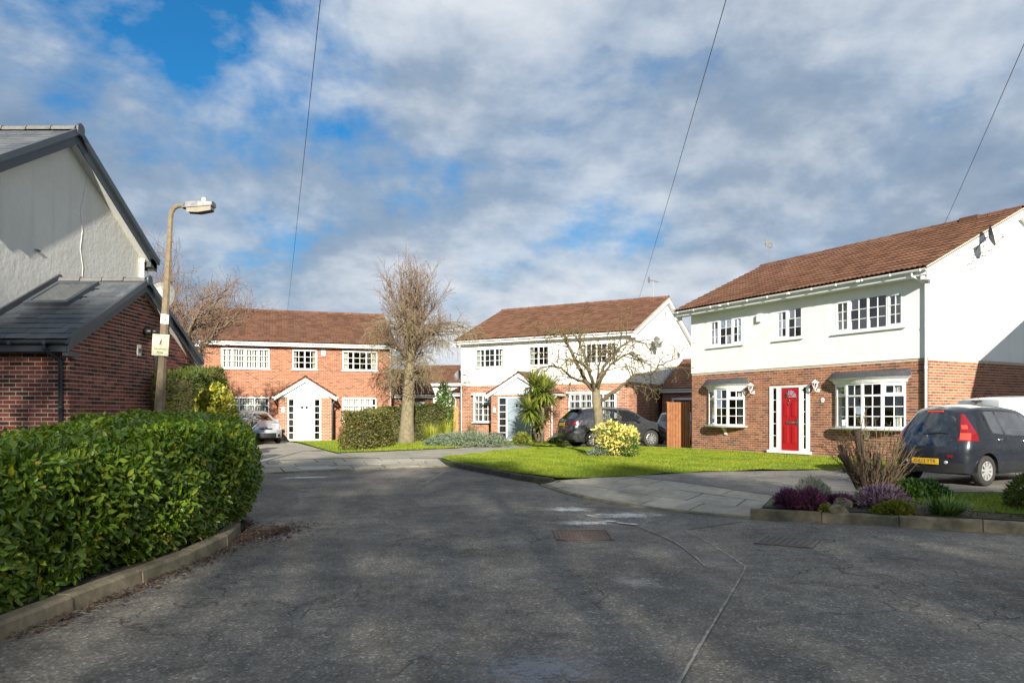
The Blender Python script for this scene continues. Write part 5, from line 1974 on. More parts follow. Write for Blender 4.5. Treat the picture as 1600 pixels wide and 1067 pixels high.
# ------------------------------------------------------------------ fences
def board_fence(label, pts, h, bw, mat, name='fence', z=0.1, posts=True):
    c = pts[0]
    t = thing(name, label, 'fence', (c[0], c[1], z))
    for a, b in zip(pts, pts[1:]):
        a, b = Vector(a), Vector(b)
        d = (b - a)
        n = max(1, int(round(d.length / bw)))
        ang = math.atan2(d.y, d.x)
        for i in range(n):
            p = a + d * ((i + .5) / n)
            m = MB()
            w = d.length / n
            hh = h + rnd.uniform(-.01, .01)
            m.box(-w / 2 + .006, w / 2 - .006, -.012 + (.008 if i % 2 else -.010), .006 + (.008 if i % 2 else -.010), .03, hh)
            o = m.build('board', mat, t)
            o.location = (p.x - c[0], p.y - c[1], 0)
            o.rotation_euler = (0, 0, ang)
        nrm = Vector((-math.sin(ang), math.cos(ang)))
        for zz in (.35, h * .55, h - .3):
            m = MB().box(0, d.length, .016, .055, zz, zz + .07)
            o = m.build('rail', mat, t)
            o.location = (a.x - c[0], a.y - c[1], 0)
            o.rotation_euler = (0, 0, ang)
        if posts:
            for q in (a, b):
                o = MB().box(-.045, .045, .06, .15, 0, h + .02).build('post', mat, t)
                o.location = (q.x - c[0], q.y - c[1], 0)
                o.rotation_euler = (0, 0, ang)
    return t


board_fence('reddish brown board fence at the left corner of the house with the red door', [(6.10, 29.45), (6.62, 29.22), (6.74, 28.35)], 1.82, .105, WOOD_LIGHT)
board_fence('yellowish wooden gate between the clipped hedge and the brick outbuilding', [(-3.75, 40.0), (-2.95, 40.1)], 1.75, .10, WOOD_GATE, name='gate')
# ------------------------------------------------------------------ cars
def paint(name, col, metal=0.55, rough=0.32):
    m, nt, p, out = new_mat(name)
    n = ramp(nt, pos_noise(nt, 3.0, 5, 0.6), [(0.3, tuple(v * .88 for v in col)), (0.7, tuple(min(1, v * 1.1) for v in col))])
    nt.links.new(n.outputs[0], p.inputs['Base Color'])
    p.inputs['Metallic'].default_value = metal
    r = ramp(nt, pos_noise(nt, 7.0, 4, 0.6), [(0.3, rough * .85), (0.7, rough * 1.25)])
    nt.links.new(r.outputs[0], p.inputs['Roughness'])
    p.inputs['Coat Weight'].default_value = 0.8
    p.inputs['Coat Roughness'].default_value = 0.06
    return m


TYRE = plain('tyre_rubber', (0.030, 0.028, 0.026), 0.85, 0.25, 20, bmp=0.3)
ALLOY = plain('alloy_rim', (0.62, 0.62, 0.63), 0.3, 0.06, 8, metal=0.8)
HUBCAP = plain('silver_wheel_trim', (0.55, 0.55, 0.55), 0.35, 0.08, 8, metal=0.5)
CLOTH_DARK = plain('seat_cloth', (0.022, 0.023, 0.026), 0.9, 0.2, 20)
PLATE_Y = plain('plate_yellow', (0.72, 0.44, 0.02), 0.45, 0.05, 6)
PLATE_W = plain('plate_white', (0.75, 0.75, 0.72), 0.45, 0.05, 6)
LENS_RED = plain('red_lens', (0.19, 0.006, 0.010), 0.12, 0.08, 8, coat=1.0)
LENS_BRIGHT = plain('red_lens_reflector', (0.85, 0.06, 0.03), 0.12, 0.08, 8, coat=1.0)
LENS_CLEAR = plain('clear_lens', (0.62, 0.64, 0.66), 0.1, 0.06, 10, metal=0.4, coat=1.0)


def interp(pts):
    xs = np.array([p[0] for p in pts], float)
    ys = np.array([p[1] for p in pts], float)
    # monotone cubic
    h = np.diff(xs)
    d = np.diff(ys) / h
    m = np.zeros_like(xs)
    m[0], m[-1] = d[0], d[-1]
    for i in range(1, len(xs) - 1):
        m[i] = 0 if d[i - 1] * d[i] <= 0 else 2 * d[i - 1] * d[i] / (d[i - 1] + d[i])

    def f(x):
        x = min(max(x, xs[0]), xs[-1])
        i = int(min(max(np.searchsorted(xs, x) - 1, 0), len(h) - 1))
        t = (x - xs[i]) / h[i]
        return ((2 * t**3 - 3 * t**2 + 1) * ys[i] + (t**3 - 2 * t**2 + t) * h[i] * m[i] + (-2 * t**3 + 3 * t**2) * ys[i + 1] + (t**3 - t**2) * h[i] * m[i + 1])
    return f


def build_car(label, S, loc, heading, body_mat, cat='car', name='parked_car', plate='', plate_front=False, rim=ALLOY, group=None, glass=None):
    """x runs from the rear bumper (0) to the nose (L), y to the left, z up"""
    car = thing(name, label, cat, (0, 0, 0), 0, group)
    L, W = S['L'], S['W']
    top, belt, plan = interp(S['top']), interp(S['belt']), interp(S['plan'])
    rear, front = interp(S['rear']), interp(S['front'])
    xr, xf, Rw, Ra, zs = S['xr'], S['xr'] + S['wb'], S['Rw'], S['Ra'], S['zs']

    def low(x):
        z = zs + S.get('endlift', .06) * (max(0, (xr - Ra - x) / .4) + max(0, (x - xf - Ra) / .5))
        for xc in (xr, xf):
            d = abs(x - xc)
            if d < Ra:
                z = max(z, Rw + math.sqrt(Ra * Ra - d * d))
        return z
    xs = set(np.linspace(0, L, 46).round(4))
    for xc in (xr, xf):
        for t in np.linspace(-math.pi / 2, math.pi / 2, 17):
            xs.add(round(xc + Ra * math.sin(t), 4))
        xs.add(round(xc - Ra - .004, 4))
        xs.add(round(xc + Ra + .004, 4))
    for a, b in S['win']:
        xs.add(round(a, 4))
        xs.add(round(b, 4))
    for v in S.get('xcuts', []):
        xs.add(round(v, 4))
    xs = sorted(x for x in xs if 0 <= x <= L)
    xs = [x for i, x in enumerate(xs) if i == 0 or x - xs[i - 1] > .0035]
    NB, NW, NT = 12, 5, 4
    R_ = NB + NW + NT

    def wf(x, z, zb, zt):
        w = W / 2 * plan(x)
        if z <= zb:
            g = (z - zs) / max(zb - zs, .05)
            f = 1 - S.get('bulge', .05) * ((g - .55) / .55) ** 2
            f += .012 * math.exp(-((g - .62) / .06) ** 2) - .010 * math.exp(-((g - .48) / .09) ** 2)
            return w * f
        q = (z - zb) / max(zt - zb, .02)
        fb = 1 - S.get('bulge', .05) * (.45 / .55) ** 2
        return w * (fb - S.get('tumble', .20) * q * min(1.0, (zt - zb) / .40) - .02 * q)

    def side(x, r):
        zt = top(x)
        zb = min(belt(x), zt - .07)
        zl = min(low(x), zb - .03)
        zw = max(zb + .015, zt - S.get('rail', .075))
        if r <= NB:
            z = zl + (zb - zl) * r / NB
            y = wf(x, z, zb, zt)
        elif r <= NB + NW:
            z = zb + (zw - zb) * (r - NB) / NW
            y = wf(x, z, zb, zt)
        else:
            t = (r - NB - NW) / NT
            z = zw + (zt - zw) * math.sin(t * math.pi / 2)
            y = wf(x, zw, zb, zt) - min(.09, (zt - zw) * 1.1) * (1 - math.cos(t * math.pi / 2))
        kx = max(0.0, 1 - x / (L * .42)) ** 2.2
        kf = max(0.0, 1 - (L - x) / (L * .35)) ** 2.2
        xx = x + rear(z) * kx - front(z) * kf
        # round the plan corners
        return (xx, y, z)
    G = [[side(x, r) for r in range(R_ + 1)] for x in xs]
    nx = len(xs)
    cells = {}

    def put(key, quad):
        cells.setdefault(key, []).append(quad)
    cls = S['classify']
    for i in range(nx - 1):
        for r in range(R_):
            q = [G[i][r], G[i + 1][r], G[i + 1][r + 1], G[i][r + 1]]
            xm = (xs[i] + xs[i + 1]) / 2
            zm = sum(p[2] for p in q) / 4
            zone = 'win' if NB <= r < NB + NW else ('low' if r < NB else 'top')
            key = None
            if zone == 'win':
                for k, (a, b) in enumerate(S['win']):
                    if a < xm < b and q[2][2] - q[1][2] > .004:
                        key = ('side_window', k)
            key = cls('side', xm, None, zm, r - NB, key) or key or ('body', 0)
            for sg in (1, -1):
                qq = [(p[0], p[1] * sg, p[2]) for p in q]
                put((key[0], key[1], sg if key[0] not in ('body', 'trim') else 0), qq if sg < 0 else qq[::-1])
    # centre strip: up the tail, along the top, down the nose
    path = [(0, r, 'rear') for r in range(R_)] + [(i, R_, 'top') for i in range(nx)] + [(nx - 1, r, 'front') for r in range(R_ - 1, -1, -1)]
    K = 16

    def cross(i, r, zone):
        x, y, z = G[i][r]
        out = []
        for k in range(K + 1):
            t = 1 - 2 * k / K
            t2 = math.copysign(abs(t) ** .9, t)
            c = 1 - abs(t2) ** 2.6
            kr = max(0.0, 1 - xs[i] / .25) if zone == 'top' else (1.0 if zone == 'rear' else 0.0)
            kf = max(0.0, 1 - (L - xs[i]) / .35) if zone == 'top' else (1.0 if zone == 'front' else 0.0)
            crown = S.get('crown', .035) * (1.0 if zone == 'top' else 0.0) * (1 - .8 * max(kr, kf))
            out.append((x - S['rb'] * c * kr + S['fb'] * c * kf, y * t2, z + crown * (1 - t2 * t2)))
        return out
    C = [cross(*p) for p in path]
    for a in range(len(path) - 1):
        i, r, zone = path[a]
        for k in range(K):
            q = [C[a][k], C[a][k + 1], C[a + 1][k + 1], C[a + 1][k]]
            xm = sum(p[0] for p in q) / 4
            ym = sum(p[1] for p in q) / 4
            zm = sum(p[2] for p in q) / 4
            zone2 = path[a + 1][2] if zone == 'rear' and a + 1 < len(path) and path[a + 1][2] == 'top' and False else zone
            yr_ = abs(ym) / max(abs(C[a][0][1]), .01)
            key = cls(zone2, xs[i] if zone == 'top' else xm, yr_, zm, r - NB, None) or ('body', 0)
            sg = 0 if key[0] in ('body', 'trim', 'rear_window', 'windscreen', 'grille', 'high_brake_light') else (1 if ym > 0 else -1)
            put((key[0], key[1], sg), q)
    mats = {'body': body_mat, 'side_window': CAR_GLASS, 'rear_window': CAR_GLASS, 'windscreen': CAR_GLASS, 'trim': BLACK_PLASTIC, 'tail_light': LENS_RED, 'tail_lamp_reflector': LENS_BRIGHT, 'headlight': LENS_CLEAR, 'grille': BLACK_PLASTIC, 'pillar': BLACK_PLASTIC, 'high_brake_light': LENS_RED, 'fog_lamp': LENS_RED, 'lower_bumper': BLACK_PLASTIC}
    if glass is not None:
        mats['side_window'] = mats['rear_window'] = mats['windscreen'] = glass
    for (nm, k, sg), qs in cells.items():
        vi, V, F = {}, [], []
        for q in qs:
            f = []
            for p in q:
                key = (round(p[0], 4), round(p[1], 4), round(p[2], 4))
                if key not in vi:
                    vi[key] = len(V)
                    V.append(key)
                if not f or f[-1] != vi[key]:
                    f.append(vi[key])
            if len(f) > 1 and f[0] == f[-1]:
                f.pop()
            if len(set(f)) >= 3:
                F.append(tuple(dict.fromkeys(f)))
        mb = MB()
        mb.v, mb.f = V, F
        o = mb.build(nm if nm != 'trim' else 'lower_trim', mats[nm], car, smooth=True)
    # helpers on the skin
    def rear_x(y, z):
        w = max(.1, wf(0, z, min(belt(0), top(0) - .07), top(0)))
        t = min(1.0, abs(y) / w)
        return rear(z) - S['rb'] * (1 - t ** 2.9)

    def front_x(y, z):
        w = W / 2 * plan(L)
        t = min(1.0, abs(y) / w)
        return L - front(z) + S['fb'] * (1 - t ** 2.9)

    def side_y(x, z):
        zt = top(x)
        return wf(x, z, min(belt(x), zt - .07), zt)
    # wheels
    for xc in (xr, xf):
        for sg in (1, -1):
            yo = W / 2 - .025
            m = MB()
            w = S.get('tw', .18)
            prof = [(Rw * .62, yo - w), (Rw * .93, yo - w), (Rw, yo - w * .85), (Rw, yo - w * .15), (Rw * .95, yo - .008), (Rw * .80, yo + .002), (Rw * .64, yo - .012), (Rw * .62, yo - w * .5)]
            m.lathe([(r, h * sg) for r, h in prof], 30, 'y', (xc, 0, Rw))
            wh = m.build('wheel', TYRE, car, smooth=True)
            m = MB()
            rr = Rw * .64
            m.lathe([(rr, (yo - .014) * sg), (rr * .95, (yo - .010) * sg), (rr * .90, (yo - .03) * sg), (rr * .88, (yo - .09) * sg)], 30, 'y', (xc, 0, Rw))
            m.lathe([(0, (yo - .018) * sg), (rr * .20, (yo - .020) * sg), (rr * .24, (yo - .035) * sg), (rr * .22, (yo - .08) * sg)], 20, 'y', (xc, 0, Rw))
            ns = S.get('spokes', 8)
            for k in range(ns):
                t = 2 * math.pi * (k + .3) / ns
                ca, sa = math.cos(t), math.sin(t)
                hw0, hw1 = rr * .10, rr * S.get('spw', .15)
                vs = []
                for rad, hw, dep in ((rr * .18, hw0, .022), (rr * .93, hw1, .014)):
                    for e in (-hw, hw):
                        for dd in (dep, dep + .03):
                            vs.append((xc + rad * ca - e * sa, (yo - dd) * sg, Rw + rad * sa + e * ca))
                m.add(vs, [(0, 2, 6, 4), (1, 5, 7, 3), (0, 4, 5, 1), (2, 3, 7, 6), (0, 1, 3, 2), (4, 6, 7, 5)])
            m.build('rim', rim, wh)
            m = MB().lathe([(rr * .9, (yo - .095) * sg), (0, (yo - .095) * sg)], 24, 'y', (xc, 0, Rw))
            m.build('brake_backing', BLACK_PLASTIC, wh)
            m = MB()                                   # wheel housing
            vs = []
            for k in range(15):
                t = math.pi * k / 14
                for yy in (side_y(xc, Rw + Ra) - .012, W / 2 - .42):
                    vs.append((xc + (Ra + .004) * math.cos(t), yy * sg, Rw + (Ra + .004) * math.sin(t) - (.02 if k in (0, 14) else 0)))
            m.add(vs, [(2 * k, 2 * k + 2, 2 * k + 3, 2 * k + 1) for k in range(14)] + [tuple(2 * k + 1 for k in range(15))])
            m.build('wheel_housing', BLACK_PLASTIC, car)
    MB().box(.12, L - .12, -W / 2 + .10, W / 2 - .10, zs - .01, zs + .04).build('underbody', BLACK_PLASTIC, car)
    # cabin
    m = MB()
    xb = S['cab']
    m.box(xb[0] - .1, xb[1], -W / 2 + .12, W / 2 - .12, zs + .05, zs + .12)
    m.box(xb[1] - .12, xb[1] + .22, -W / 2 + .16, W / 2 - .16, .62, belt(xb[1]) - .03)
    m.build('cabin_floor', CLOTH_DARK, car)
    hs = belt((xb[0] + xb[1]) / 2)
    for xx, ys, wd in ((xb[0] + .05, (0,), W * .36), (xb[0] + .98, (-W * .21, W * .21), W * .135)):
        for yy in ys:
            m = MB()
            m.box(xx, xx + .50, yy - wd, yy + wd, .38, .55)
            m.prism([(xx, yy - wd, .50), (xx + .14, yy - wd, .50), (xx - .02, yy - wd, hs + .10), (xx - .12, yy - wd, hs + .09)], (0, 2 * wd, 0))
            se = m.build('seat', CLOTH_DARK, car, bevel=.03)
            for y2 in ((yy,) if len(ys) > 1 else (yy - wd * .6, yy + wd * .6)):
                MB().box(xx - .13, xx - .03, y2 - .12, y2 + .12, hs + .13, hs + .31).build('headrest', CLOTH_DARK, se, bevel=.035)
    m = MB()
    cxw, cyw, czw = xb[1] - .28, -W * .21, .80
    pts = [(cxw + .10 * math.sin(t), cyw + .18 * math.cos(t), czw + .16 * math.sin(t)) for t in np.linspace(0, 2 * math.pi, 17)]
    m.tube(pts, .014, 6, False)
    m.build('steering_wheel', BLACK_PLASTIC, car)
    # panel gaps, handles, mirrors
    m = MB()
    for x in S['seams']:
        zt_ = belt(x) + .0
        z0 = max(low(x) + .02, zs + .05)
        n = 9
        vs = []
        for k in range(n + 1):
            z = z0 + (zt_ - z0) * k / n
            for e in (-.004, .004):
                vs.append((x + e, side_y(x, z) + .0015, z))
        fs = [(2 * k, 2 * k + 1, 2 * k + 3, 2 * k + 2) for k in range(n)]
        m.add(vs, fs)
        m.add([(a, -b, c) for a, b, c in vs], fs)
    m.build('door_gap', BLACK_PLASTIC, car)
    for x, z in S['handles']:
        for sg in (1, -1):
            y = side_y(x, z)
            m = MB()
            m.tube([(x - .08, (y - .01) * sg, z), (x - .06, (y + .026) * sg, z), (x + .06, (y + .028) * sg, z + .004), (x + .08, (y - .01) * sg, z + .004)], .013, 6)
            m.build('door_handle', S.get('handle_mat', CHROME), car, smooth=True)
    xm_, zm_ = S['mirror']
    for sg in (1, -1):
        y = side_y(xm_, zm_)
        m = MB()
        m.box(xm_ - .06, xm_ + .05, (y - .0) * sg, (y + .05) * sg, zm_ - .05, zm_ - .02)
        m.add([(xm_ + dx, (y + dy) * sg, zm_ + dz) for dx in (-.07, .06) for dy in (.04, .21) for dz in (-.06, .08)], [(0, 1, 3, 2), (4, 6, 7, 5), (0, 4, 5, 1), (2, 3, 7, 6), (0, 2, 6, 4), (1, 5, 7, 3)])
        mr = m.build('door_mirror', body_mat, car, bevel=.018)
        MB().quad((xm_ - .0715, (y + .055) * sg, zm_ - .045), (xm_ - .0715, (y + .195) * sg, zm_ - .045), (xm_ - .0715, (y + .195) * sg, zm_ + .065), (xm_ - .0715, (y + .055) * sg, zm_ + .065)).build('mirror_glass', CHROME, mr)
    # number plate
    if plate:
        zp = S['plate_z']
        if plate_front:
            x = front_x(.2, zp) + .012
            pl = MB().box(x, x + .012, -.26, .26, zp - .055, zp + .055).build('number_plate', PLATE_W, car)
            rot = (R(90), 0, R(90))
            lx = x + .0125
        else:
            x = min(rear_x(0, zp - .05), rear_x(0, zp + .05)) - .010
            pl = MB().box(x - .012, x, -.26, .26, zp - .055, zp + .055).build('number_plate', PLATE_Y, car)
            rot = (R(90), 0, R(-90))
            lx = x - .0125
        me = text_mesh(plate, .094, .0006)
        t = obj('plate_lettering', me, BLACK_PLASTIC, pl)
        t.location = (lx, 0, zp)
        t.rotation_euler = rot
    def lens(name, mat, zs_, y_in, x_out, off=.006, n=12, parent=None):
        # a lamp wrapped round the rear corner: y_in(z) is a share of the half width, x_out(z) metres along the side
        made = []
        for sg in (1, -1):
            V = []
            for z in zs_:
                w0 = side_y(0, z)
                ya, xb_ = y_in(z) * w0, x_out(z)
                la, lb = max(w0 - ya + min(xb_, 0), 0), max(xb_, 0)
                for i in range(n + 1):
                    d = (la + lb) * i / n
                    if d <= la:
                        y = ya + d
                        p = (rear_x(y, z), y, z)
                        s = (y / w0) ** 6 * .7
                    else:
                        x = d - la
                        kx = max(0.0, 1 - x / (L * .42)) ** 2.2
                        p = (x + rear(z) * kx, side_y(x, z), z)
                        s = min(1.0, .7 + x * 4)
                    V.append((p[0] - off * (1 - s), (p[1] + off * s) * sg, p[2]))
            F = [(j * (n + 1) + i, j * (n + 1) + i + 1, (j + 1) * (n + 1) + i + 1, (j + 1) * (n + 1) + i) for j in range(len(zs_) - 1) for i in range(n)]
            made.append(MB().add(V, F).build(name, mat, car if parent is None else parent[len(made)], smooth=True))
        return made
    S['extra'](car, dict(lens=lens, rear_x=rear_x, front_x=front_x, side_y=side_y, top=top, belt=belt))
    car.location = (loc[0], loc[1], loc[2])
    car.rotation_euler = (0, 0, heading)
    return car


def axle_to_rear(axle, heading, xr):
    return (axle[0] - math.cos(heading) * xr, axle[1] - math.sin(heading) * xr)


# ---- small dark hatchback on the near drive
def cls_small(zone, x, yr, z, r, key):
    if zone == 'side':
        if key and key[0] == 'side_window':
            return key
        if z < .30 and .78 < x < 2.4:
            return ('trim', 0)
    if zone == 'rear':
        if .72 < z < 1.375 and yr < .80:
            return ('rear_window', 0)
        if z < .40:
            return ('lower_bumper', 0)
    if zone == 'top' and 2.16 < x < 2.78 and yr < .90:
        return ('windscreen', 0)
    if zone == 'front':
        if z < .45 and yr < .6:
            return ('grille', 0)
        if yr > .5 and .55 < z < .75:
            return ('headlight', 0)
    return None


def extra_small(car, f):
    tl = f['lens']('tail_light', LENS_RED, np.linspace(.84, 1.34, 13), lambda z: .80 + .13 * (z - .84) / .5, lambda z: .20 * (1 - ((z - .84) / .5) ** 1.3) + .010)
    f['lens']('reflector', LENS_BRIGHT, np.linspace(.865, .985, 6), lambda z: .845, lambda z: .045, .010, 10, tl)
    f['lens']('reflector', LENS_BRIGHT, np.linspace(1.06, 1.13, 5), lambda z: .895, lambda z: .02, .010, 8, tl)
    f['lens']('fog_lamp', LENS_RED, np.linspace(.535, .575, 3), lambda z: .58, lambda z: -.185, .012, 6)
    # badge, model name, wiper, exhaust, high brake light, aerial
    m = MB()
    x = f['rear_x'](0, .90) - .006
    for a, b, r in (((.0, .935), (.018, .905), .012), ((.018, .905), (.006, .875), .010), ((.006, .875), (.024, .850), .009), ((.0, .935), (-.016, .945), .011), ((.010, .905), (-.020, .910), .007), ((.008, .890), (-.018, .880), .007), ((.006, .875), (-.012, .850), .008), ((-.016, .945), (-.024, .930), .007)):
        m.tube([(x, -a[0], a[1]), (x, -b[0], b[1])], r * .8, 6)
    m.build('tailgate_badge', CHROME, car)
    me = text_mesh('107', .045, .001)
    t = obj('model_badge', me, CHROME, car)
    t.location = (f['rear_x'](-.42, .84) - .008, -.44, .85)
    t.rotation_euler = (R(90), 0, R(-97))
    m = MB()
    pts = [(f['rear_x'](y, z) - .018, y, z) for y, z in ((.06, .965), (-.05, .975), (-.20, .985), (-.36, .98))]
    m.tube(pts, [.012, .010, .008, .006], 5)
    m.tube([(pts[0][0] + .02, .06, .96), pts[0]], .016, 6)
    m.build('rear_wiper', BLACK_PLASTIC, car)
    xx = f['rear_x'](0, 1.385)
    MB().box(xx - .012, xx + .04, -.15, .15, 1.375, 1.40).build('high_brake_light', LENS_BRIGHT, car, bevel=.004)
    m = MB()
    m.tube([(.02, .38, .235), (.25, .38, .235)], .025, 8)
    m.build('exhaust', GALV, car)
    for y in (-.37, .37):
        m = MB().lathe([(0, 0), (.03, .004), (.034, .03)], 10, 'x', (f['rear_x'](y, .43) - .01, y, .44))
        m.build('plate_lamp', LENS_CLEAR, car)
    m = MB()
    m.tube([(1.75, .0, 1.50), (1.45, .0, 1.80)], .004, 4)
    m.build('roof_aerial', BLACK_PLASTIC, car)
    # dark bonnet of the boot opening line
    for sg in (1, -1):
        m = MB()
        vs = []
        for k in range(9):
            z = .66 + .70 * k / 8
            y = .80 * f['side_y'](.02, z) * sg
            for e in (-.005, .005):
                vs.append((f['rear_x'](y, z) - .002, y + e, z))
        m.add(vs, [(2 * k, 2 * k + 1, 2 * k + 3, 2 * k + 2) for k in range(8)])
        m.build('tailgate_gap', BLACK_PLASTIC, car)


SMALL = dict(L=3.43, W=1.63, xr=.50, wb=2.34, Rw=.283, Ra=.335, zs=.22, rb=.15, fb=.22, crown=.055, tumble=.31, bulge=.065, rail=.09,
             top=[(0, 1.40), (.25, 1.445), (.8, 1.475), (1.4, 1.47), (1.95, 1.42), (2.2, 1.34), (2.55, 1.10), (2.80, .95), (3.1, .86), (3.35, .76), (3.43, .72)],
             belt=[(0, .98), (.5, .985), (1.2, .945), (2.2, .90), (2.8, .86), (3.43, .66)],
             plan=[(0, .84), (.08, .90), (.25, .965), (.6, 1.0), (2.4, 1.0), (2.95, .96), (3.3, .86), (3.43, .78)],
             rear=[(0, .03), (.30, .015), (.50, .0), (.70, .01), (.85, .05), (1.1, .15), (1.38, .32), (1.5, .40)], front=[(0, .03), (.4, 0), (.6, .03), (.75, .10), (1.5, .10)],
             win=[(.52, 1.02), (1.10, 1.90), (1.94, 2.42)], seams=(1.06, 1.92), handles=((.86, .86), (1.72, .83)), mirror=(2.15, .98), cab=(.75, 2.25),
             plate_z=.45, spokes=9, spw=.13, xcuts=(.05, .10, .15, .2), classify=cls_small, extra=extra_small)
PAINT_DARK = paint('paint_dark_blue_grey', (0.020, 0.024, 0.034), .35, .28)
hd = math.atan2(.48, .877)
build_car('dark grey five-door hatchback on the front drive beside the flower bed', SMALL, (*axle_to_rear((8.43, 14.55), hd, SMALL['xr']), .116), hd, PAINT_DARK, plate='DA13 YTR', rim=HUBCAP)


# ---- dark grey crossover on the middle house's drive
def cls_suv(zone, x, yr, z, r, key):
    if zone == 'side':
        if key and key[0] == 'side_window':
            return key
        if z < .36:
            return ('trim', 0)
    if zone == 'rear':
        if 1.12 < z < 1.50 and yr < .86:
            return ('rear_window', 0)
        if z < .46:
            return ('lower_bumper', 0)
    if zone == 'top' and 2.72 < x < 3.38 and yr < .9:
        return ('windscreen', 0)
    if zone == 'front':
        if z < .75 and yr < .5:
            return ('grille', 0)
        if yr > .55 and .68 < z < .86:
            return ('headlight', 0)
    return None


def extra_suv(car, f):
    f['lens']('tail_light', LENS_RED, np.linspace(.90, 1.06, 7), lambda z: .50 + .10 * (z - .9) / .16, lambda z: .10 + .20 * (z - .9) / .16)
    f['lens']('fog_lamp', LENS_RED, np.linspace(.60, .665, 3), lambda z: .50, lambda z: -.07, .010, 8)
    m = MB()
    x = f['rear_x'](0, 1.06) - .006
    for k in range(4):
        y = -.075 + .05 * k
        pts = [(x, y + .032 * math.cos(t), 1.06 + .032 * math.sin(t)) for t in np.linspace(0, 2 * math.pi, 15)]
        m.tube(pts, .005, 5, False)
    m.build('ring_badge', CHROME, car)
    me = text_mesh('Q3', .06, .001)
    t = obj('model_badge', me, CHROME, car)
    t.location = (f['rear_x'](-.5, .80) - .006, -.50, .84)
    t.rotation_euler = (R(90), 0, R(-96))
    for sg in (1, -1):
        m = MB()
        pts = [(x_, sg * (f['side_y'](x_, f['top'](x_) - .03) - .06), f['top'](x_) + .03) for x_ in np.linspace(.45, 2.5, 9)]
        pts = [(pts[0][0] - .05, pts[0][1], pts[0][2] - .04)] + pts + [(pts[-1][0] + .08, pts[-1][1], pts[-1][2] - .05)]
        m.tube(pts, .016, 6)
        m.build('roof_rail', CHROME, car)
    m = MB()
    xx = f['rear_x'](0, 1.5)
    m.box(xx - .10, xx + .15, -.60, .60, 1.525, 1.555)
    m.build('roof_spoiler', PAINT_SUV, car, bevel=.01)
    m = MB()
    m.tube([(f['rear_x'](y, 1.15) - .015, y, z) for y, z in ((0, 1.13), (-.15, 1.14), (-.34, 1.145))], .009, 5)
    m.build('rear_wiper', BLACK_PLASTIC, car)
    m = MB()
    for y in (.46, .54):
        m.tube([(.0, y, .30), (.25, y, .30)], .03, 8)
    m.build('exhaust', CHROME, car)


SUV = dict(L=4.39, W=1.83, xr=.88, wb=2.60, Rw=.345, Ra=.405, zs=.26, rb=.12, fb=.25, crown=.035, tumble=.21, bulge=.05,
           top=[(0, 1.50), (.3, 1.545), (.9, 1.585), (1.6, 1.59), (2.3, 1.55), (2.75, 1.45), (3.15, 1.20), (3.45, 1.06), (3.9, .98), (4.25, .88), (4.39, .80)],
           belt=[(0, 1.08), (.8, 1.10), (1.8, 1.06), (2.9, 1.02), (3.4, .98), (4.39, .74)],
           plan=[(0, .84), (.08, .90), (.3, .96), (.8, 1.0), (3.3, 1.0), (3.9, .96), (4.25, .86), (4.39, .78)],
           rear=[(0, .08), (.4, .02), (.62, .0), (.85, .03), (1.08, .09), (1.3, .30), (1.5, .50), (1.65, .60)], front=[(0, .04), (.5, 0), (.75, .04), (.9, .14), (1.6, .14)],
           win=[(.85, 1.20), (1.26, 1.98), (2.06, 3.02)], seams=(1.25, 2.05, 3.05), handles=((1.42, .94), (2.30, .93)), mirror=(2.86, 1.08), cab=(1.05, 2.85),
           plate_z=.93, spokes=10, spw=.11, tw=.22, xcuts=(.05, .1, .15, .2), classify=cls_suv, extra=extra_suv)
PAINT_SUV = paint('paint_dark_grey', (0.060, 0.064, 0.075), .5, .28)
hd = R(20)
build_car('dark grey crossover parked on the drive behind the lawn tree and yellow bush', SUV, (*axle_to_rear((2.93, 30.4), hd, SUV['xr']), .118), hd, PAINT_SUV, plate='AK14 GKU')


# ---- silver small car half hidden by the board fence
def cls_mini(zone, x, yr, z, r, key):
    if zone == 'side':
        if .66 < z < .90 and x < .07 and r < 0:
            return ('tail_light', 0)
        if key and key[0] == 'side_window':
            return key
        if z < .30:
            return ('trim', 0)
    if zone == 'rear':
        if .66 < z < .90 and yr > .82:
            return ('tail_light', 0)
        if .98 < z < 1.32 and yr < .84:
            return ('rear_window', 0)
        if z < .36:
            return ('lower_bumper', 0)
    if zone == 'top' and 2.15 < x < 2.62 and yr < .9:
        return ('windscreen', 0)
    return None


def extra_mini(car, f):
    x = f['rear_x'](0, .86)
    MB().box(x - .02, x + .01, -.30, .30, .845, .875).build('boot_handle', CHROME, car, bevel=.005)
    m = MB()
    m.lathe([(0, -.02), (.035, -.018), (.035, 0)], 14, 'x', (x, 0, .93))
    m.build('round_badge', CHROME, car)


MINI = dict(L=3.70, W=1.68, xr=.60, wb=2.47, Rw=.30, Ra=.35, zs=.22, rb=.12, fb=.22, crown=.03, tumble=.17, bulge=.05,
            top=[(0, 1.36), (.3, 1.39), (1.0, 1.41), (1.7, 1.40), (2.1, 1.35), (2.45, 1.10), (2.62, .99), (3.1, .93), (3.5, .84), (3.70, .74)],
            belt=[(0, .94), (1.0, .92), (2.4, .88), (3.70, .66)],
            plan=[(0, .86), (.08, .91), (.3, .97), (.7, 1.0), (2.7, 1.0), (3.2, .96), (3.55, .86), (3.70, .78)],
            rear=[(0, .05), (.4, .0), (.6, .0), (.9, .04), (1.1, .13), (1.36, .26)], front=[(0, .03), (.4, 0), (.7, .06), (1.4, .10)],
            win=[(.45, 1.05), (1.12, 2.30)], seams=(1.08, 2.3), handles=((1.25, .84),), mirror=(2.15, .96), cab=(.9, 2.2),
            plate_z=.68, spokes=8, classify=cls_mini, extra=extra_mini)
PAINT_SILVER = paint('paint_silver', (0.36, 0.39, 0.42), .2, .45)
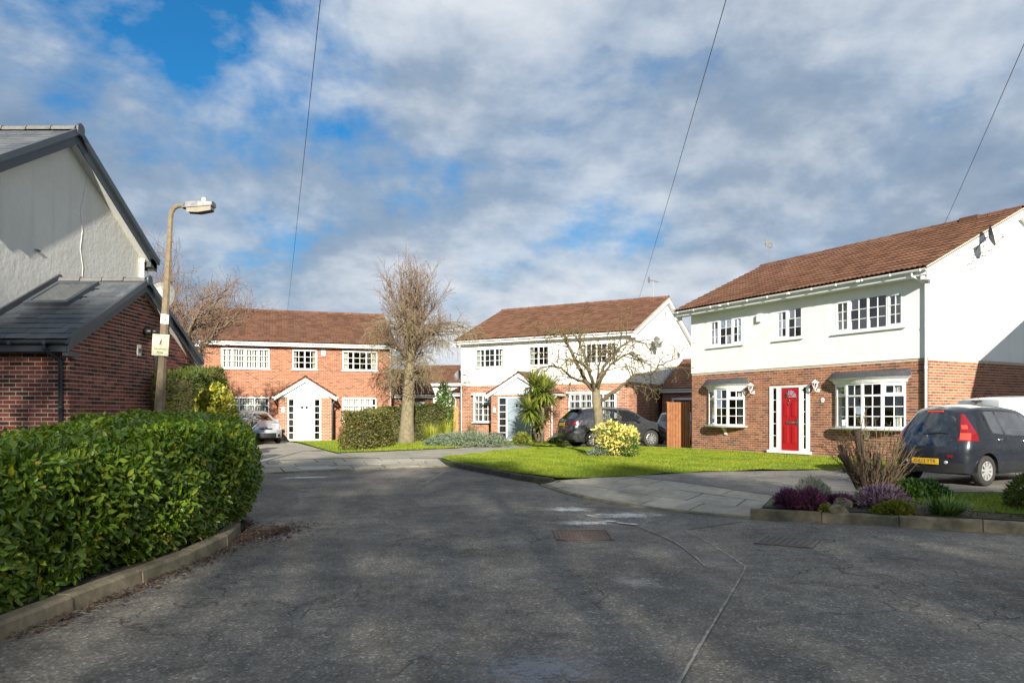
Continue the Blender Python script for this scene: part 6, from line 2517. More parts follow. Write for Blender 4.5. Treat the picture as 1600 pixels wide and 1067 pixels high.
PAINT_SILVER.node_tree.nodes['Principled BSDF'].inputs['Coat Weight'].default_value = 0.3
hd = R(62)
build_car('pale silver small car half hidden behind the brown board fence', MINI, (7.05, 32.9, .118), hd, PAINT_SILVER, plate='LJ12 RGX')


# ---- silver hatchback facing us by the orange brick house
def cls_hatch(zone, x, yr, z, r, key):
    if zone == 'side':
        if x > 3.75 and .62 < z < .80 and r < 0:
            return ('headlight', 0)
        if key and key[0] == 'side_window':
            return key
        if z < .28:
            return ('trim', 0)
    if zone == 'front':
        if .62 < z < .80 and yr > .50:
            return ('headlight', 0)
        if .30 < z < .50 and yr < .62:
            return ('grille', 0)
        if .64 < z < .74 and yr < .38:
            return ('grille', 0)
        if .32 < z < .44 and yr > .72:
            return ('grille', 0)
    if zone == 'top':
        if 2.50 < x < 3.22 and yr < .92:
            return ('windscreen', 0)
        if x > 3.92 and yr > .55:
            return ('headlight', 0)
    if zone == 'rear' and .98 < z < 1.4 and yr < .85:
        return ('rear_window', 0)
    return None


def extra_hatch(car, f):
    m = MB()
    x = f['front_x'](0, .70) + .01
    m.lathe([(0, .012), (.05, .010), (.055, 0)], 16, 'x', (x, 0, .70))
    m.v = [(a, b * 1.7, .70 + (c - .70)) for a, b, c in m.v]
    m.build('oval_badge', CHROME, car)
    m = MB()
    m.tube([(3.22, .1, 1.035), (3.1, -.2, 1.09), (3.06, -.45, 1.10)], .008, 5)
    m.tube([(3.22, .5, 1.02), (3.12, .2, 1.08), (3.05, -.02, 1.12)], .008, 5)
    m.build('wiper', BLACK_PLASTIC, car)


HATCH = dict(L=4.34, W=1.84, xr=.85, wb=2.64, Rw=.315, Ra=.37, zs=.24, rb=.12, fb=.30, crown=.035, tumble=.20, bulge=.05,
             top=[(0, 1.42), (.3, 1.46), (1.0, 1.50), (1.7, 1.49), (2.2, 1.44), (2.55, 1.34), (3.0, 1.12), (3.28, 1.0), (3.8, .92), (4.15, .82), (4.34, .72)],
             belt=[(0, 1.02), (1.0, 1.0), (2.5, .95), (3.3, .90), (4.34, .66)],
             plan=[(0, .84), (.08, .90), (.3, .96), (.8, 1.0), (3.2, 1.0), (3.8, .95), (4.2, .84), (4.34, .74)],
             rear=[(0, .05), (.5, 0), (.9, .03), (1.1, .15), (1.45, .40)], front=[(0, .06), (.4, 0), (.6, .03), (.72, .08), (1.4, .12)],
             win=[(.70, 1.15), (1.22, 1.95), (2.02, 2.90)], seams=(1.2, 2.0, 2.95), handles=((1.4, .88), (2.25, .87)), mirror=(2.72, 1.0), cab=(1.0, 2.7),
             plate_z=.36, spokes=8, classify=cls_hatch, extra=extra_hatch)
hd = math.atan2(-.83, .55)
fc = (-10.95, 33.2)
build_car('silver hatchback facing us in front of the orange brick house', HATCH, (fc[0] - math.cos(hd) * 4.34, fc[1] - math.sin(hd) * 4.34, .118), hd, PAINT_SILVER, glass=CAR_GLASS_DARK)


# ---- white van behind the dark hatchback
def cls_van(zone, x, yr, z, r, key):
    if zone == 'side':
        if .80 < z < 1.25 and x < .08 and r < 0:
            return ('tail_light', 0)
        if key and key[0] == 'side_window':
            return key
        if z < .36:
            return ('trim', 0)
    if zone == 'rear':
        if .80 < z < 1.25 and yr > .88:
            return ('tail_light', 0)
        if 1.10 < z < 1.46 and .06 < yr < .84:
            return ('rear_window', 0)
        if z < .45:
            return ('lower_bumper', 0)
    if zone == 'top' and 2.95 < x < 3.55 and yr < .9:
        return ('windscreen', 0)
    return None


def extra_van(car, f):
    x = f['rear_x'](0, 1.66)
    MB().box(x - .02, x + .01, -.17, .17, 1.635, 1.665).build('high_brake_light', LENS_RED, car, bevel=.004)
    m = MB()
    xx = f['rear_x'](0, 1.1)
    m.box(xx - .004, xx + .05, -.004, .004, .45, 1.66)
    m.build('door_gap', BLACK_PLASTIC, car)


VAN = dict(L=4.35, W=1.80, xr=.80, wb=2.70, Rw=.31, Ra=.37, zs=.25, rb=.05, fb=.22, crown=.04, tumble=.10, bulge=.04, rail=.16,
           top=[(0, 1.68), (.3, 1.71), (1.0, 1.73), (2.2, 1.72), (2.75, 1.67), (3.0, 1.58), (3.4, 1.22), (3.6, 1.08), (4.0, .98), (4.25, .86), (4.35, .78)],
           belt=[(0, 1.10), (2.0, 1.10), (3.4, 1.0), (4.35, .72)],
           plan=[(0, .93), (.06, .96), (.2, .99), (.6, 1.0), (3.2, 1.0), (3.8, .95), (4.2, .85), (4.35, .76)],
           rear=[(0, .04), (.5, 0), (1.0, .02), (1.5, .05), (1.8, .12)], front=[(0, .04), (.5, 0), (.75, .05), (1.5, .1)],
           win=[(2.25, 3.25)], seams=(1.0, 2.2, 3.2), handles=((2.4, .98),), mirror=(3.1, 1.12), cab=(2.0, 3.0),
           plate_z=.62, spokes=8, classify=cls_van, extra=extra_van)
PAINT_WHITE = paint('paint_white', (0.78, 0.78, 0.77), 0.0, .35)
hd = R(7)
build_car('white panel van by the gable, mostly hidden behind the dark grey hatchback', VAN, (11.12, 17.95, .116), hd, PAINT_WHITE, cat='van', name='parked_van')
# ------------------------------------------------------------------ vegetation
BARK = plain('bark_grey_brown', (0.165, 0.128, 0.080), 0.95, 0.35, 9, bmp=0.9, bscale=30)
BARK_LICHEN = plain('bark_lichen', (0.180, 0.150, 0.092), 0.95, 0.35, 7, bmp=0.9, bscale=28)
TWIG = plain('twig_brown', (0.195, 0.130, 0.092), 0.9, 0.25, 8)
TWIG_PALE = plain('twig_pale', (0.235, 0.185, 0.105), 0.9, 0.25, 8)
BARK_DARK = plain('bark_dark', (0.115, 0.088, 0.050), 0.95, 0.35, 9, bmp=0.9, bscale=30)
TWIG_OLIVE = plain('twig_olive', (0.135, 0.110, 0.042), 0.9, 0.3, 8)
STEM_DARK = plain('stem_dark', (0.062, 0.044, 0.028), 0.95, 0.3, 12, bmp=0.7)
STEM_TAN = plain('stem_tan', (0.150, 0.105, 0.060), 0.9, 0.3, 12)
LEAF_LAUREL = leafmat('leaf_laurel', [(0.0, (0.070, 0.140, 0.010)), (0.40, (0.135, 0.240, 0.014)), (0.78, (0.230, 0.330, 0.020)), (0.965, (0.330, 0.385, 0.030)), (0.985, (0.36, 0.28, 0.022)), (1.0, (0.40, 0.25, 0.03))], 0.22, 0.36)
LEAF_CONIFER = leafmat('leaf_conifer', [(0.0, (0.045, 0.070, 0.012)), (0.6, (0.090, 0.125, 0.016)), (1.0, (0.165, 0.185, 0.022))], 0.2, 0.7)
LEAF_GOLD = leafmat('leaf_gold', [(0.0, (0.10, 0.16, 0.018)), (0.35, (0.28, 0.30, 0.025)), (0.75, (0.47, 0.43, 0.045)), (1.0, (0.60, 0.52, 0.10))], 0.25, 0.45)
LEAF_CREAM = leafmat('leaf_variegated', [(0.0, (0.06, 0.15, 0.018)), (0.16, (0.15, 0.23, 0.025)), (0.24, (0.55, 0.47, 0.10)), (0.65, (0.70, 0.60, 0.16)), (1.0, (0.80, 0.72, 0.30))], 0.2, 0.4)
LEAF_BEECH = leafmat('leaf_brown_green', [(0.0, (0.080, 0.060, 0.020)), (0.35, (0.145, 0.110, 0.030)), (0.7, (0.150, 0.150, 0.026)), (1.0, (0.24, 0.20, 0.045))], 0.2, 0.6)
LEAF_DARK = leafmat('leaf_dark_green', [(0.0, (0.025, 0.055, 0.010)), (0.6, (0.055, 0.095, 0.014)), (1.0, (0.115, 0.140, 0.020))], 0.2, 0.5)
LEAF_SWORD = leafmat('leaf_sword', [(0.0, (0.120, 0.175, 0.022)), (0.5, (0.205, 0.265, 0.036)), (0.85, (0.30, 0.33, 0.065)), (1.0, (0.40, 0.35, 0.13))], 0.2, 0.4)
LEAF_JUNIPER = leafmat('leaf_juniper', [(0.0, (0.085, 0.125, 0.075)), (0.6, (0.165, 0.215, 0.140)), (1.0, (0.27, 0.32, 0.22))], 0.15, 0.7)
LEAF_LIME = leafmat('leaf_lime', [(0.0, (0.16, 0.21, 0.018)), (0.6, (0.32, 0.35, 0.035)), (1.0, (0.47, 0.45, 0.07))], 0.25, 0.5)
LEAF_MID = leafmat('leaf_mid_green', [(0.0, (0.035, 0.085, 0.015)), (0.6, (0.070, 0.150, 0.022)), (1.0, (0.13, 0.22, 0.04))], 0.25, 0.5)
HEATH_PURPLE = leafmat('heather_purple', [(0.0, (0.075, 0.020, 0.050)), (0.25, (0.05, 0.05, 0.02)), (0.35, (0.150, 0.028, 0.095)), (1.0, (0.26, 0.07, 0.17))], 0.15, 0.8)
HEATH_LILAC = leafmat('heather_lilac', [(0.0, (0.12, 0.07, 0.09)), (0.22, (0.09, 0.09, 0.04)), (0.35, (0.27, 0.15, 0.23)), (1.0, (0.44, 0.30, 0.40))], 0.15, 0.8)
HEATH_WHITE = leafmat('heather_white', [(0.0, (0.20, 0.22, 0.11)), (0.5, (0.46, 0.45, 0.33)), (1.0, (0.66, 0.64, 0.54))], 0.15, 0.8)
LEAF_MOSS = leafmat('moss_green', [(0.0, (0.10, 0.125, 0.008)), (1.0, (0.24, 0.25, 0.015))], 0.1, 0.9)
LEAF_FALLEN = leafmat('fallen_leaf', [(0.0, (0.028, 0.016, 0.012)), (0.6, (0.075, 0.040, 0.026)), (1.0, (0.15, 0.09, 0.05))], 0.05, 0.8)
GRASS = leafmat('grass_blade', [(0.0, (0.130, 0.205, 0.014)), (0.5, (0.210, 0.285, 0.018)), (0.9, (0.300, 0.340, 0.026)), (1.0, (0.36, 0.35, 0.06))], 0.3, 0.6, 0.25)

_nt = GRASS.node_tree                                   # patches of moss and tired yellow grass
_p = [n for n in _nt.nodes if n.type == 'BSDF_PRINCIPLED'][0]
_src = _p.inputs['Base Color'].links[0].from_socket
_r = ramp(_nt, pos_noise(_nt, 0.9, 6, 0.65), [(0.34, (0.55, 0.68, 0.8)), (0.5, (1.0, 1.0, 1.0)), (0.68, (1.30, 1.02, 1.5))])
_c = mixc(_nt, 1.0, _src, _r.outputs[0], 'MULTIPLY')
for _n in list(_nt.nodes):
    if _n.type in ('BSDF_PRINCIPLED', 'BSDF_TRANSLUCENT'):
        _nt.links.new(_c, _n.inputs['Base Color' if _n.type == 'BSDF_PRINCIPLED' else 'Color'])

LEAF_V = [(0, 0, 0), (.20, .30, .06), (-.20, .30, .06), (.22, .62, .05), (-.22, .62, .05), (0, 1.0, -.06), (0, .32, 0), (0, .64, -.015)]
LEAF_F = [(0, 1, 6), (0, 6, 2), (6, 1, 3, 7), (2, 6, 7, 4), (7, 3, 5), (4, 7, 5)]
SMALL_V = [(0, 0, 0), (.30, .45, .05), (-.30, .45, .05), (0, 1.0, 0)]
SMALL_F = [(0, 1, 3), (0, 3, 2)]
NEEDLE_V = [(-.07, 0, 0), (.07, 0, 0), (.05, .6, .04), (-.05, .6, .04), (0, 1, 0)]
NEEDLE_F = [(0, 1, 2, 3), (3, 2, 4)]


def rs(seed):
    return np.random.RandomState(seed)


def lumpy(rg, dirs, amp, k=5):
    """a smooth bump field over directions"""
    out = np.zeros(len(dirs))
    for _ in range(k):
        c = rg.normal(size=3)
        c /= np.linalg.norm(c)
        out += rg.uniform(-1, 1) * np.exp((dirs @ c - 1) * rg.uniform(3, 9))
    return 1 + amp * out


def sph(rg, n):
    d = rg.normal(size=(n, 3))
    return d / np.linalg.norm(d, axis=1, keepdims=True)


def foliage_blob(name, c, r, n, size, mat, parent, seed, base=(LEAF_V, LEAF_F), amp=.25, depth=.35, up=.25, lower=-.75, spread=.7, stuff=True, wscale=1.0):
    rg = rs(seed)
    d = sph(rg, int(n * 1.6))
    d = d[d[:, 2] > lower][:n]
    lum = lumpy(rg, d, amp, 9)
    f = (1 - depth * rg.uniform(0, 1, len(d)) ** 1.6) * lum
    pos = np.array(c) + d * np.array(r) * f[:, None]
    dirs = d + rg.normal(size=d.shape) * spread + np.array((0, 0, up))
    ups = d + rg.normal(size=d.shape) * .5
    s = size * rg.uniform(.65, 1.3, len(d))
    o = scatter(name, *base, pos, frames(dirs, ups), np.stack([s * wscale, s, s], 1), mat, parent)
    if stuff:
        o['kind'] = 'stuff'
    return o


def branches(paths, name, mat, parent, sides=5, cap=False, stuff=False):
    """many tapering tubes joined in one mesh; paths: list of (points (k,3), radii (k,))"""
    V, F = [], []
    base = 0
    ang = np.arange(sides) * 2 * np.pi / sides
    ca, sa = np.cos(ang), np.sin(ang)
    for pts, rad in paths:
        pts = np.asarray(pts, float)
        k = len(pts)
        d = np.gradient(pts, axis=0)
        d /= np.maximum(np.linalg.norm(d, axis=1, keepdims=True), 1e-9)
        ref = np.array((0.31, 0.57, 0.76)) if abs(d[0] @ np.array((0.31, 0.57, 0.76))) < .9 else np.array((1.0, 0, 0))
        u = np.cross(d, ref)
        u /= np.maximum(np.linalg.norm(u, axis=1, keepdims=True), 1e-9)
        w = np.cross(d, u)
        ring = pts[:, None] + (u[:, None] * ca[None, :, None] + w[:, None] * sa[None, :, None]) * np.asarray(rad)[:, None, None]
        V.append(ring.reshape(-1, 3))
        i = np.arange(k - 1)[:, None] * sides
        j = np.arange(sides)[None]
        j2 = (j + 1) % sides
        F.append(np.stack([i + j, i + j2, i + sides + j2, i + sides + j], 2).reshape(-1, 4) + base)
        base += k * sides
    o = obj(name, np_mesh(name, np.concatenate(V), [np.concatenate(F)], True), mat, parent)
    if stuff:
        o['kind'] = 'stuff'
    return o


def limb(rg, p, d, length, r0, r1, n=7, wander=.18, grav=0.0, droop=0.0):
    """a wandering tapering branch"""
    pts = [np.array(p, float)]
    d = np.array(d, float)
    d /= np.linalg.norm(d)
    st = length / (n - 1)
    for i in range(n - 1):
        d = d + rg.normal(size=3) * wander + np.array((0, 0, grav - droop * (i / n) * 2))
        d /= np.linalg.norm(d)
        pts.append(pts[-1] + d * st)
    rad = np.linspace(r0, r1, n)
    return np.array(pts), rad


def along(path, t):
    pts, rad = path
    x = t * (len(pts) - 1)
    i = min(int(x), len(pts) - 2)
    f = x - i
    d = pts[i + 1] - pts[i]
    return pts[i] * (1 - f) + pts[i + 1] * f, d / np.linalg.norm(d), rad[i] * (1 - f) + rad[i + 1] * f


def twigs_on(rg, paths, n_each, length, r, t0=.25, ang=.9, grav=0.0, droop=0.0, npts=5, wander=.2, lfall=.5, rmin=.003):
    out = []
    for pth in paths:
        n = max(1, int(n_each if isinstance(n_each, int) else n_each(pth)))
        for k in range(n):
            t = t0 + (1 - t0) * (k + rg.uniform(0, 1)) / n
            p, d, rr = along(pth, min(t, .999))
            a = sph(rg, 1)[0]
            a -= d * (a @ d)
            a /= np.linalg.norm(a)
            dd = d * math.cos(ang) + a * math.sin(ang)
            l = length * rg.uniform(.55, 1.25) * (1 - lfall * t)
            out.append(limb(rg, p, dd, l, min(rr * .7, r), max(rmin * .7, r * .25), npts, wander, grav, droop))
    return out


def ground_at(px, py, z=.13):
    return ground_pt(px, py, z)


# ---- the big laurel hedge on the left
def laurel_hedge():
    rg = rs(11)
    t = thing('hedge', 'large clipped glossy green laurel hedge along the kerb at the left', 'hedge', (-4.2, 6.5, .105))
    off = np.array(t.location)
    front = smooth_line([(-3.74, 1.6), (-3.66, 3.4), (-3.58, 4.9), (-3.48, 6.3), (-3.40, 7.5), (-3.40, 8.6), (-3.52, 9.7), (-3.92, 10.7), (-4.7, 11.6), (-6.0, 12.2)], 2)
    P = np.array(front)
    seg = np.linalg.norm(np.diff(P, axis=0), axis=1)
    cum = np.concatenate([[0], np.cumsum(seg)])
    tot = cum[-1]

    def at(s):
        s = np.clip(s, 0, tot - 1e-6)
        i = np.searchsorted(cum, s, side='right') - 1
        f = (s - cum[i]) / seg[i]
        p = P[i] * (1 - f)[:, None] + P[i + 1] * f[:, None]
        d = (P[i + 1] - P[i]) / seg[i][:, None]
        return p, d
    width = 1.35
    # section around: q 0..1 up the front, 1..2 over the top
    def surf(s, q, inset):
        p, d = at(s)
        nrm = np.stack([d[:, 1], -d[:, 0]], 1)            # towards the road
        htop = 1.17 + .03 * np.sin(s * 1.3) + .025 * np.sin(s * 3.1 + 1) + .19 * np.clip((s - 4.0) / 5.0, 0, 1)
        bul = .12 * np.sin(np.clip(q, 0, 1) * np.pi) ** .8 + .10 * np.clip(q, 0, 1) + .05 * np.sin(s * 2.3 + q * 4) + .03 * np.sin(s * 5.1 - q * 6)
        z = np.where(q < 1, .10 + (htop - .10) * q, htop + .02 * np.sin(s * 4 + q * 9))
        o = np.where(q < 1, bul, .10 - (q - 1) * width)
        rnd_ = np.clip(1 - np.abs(q - 1) / .12, 0, 1)
        z = z - .06 * rnd_ ** 2
        o = o - .05 * rnd_ ** 2
        o = o - inset * np.where(q < 1, 1, .3)
        z = z - inset * np.where(q < 1, .2, 1)
        pos = np.stack([p[:, 0] + nrm[:, 0] * o, p[:, 1] + nrm[:, 1] * o, z], 1)
        nv = np.where(q[:, None] < 1, np.stack([nrm[:, 0], nrm[:, 1], np.full(len(s), .15)], 1), np.array([[0, 0, 1.0]]))
        nv = nv * (1 - rnd_[:, None] * .5) + rnd_[:, None] * .5 * np.stack([nrm[:, 0], nrm[:, 1], np.ones(len(s))], 1)
        return pos, nv

    def leaves(n, inset_max, q0=0.0, q1=2.0, s0=0.0, s1=None):
        s = rg.uniform(s0, s1 or tot, n)
        q = rg.uniform(q0, q1, n)
        ins = inset_max * rg.uniform(0, 1, n) ** 1.5 - .03
        pos, nv = surf(s, q, ins)
        pos[:, 2] -= .105
        pos[:, :2] -= off[:2]
        pos += rg.normal(size=pos.shape) * .022
        tang = rg.normal(size=pos.shape)
        tang -= nv * np.sum(tang * nv, 1, keepdims=True)
        tang /= np.linalg.norm(tang, axis=1, keepdims=True)
        dirs = tang * .85 + nv * rg.uniform(.1, .9, (n, 1)) + np.array((0, 0, .22))
        ups = nv + rg.normal(size=pos.shape) * .45 + np.array((0, 0, .45))
        sc = .072 * rg.uniform(.5, 1.35, n)
        return pos, frames(dirs, ups), np.stack([sc * .95, sc, sc], 1)
    pos, rot, sc = leaves(70000, .19)
    w = pos + off
    dist = np.linalg.norm(w - np.array([0, 0, CAM_H]), axis=1)
    px = 800 + 1170 * w[:, 0] / np.maximum(w[:, 1], .1)
    facing = rot[:, :, 2] @ np.array((.75, -.55, .4))
    near = np.where((px > 5) & (w[:, 1] > 2) & (facing > .2), dist, 1e9)
    idx = np.argsort(near)[:2400]
    pick = rg.choice(idx, 300, replace=False)
    me = bpy.data.meshes.new('leaf')
    me.from_pydata(LEAF_V, [], LEAF_F)
    me.materials.append(LEAF_LAUREL)
    for i in pick:
        o = bpy.data.objects.new('leaf', me)
        link(o, t)
        o.matrix_local = Matrix.Translation(pos[i] + rot[i][:, 2] * .01) @ Matrix(rot[i].tolist()).to_4x4() @ Matrix.Diagonal((*(sc[i] * 1.08), 1))
    keep = np.ones(len(pos), bool)
    keep[pick] = False
    o = scatter('foliage', LEAF_V, LEAF_F, pos[keep], rot[keep], sc[keep], LEAF_LAUREL, t)
    o['kind'] = 'stuff'
    # dark solid shell added inside the leaves to block light
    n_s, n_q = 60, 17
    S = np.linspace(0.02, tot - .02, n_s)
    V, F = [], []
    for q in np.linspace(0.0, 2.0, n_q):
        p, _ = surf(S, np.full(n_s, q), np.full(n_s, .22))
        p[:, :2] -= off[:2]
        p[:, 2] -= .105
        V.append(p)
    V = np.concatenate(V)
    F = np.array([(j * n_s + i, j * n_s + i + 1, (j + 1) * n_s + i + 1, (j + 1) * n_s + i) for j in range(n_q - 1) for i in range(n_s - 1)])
    obj('light_block_core', np_mesh('light_block_core', V, [F], True), STEM_DARK, t)
    st = []
    for k in range(46):
        s = rg.uniform(.2, tot - .2, 1)
        p, nv = surf(s, np.array([0.02]), np.array([rg.uniform(.05, .3)]))
        b = p[0] - np.array((off[0], off[1], .105))
        b[2] = 0
        st.append(limb(rg, b, (rg.normal() * .3, rg.normal() * .3, 1), .6, .016, .006, 5, .15))
    branches(st, 'stems', STEM_DARK, t, stuff=True)


laurel_hedge()


# ---- clipped hedges further back
def box_hedge(label, pts, width, h0, h1, n, size, mat, seed, base=(SMALL_V, SMALL_F), core=STEM_DARK, mat2=None, z=.11, wave=.05):
    rg = rs(seed)
    t = thing('hedge', label, 'hedge', (pts[0][0], pts[0][1], z))
    off = np.array((pts[0][0], pts[0][1], 0))
    P = np.array(pts, float)
    seg = np.linalg.norm(np.diff(P, axis=0), axis=1)
    cum = np.concatenate([[0], np.cumsum(seg)])
    tot = cum[-1]

    def make(n, inset, dep):
        s = rg.uniform(-.12, tot + .12, n)
        n_e = int(n * .22)
        s[:n_e] = np.where(rg.uniform(0, 1, n_e) < .5, -.14, tot + .14) + rg.normal(size=n_e) * .05
        sc = np.clip(s, 0, tot - 1e-6)
        i = np.searchsorted(cum, sc, side='right') - 1
        d = (P[i + 1] - P[i]) / seg[i][:, None]
        p = P[i] + d * (s - cum[i])[:, None]
        nrm = np.stack([d[:, 1], -d[:, 0]], 1)
        hh = h0 + (h1 - h0) * sc / tot + wave * np.sin(s * 2.1 + seed) + .5 * wave * np.sin(s * 5.3)
        c = rg.uniform(0, 1, n)
        a_side = 1.0 * (h0 + h1) / 2
        pr = np.array([a_side, width, a_side])
        pr = np.cumsum(pr / pr.sum())
        face = np.searchsorted(pr, c)
        v = rg.uniform(0, 1, n)
        o = np.where(face == 0, width / 2, np.where(face == 2, -width / 2, (v - .5) * width))
        zz = np.where(face == 1, hh, v * hh)
        e = 1 - .25 * np.clip(zz / hh - .85, 0, 1) / .15 * (face != 1)
        o[:n_e] = (rg.uniform(0, 1, n_e) - .5) * width
        face[:n_e] = 3
        zz[:n_e] = rg.uniform(0, 1, n_e) * hh[:n_e]
        o = o * e * (1 + .12 * np.sin(s * 3.3 + zz * 4))
        ins = dep * rg.uniform(0, 1, n) ** 1.5
        nv = np.where((face == 1)[:, None], np.array([[0, 0, 1.0]]), np.concatenate([nrm * np.sign(o)[:, None], np.full((n, 1), .2)], 1))
        pos = np.concatenate([p + nrm * o[:, None], zz[:, None]], 1) - nv * (ins + inset)[:, None]
        return pos - off, nv
    pos, nv = make(n, 0.0, .16)
    dirs = nv * .6 + rg.normal(size=pos.shape) * .7 + np.array((0, 0, .3))
    s = size * rg.uniform(.6, 1.3, n)
    k = n if mat2 is None else int(n * .70)
    order = rg.permutation(n)
    o = scatter('foliage', *base, pos[order[:k]], frames(dirs[order[:k]], (nv + rg.normal(size=nv.shape) * .5)[order[:k]]), s[order[:k]], mat, t)
    o['kind'] = 'stuff'
    if mat2 is not None:
        o = scatter('foliage', *base, pos[order[k:]], frames(dirs[order[k:]], (nv + rg.normal(size=nv.shape) * .5)[order[k:]]), s[order[k:]], mat2, t)
        o['kind'] = 'stuff'
    m = MB()
    for a, b in zip(P, P[1:]):
        d = (b - a) / np.linalg.norm(b - a)
        q = np.array((d[1], -d[0])) * (width / 2 - .13)
        a, b = a + d * .12, b - d * .12
        x = [a + q, b + q, b - q, a - q]
        m.prism([(p_[0] - off[0], p_[1] - off[1], 0.0) for p_ in x], (0, 0, min(h0, h1) - .15))
    m.build('light_block_core', core, t)  # solid dark filling added so no light passes through the foliage
    return t


box_hedge('brown and green clipped hedge left of the tall bare tree, before the orange house', [(-5.75, 27.2), (-5.5, 28.9), (-5.45, 31.2)], 1.0, 1.38, 1.52, 16000, .075, LEAF_BEECH, 21, mat2=LEAF_DARK)
box_hedge('dark green clipped hedge behind the trunk of the tall bare tree', [(-6.1, 35.7), (-4.9, 36.2), (-3.6, 37.2)], 1.0, 1.66, 1.80, 15000, .09, LEAF_DARK, 22, mat2=LEAF_BEECH)
box_hedge('tall dark yellow-green conifer hedge behind the street lamp', [(-7.22, 16.1), (-7.28, 17.9)], .85, 2.28, 2.34, 17000, .11, LEAF_CONIFER, 23, (NEEDLE_V, NEEDLE_F), wave=.07)
t = thing('shrub', 'golden variegated shrub between the laurel hedge and the conifer hedge', 'shrub', (-6.28, 15.75, .11))
foliage_blob('foliage', (0, 0, .98), (.42, .48, 1.02), 4600, .085, LEAF_GOLD, t, 31, (SMALL_V, SMALL_F), amp=.28, lower=-.95)
branches([limb(rs(32), (0, 0, 0), (rs(k).normal() * .4, rs(k + 50).normal() * .4, 1), 1.5, .02, .006) for k in range(14)], 'stems', STEM_DARK, t, stuff=True)
box_hedge('rounded brown hedge behind the golden shrub', [(-12.5, 29.2), (-11.5, 29.4)], 1.1, 2.75, 2.7, 8000, .09, LEAF_BEECH, 24)


# ---- the tall bare tree
def tall_tree():
    rg = rs(5)
    x, y = ground_at(637, 691)
    y = 34.0
    x = (635 - 800) / 1170 * y
    t = thing('tree', 'tall bare pollarded tree with thick pale trunk in front of the dark hedge', 'tree', (x, y, .12))
    tr = [(-.03, 0, -.05), (0, 0, .25), (.02, 0, 1.0), (.08, 0, 2.0), (.12, 0, 3.0), (.20, .0, 4.2), (.26, 0, 5.1), (.22, 0, 5.45)]
    rad = [.46, .35, .30, .265, .225, .215, .22, .12]
    m = MB()
    m.tube(tr, rad, 16)
    rg2 = rs(6)
    m.v = [(a + rg2.normal() * .012, b + rg2.normal() * .012, c) for a, b, c in m.v]
    m.build('trunk', BARK_LICHEN, t, smooth=True)
    m = MB()                                            # pollard knuckles and ivy stems
    for k in range(10):
        a = rg.uniform(0, 6.28)
        z = rg.uniform(4.6, 5.4)
        c = np.array((.24 + .26 * math.cos(a), .26 * math.sin(a), z))
        m.tube([c - np.array((math.cos(a), math.sin(a), 0)) * .12, c + np.array((math.cos(a), math.sin(a), .6)) * .10], [.13, .06], 7)
    for k in range(5):
        z = 2.1 + .2 * k
        pts = [(.09 + (.31 - .01 * k) * math.cos(a), (.31 - .01 * k) * math.sin(a), z + .09 * math.sin(2 * a + k)) for a in np.linspace(0, 6.28, 15)]
        m.tube(pts, .018, 5, False)
    m.build('pollard_knuckles', BARK, t, smooth=True)
    main = []
    for k in range(21):
        a = 2 * math.pi * k / 21 + rg.uniform(-.2, .2)
        tilt = rg.uniform(.04, .42)
        d = (math.cos(a) * tilt, math.sin(a) * tilt, 1)
        z = rg.uniform(4.7, 5.35)
        main.append(limb(rg, (.24 + .15 * math.cos(a), .15 * math.sin(a), z), d, rg.uniform(2.3, 4.0) * (1 - .5 * tilt), .055, .012, 9, .11, .05))
    side = []
    for k in range(15):                                 # spreading then drooping boughs
        a = rg.uniform(0, 6.28)
        z = rg.uniform(3.4, 5.2)
        side.append(limb(rg, (.2 + .22 * math.cos(a), .22 * math.sin(a), z), (math.cos(a), math.sin(a) * .8, .45), rg.uniform(1.5, 2.5), .045, .010, 8, .14, .02, .16))
    for k in range(8):
        a = rg.uniform(0, 6.28)
        side.append(limb(rg, (.12 + .25 * math.cos(a), .25 * math.sin(a), rg.uniform(2.5, 3.6)), (math.cos(a), math.sin(a), .3), rg.uniform(.7, 1.3), .03, .008, 6, .2, 0, .22))
    for k in range(6):                                 # long boughs over towards the right-hand house
        side.append(limb(rg, (.30, rg.uniform(-.2, .2), rg.uniform(4.4, 5.2)), (1, rg.uniform(-.4, .2), .35), rg.uniform(2.2, 3.1), .05, .010, 9, .10, .01, .10))
    mid = []
    for k in range(20):                                # rising boughs that fill out the middle of the crown
        a = 2 * math.pi * k / 20 + rg.uniform(-.2, .2)
        tilt = rg.uniform(.7, 1.5)
        mid.append(limb(rg, (.22 + .15 * math.cos(a), .15 * math.sin(a), rg.uniform(3.5, 5.3)), (math.cos(a) * tilt, math.sin(a) * tilt, 1), rg.uniform(1.4, 2.4), .042, .010, 8, .10, .10))
    main = main + mid
    branches(main + side, 'boughs', BARK, t, 6)
    tw1 = twigs_on(rg, main, 13, 1.10, .016, .10, .72, .09, 0, 6, .13, .45)
    tw2 = twigs_on(rg, tw1, 4, .50, .009, .15, .6, .07, 0, 4, .15, .3, .011)
    branches(tw1, 'crown', TWIG, t, 4)
    o = branches(tw2, 'twigs', TWIG, t, 3, stuff=True)
    hw1 = twigs_on(rg, side, 10, .95, .014, .15, 1.0, -.03, .20, 6, .15, .3)
    hw2 = twigs_on(rg, hw1, 6, .60, .009, .1, .8, -.05, .25, 5, .15, .3, .012)
    branches(hw1, 'hanging_branches', TWIG_PALE, t, 4, stuff=True)
    branches(hw2, 'twigs', TWIG_PALE, t, 3, stuff=True)
    sp = [limb(rg, (.1 + .28 * math.cos(a), .28 * math.sin(a), z), (math.cos(a), math.sin(a), .1), rg.uniform(.4, .9), .011, .006, 5, .25, 0, .25) for a, z in zip(rg.uniform(0, 6.28, 150), rg.uniform(2.9, 5.0, 150))]
    branches(sp, 'trunk_shoots', TWIG_PALE, t, 3, stuff=True)


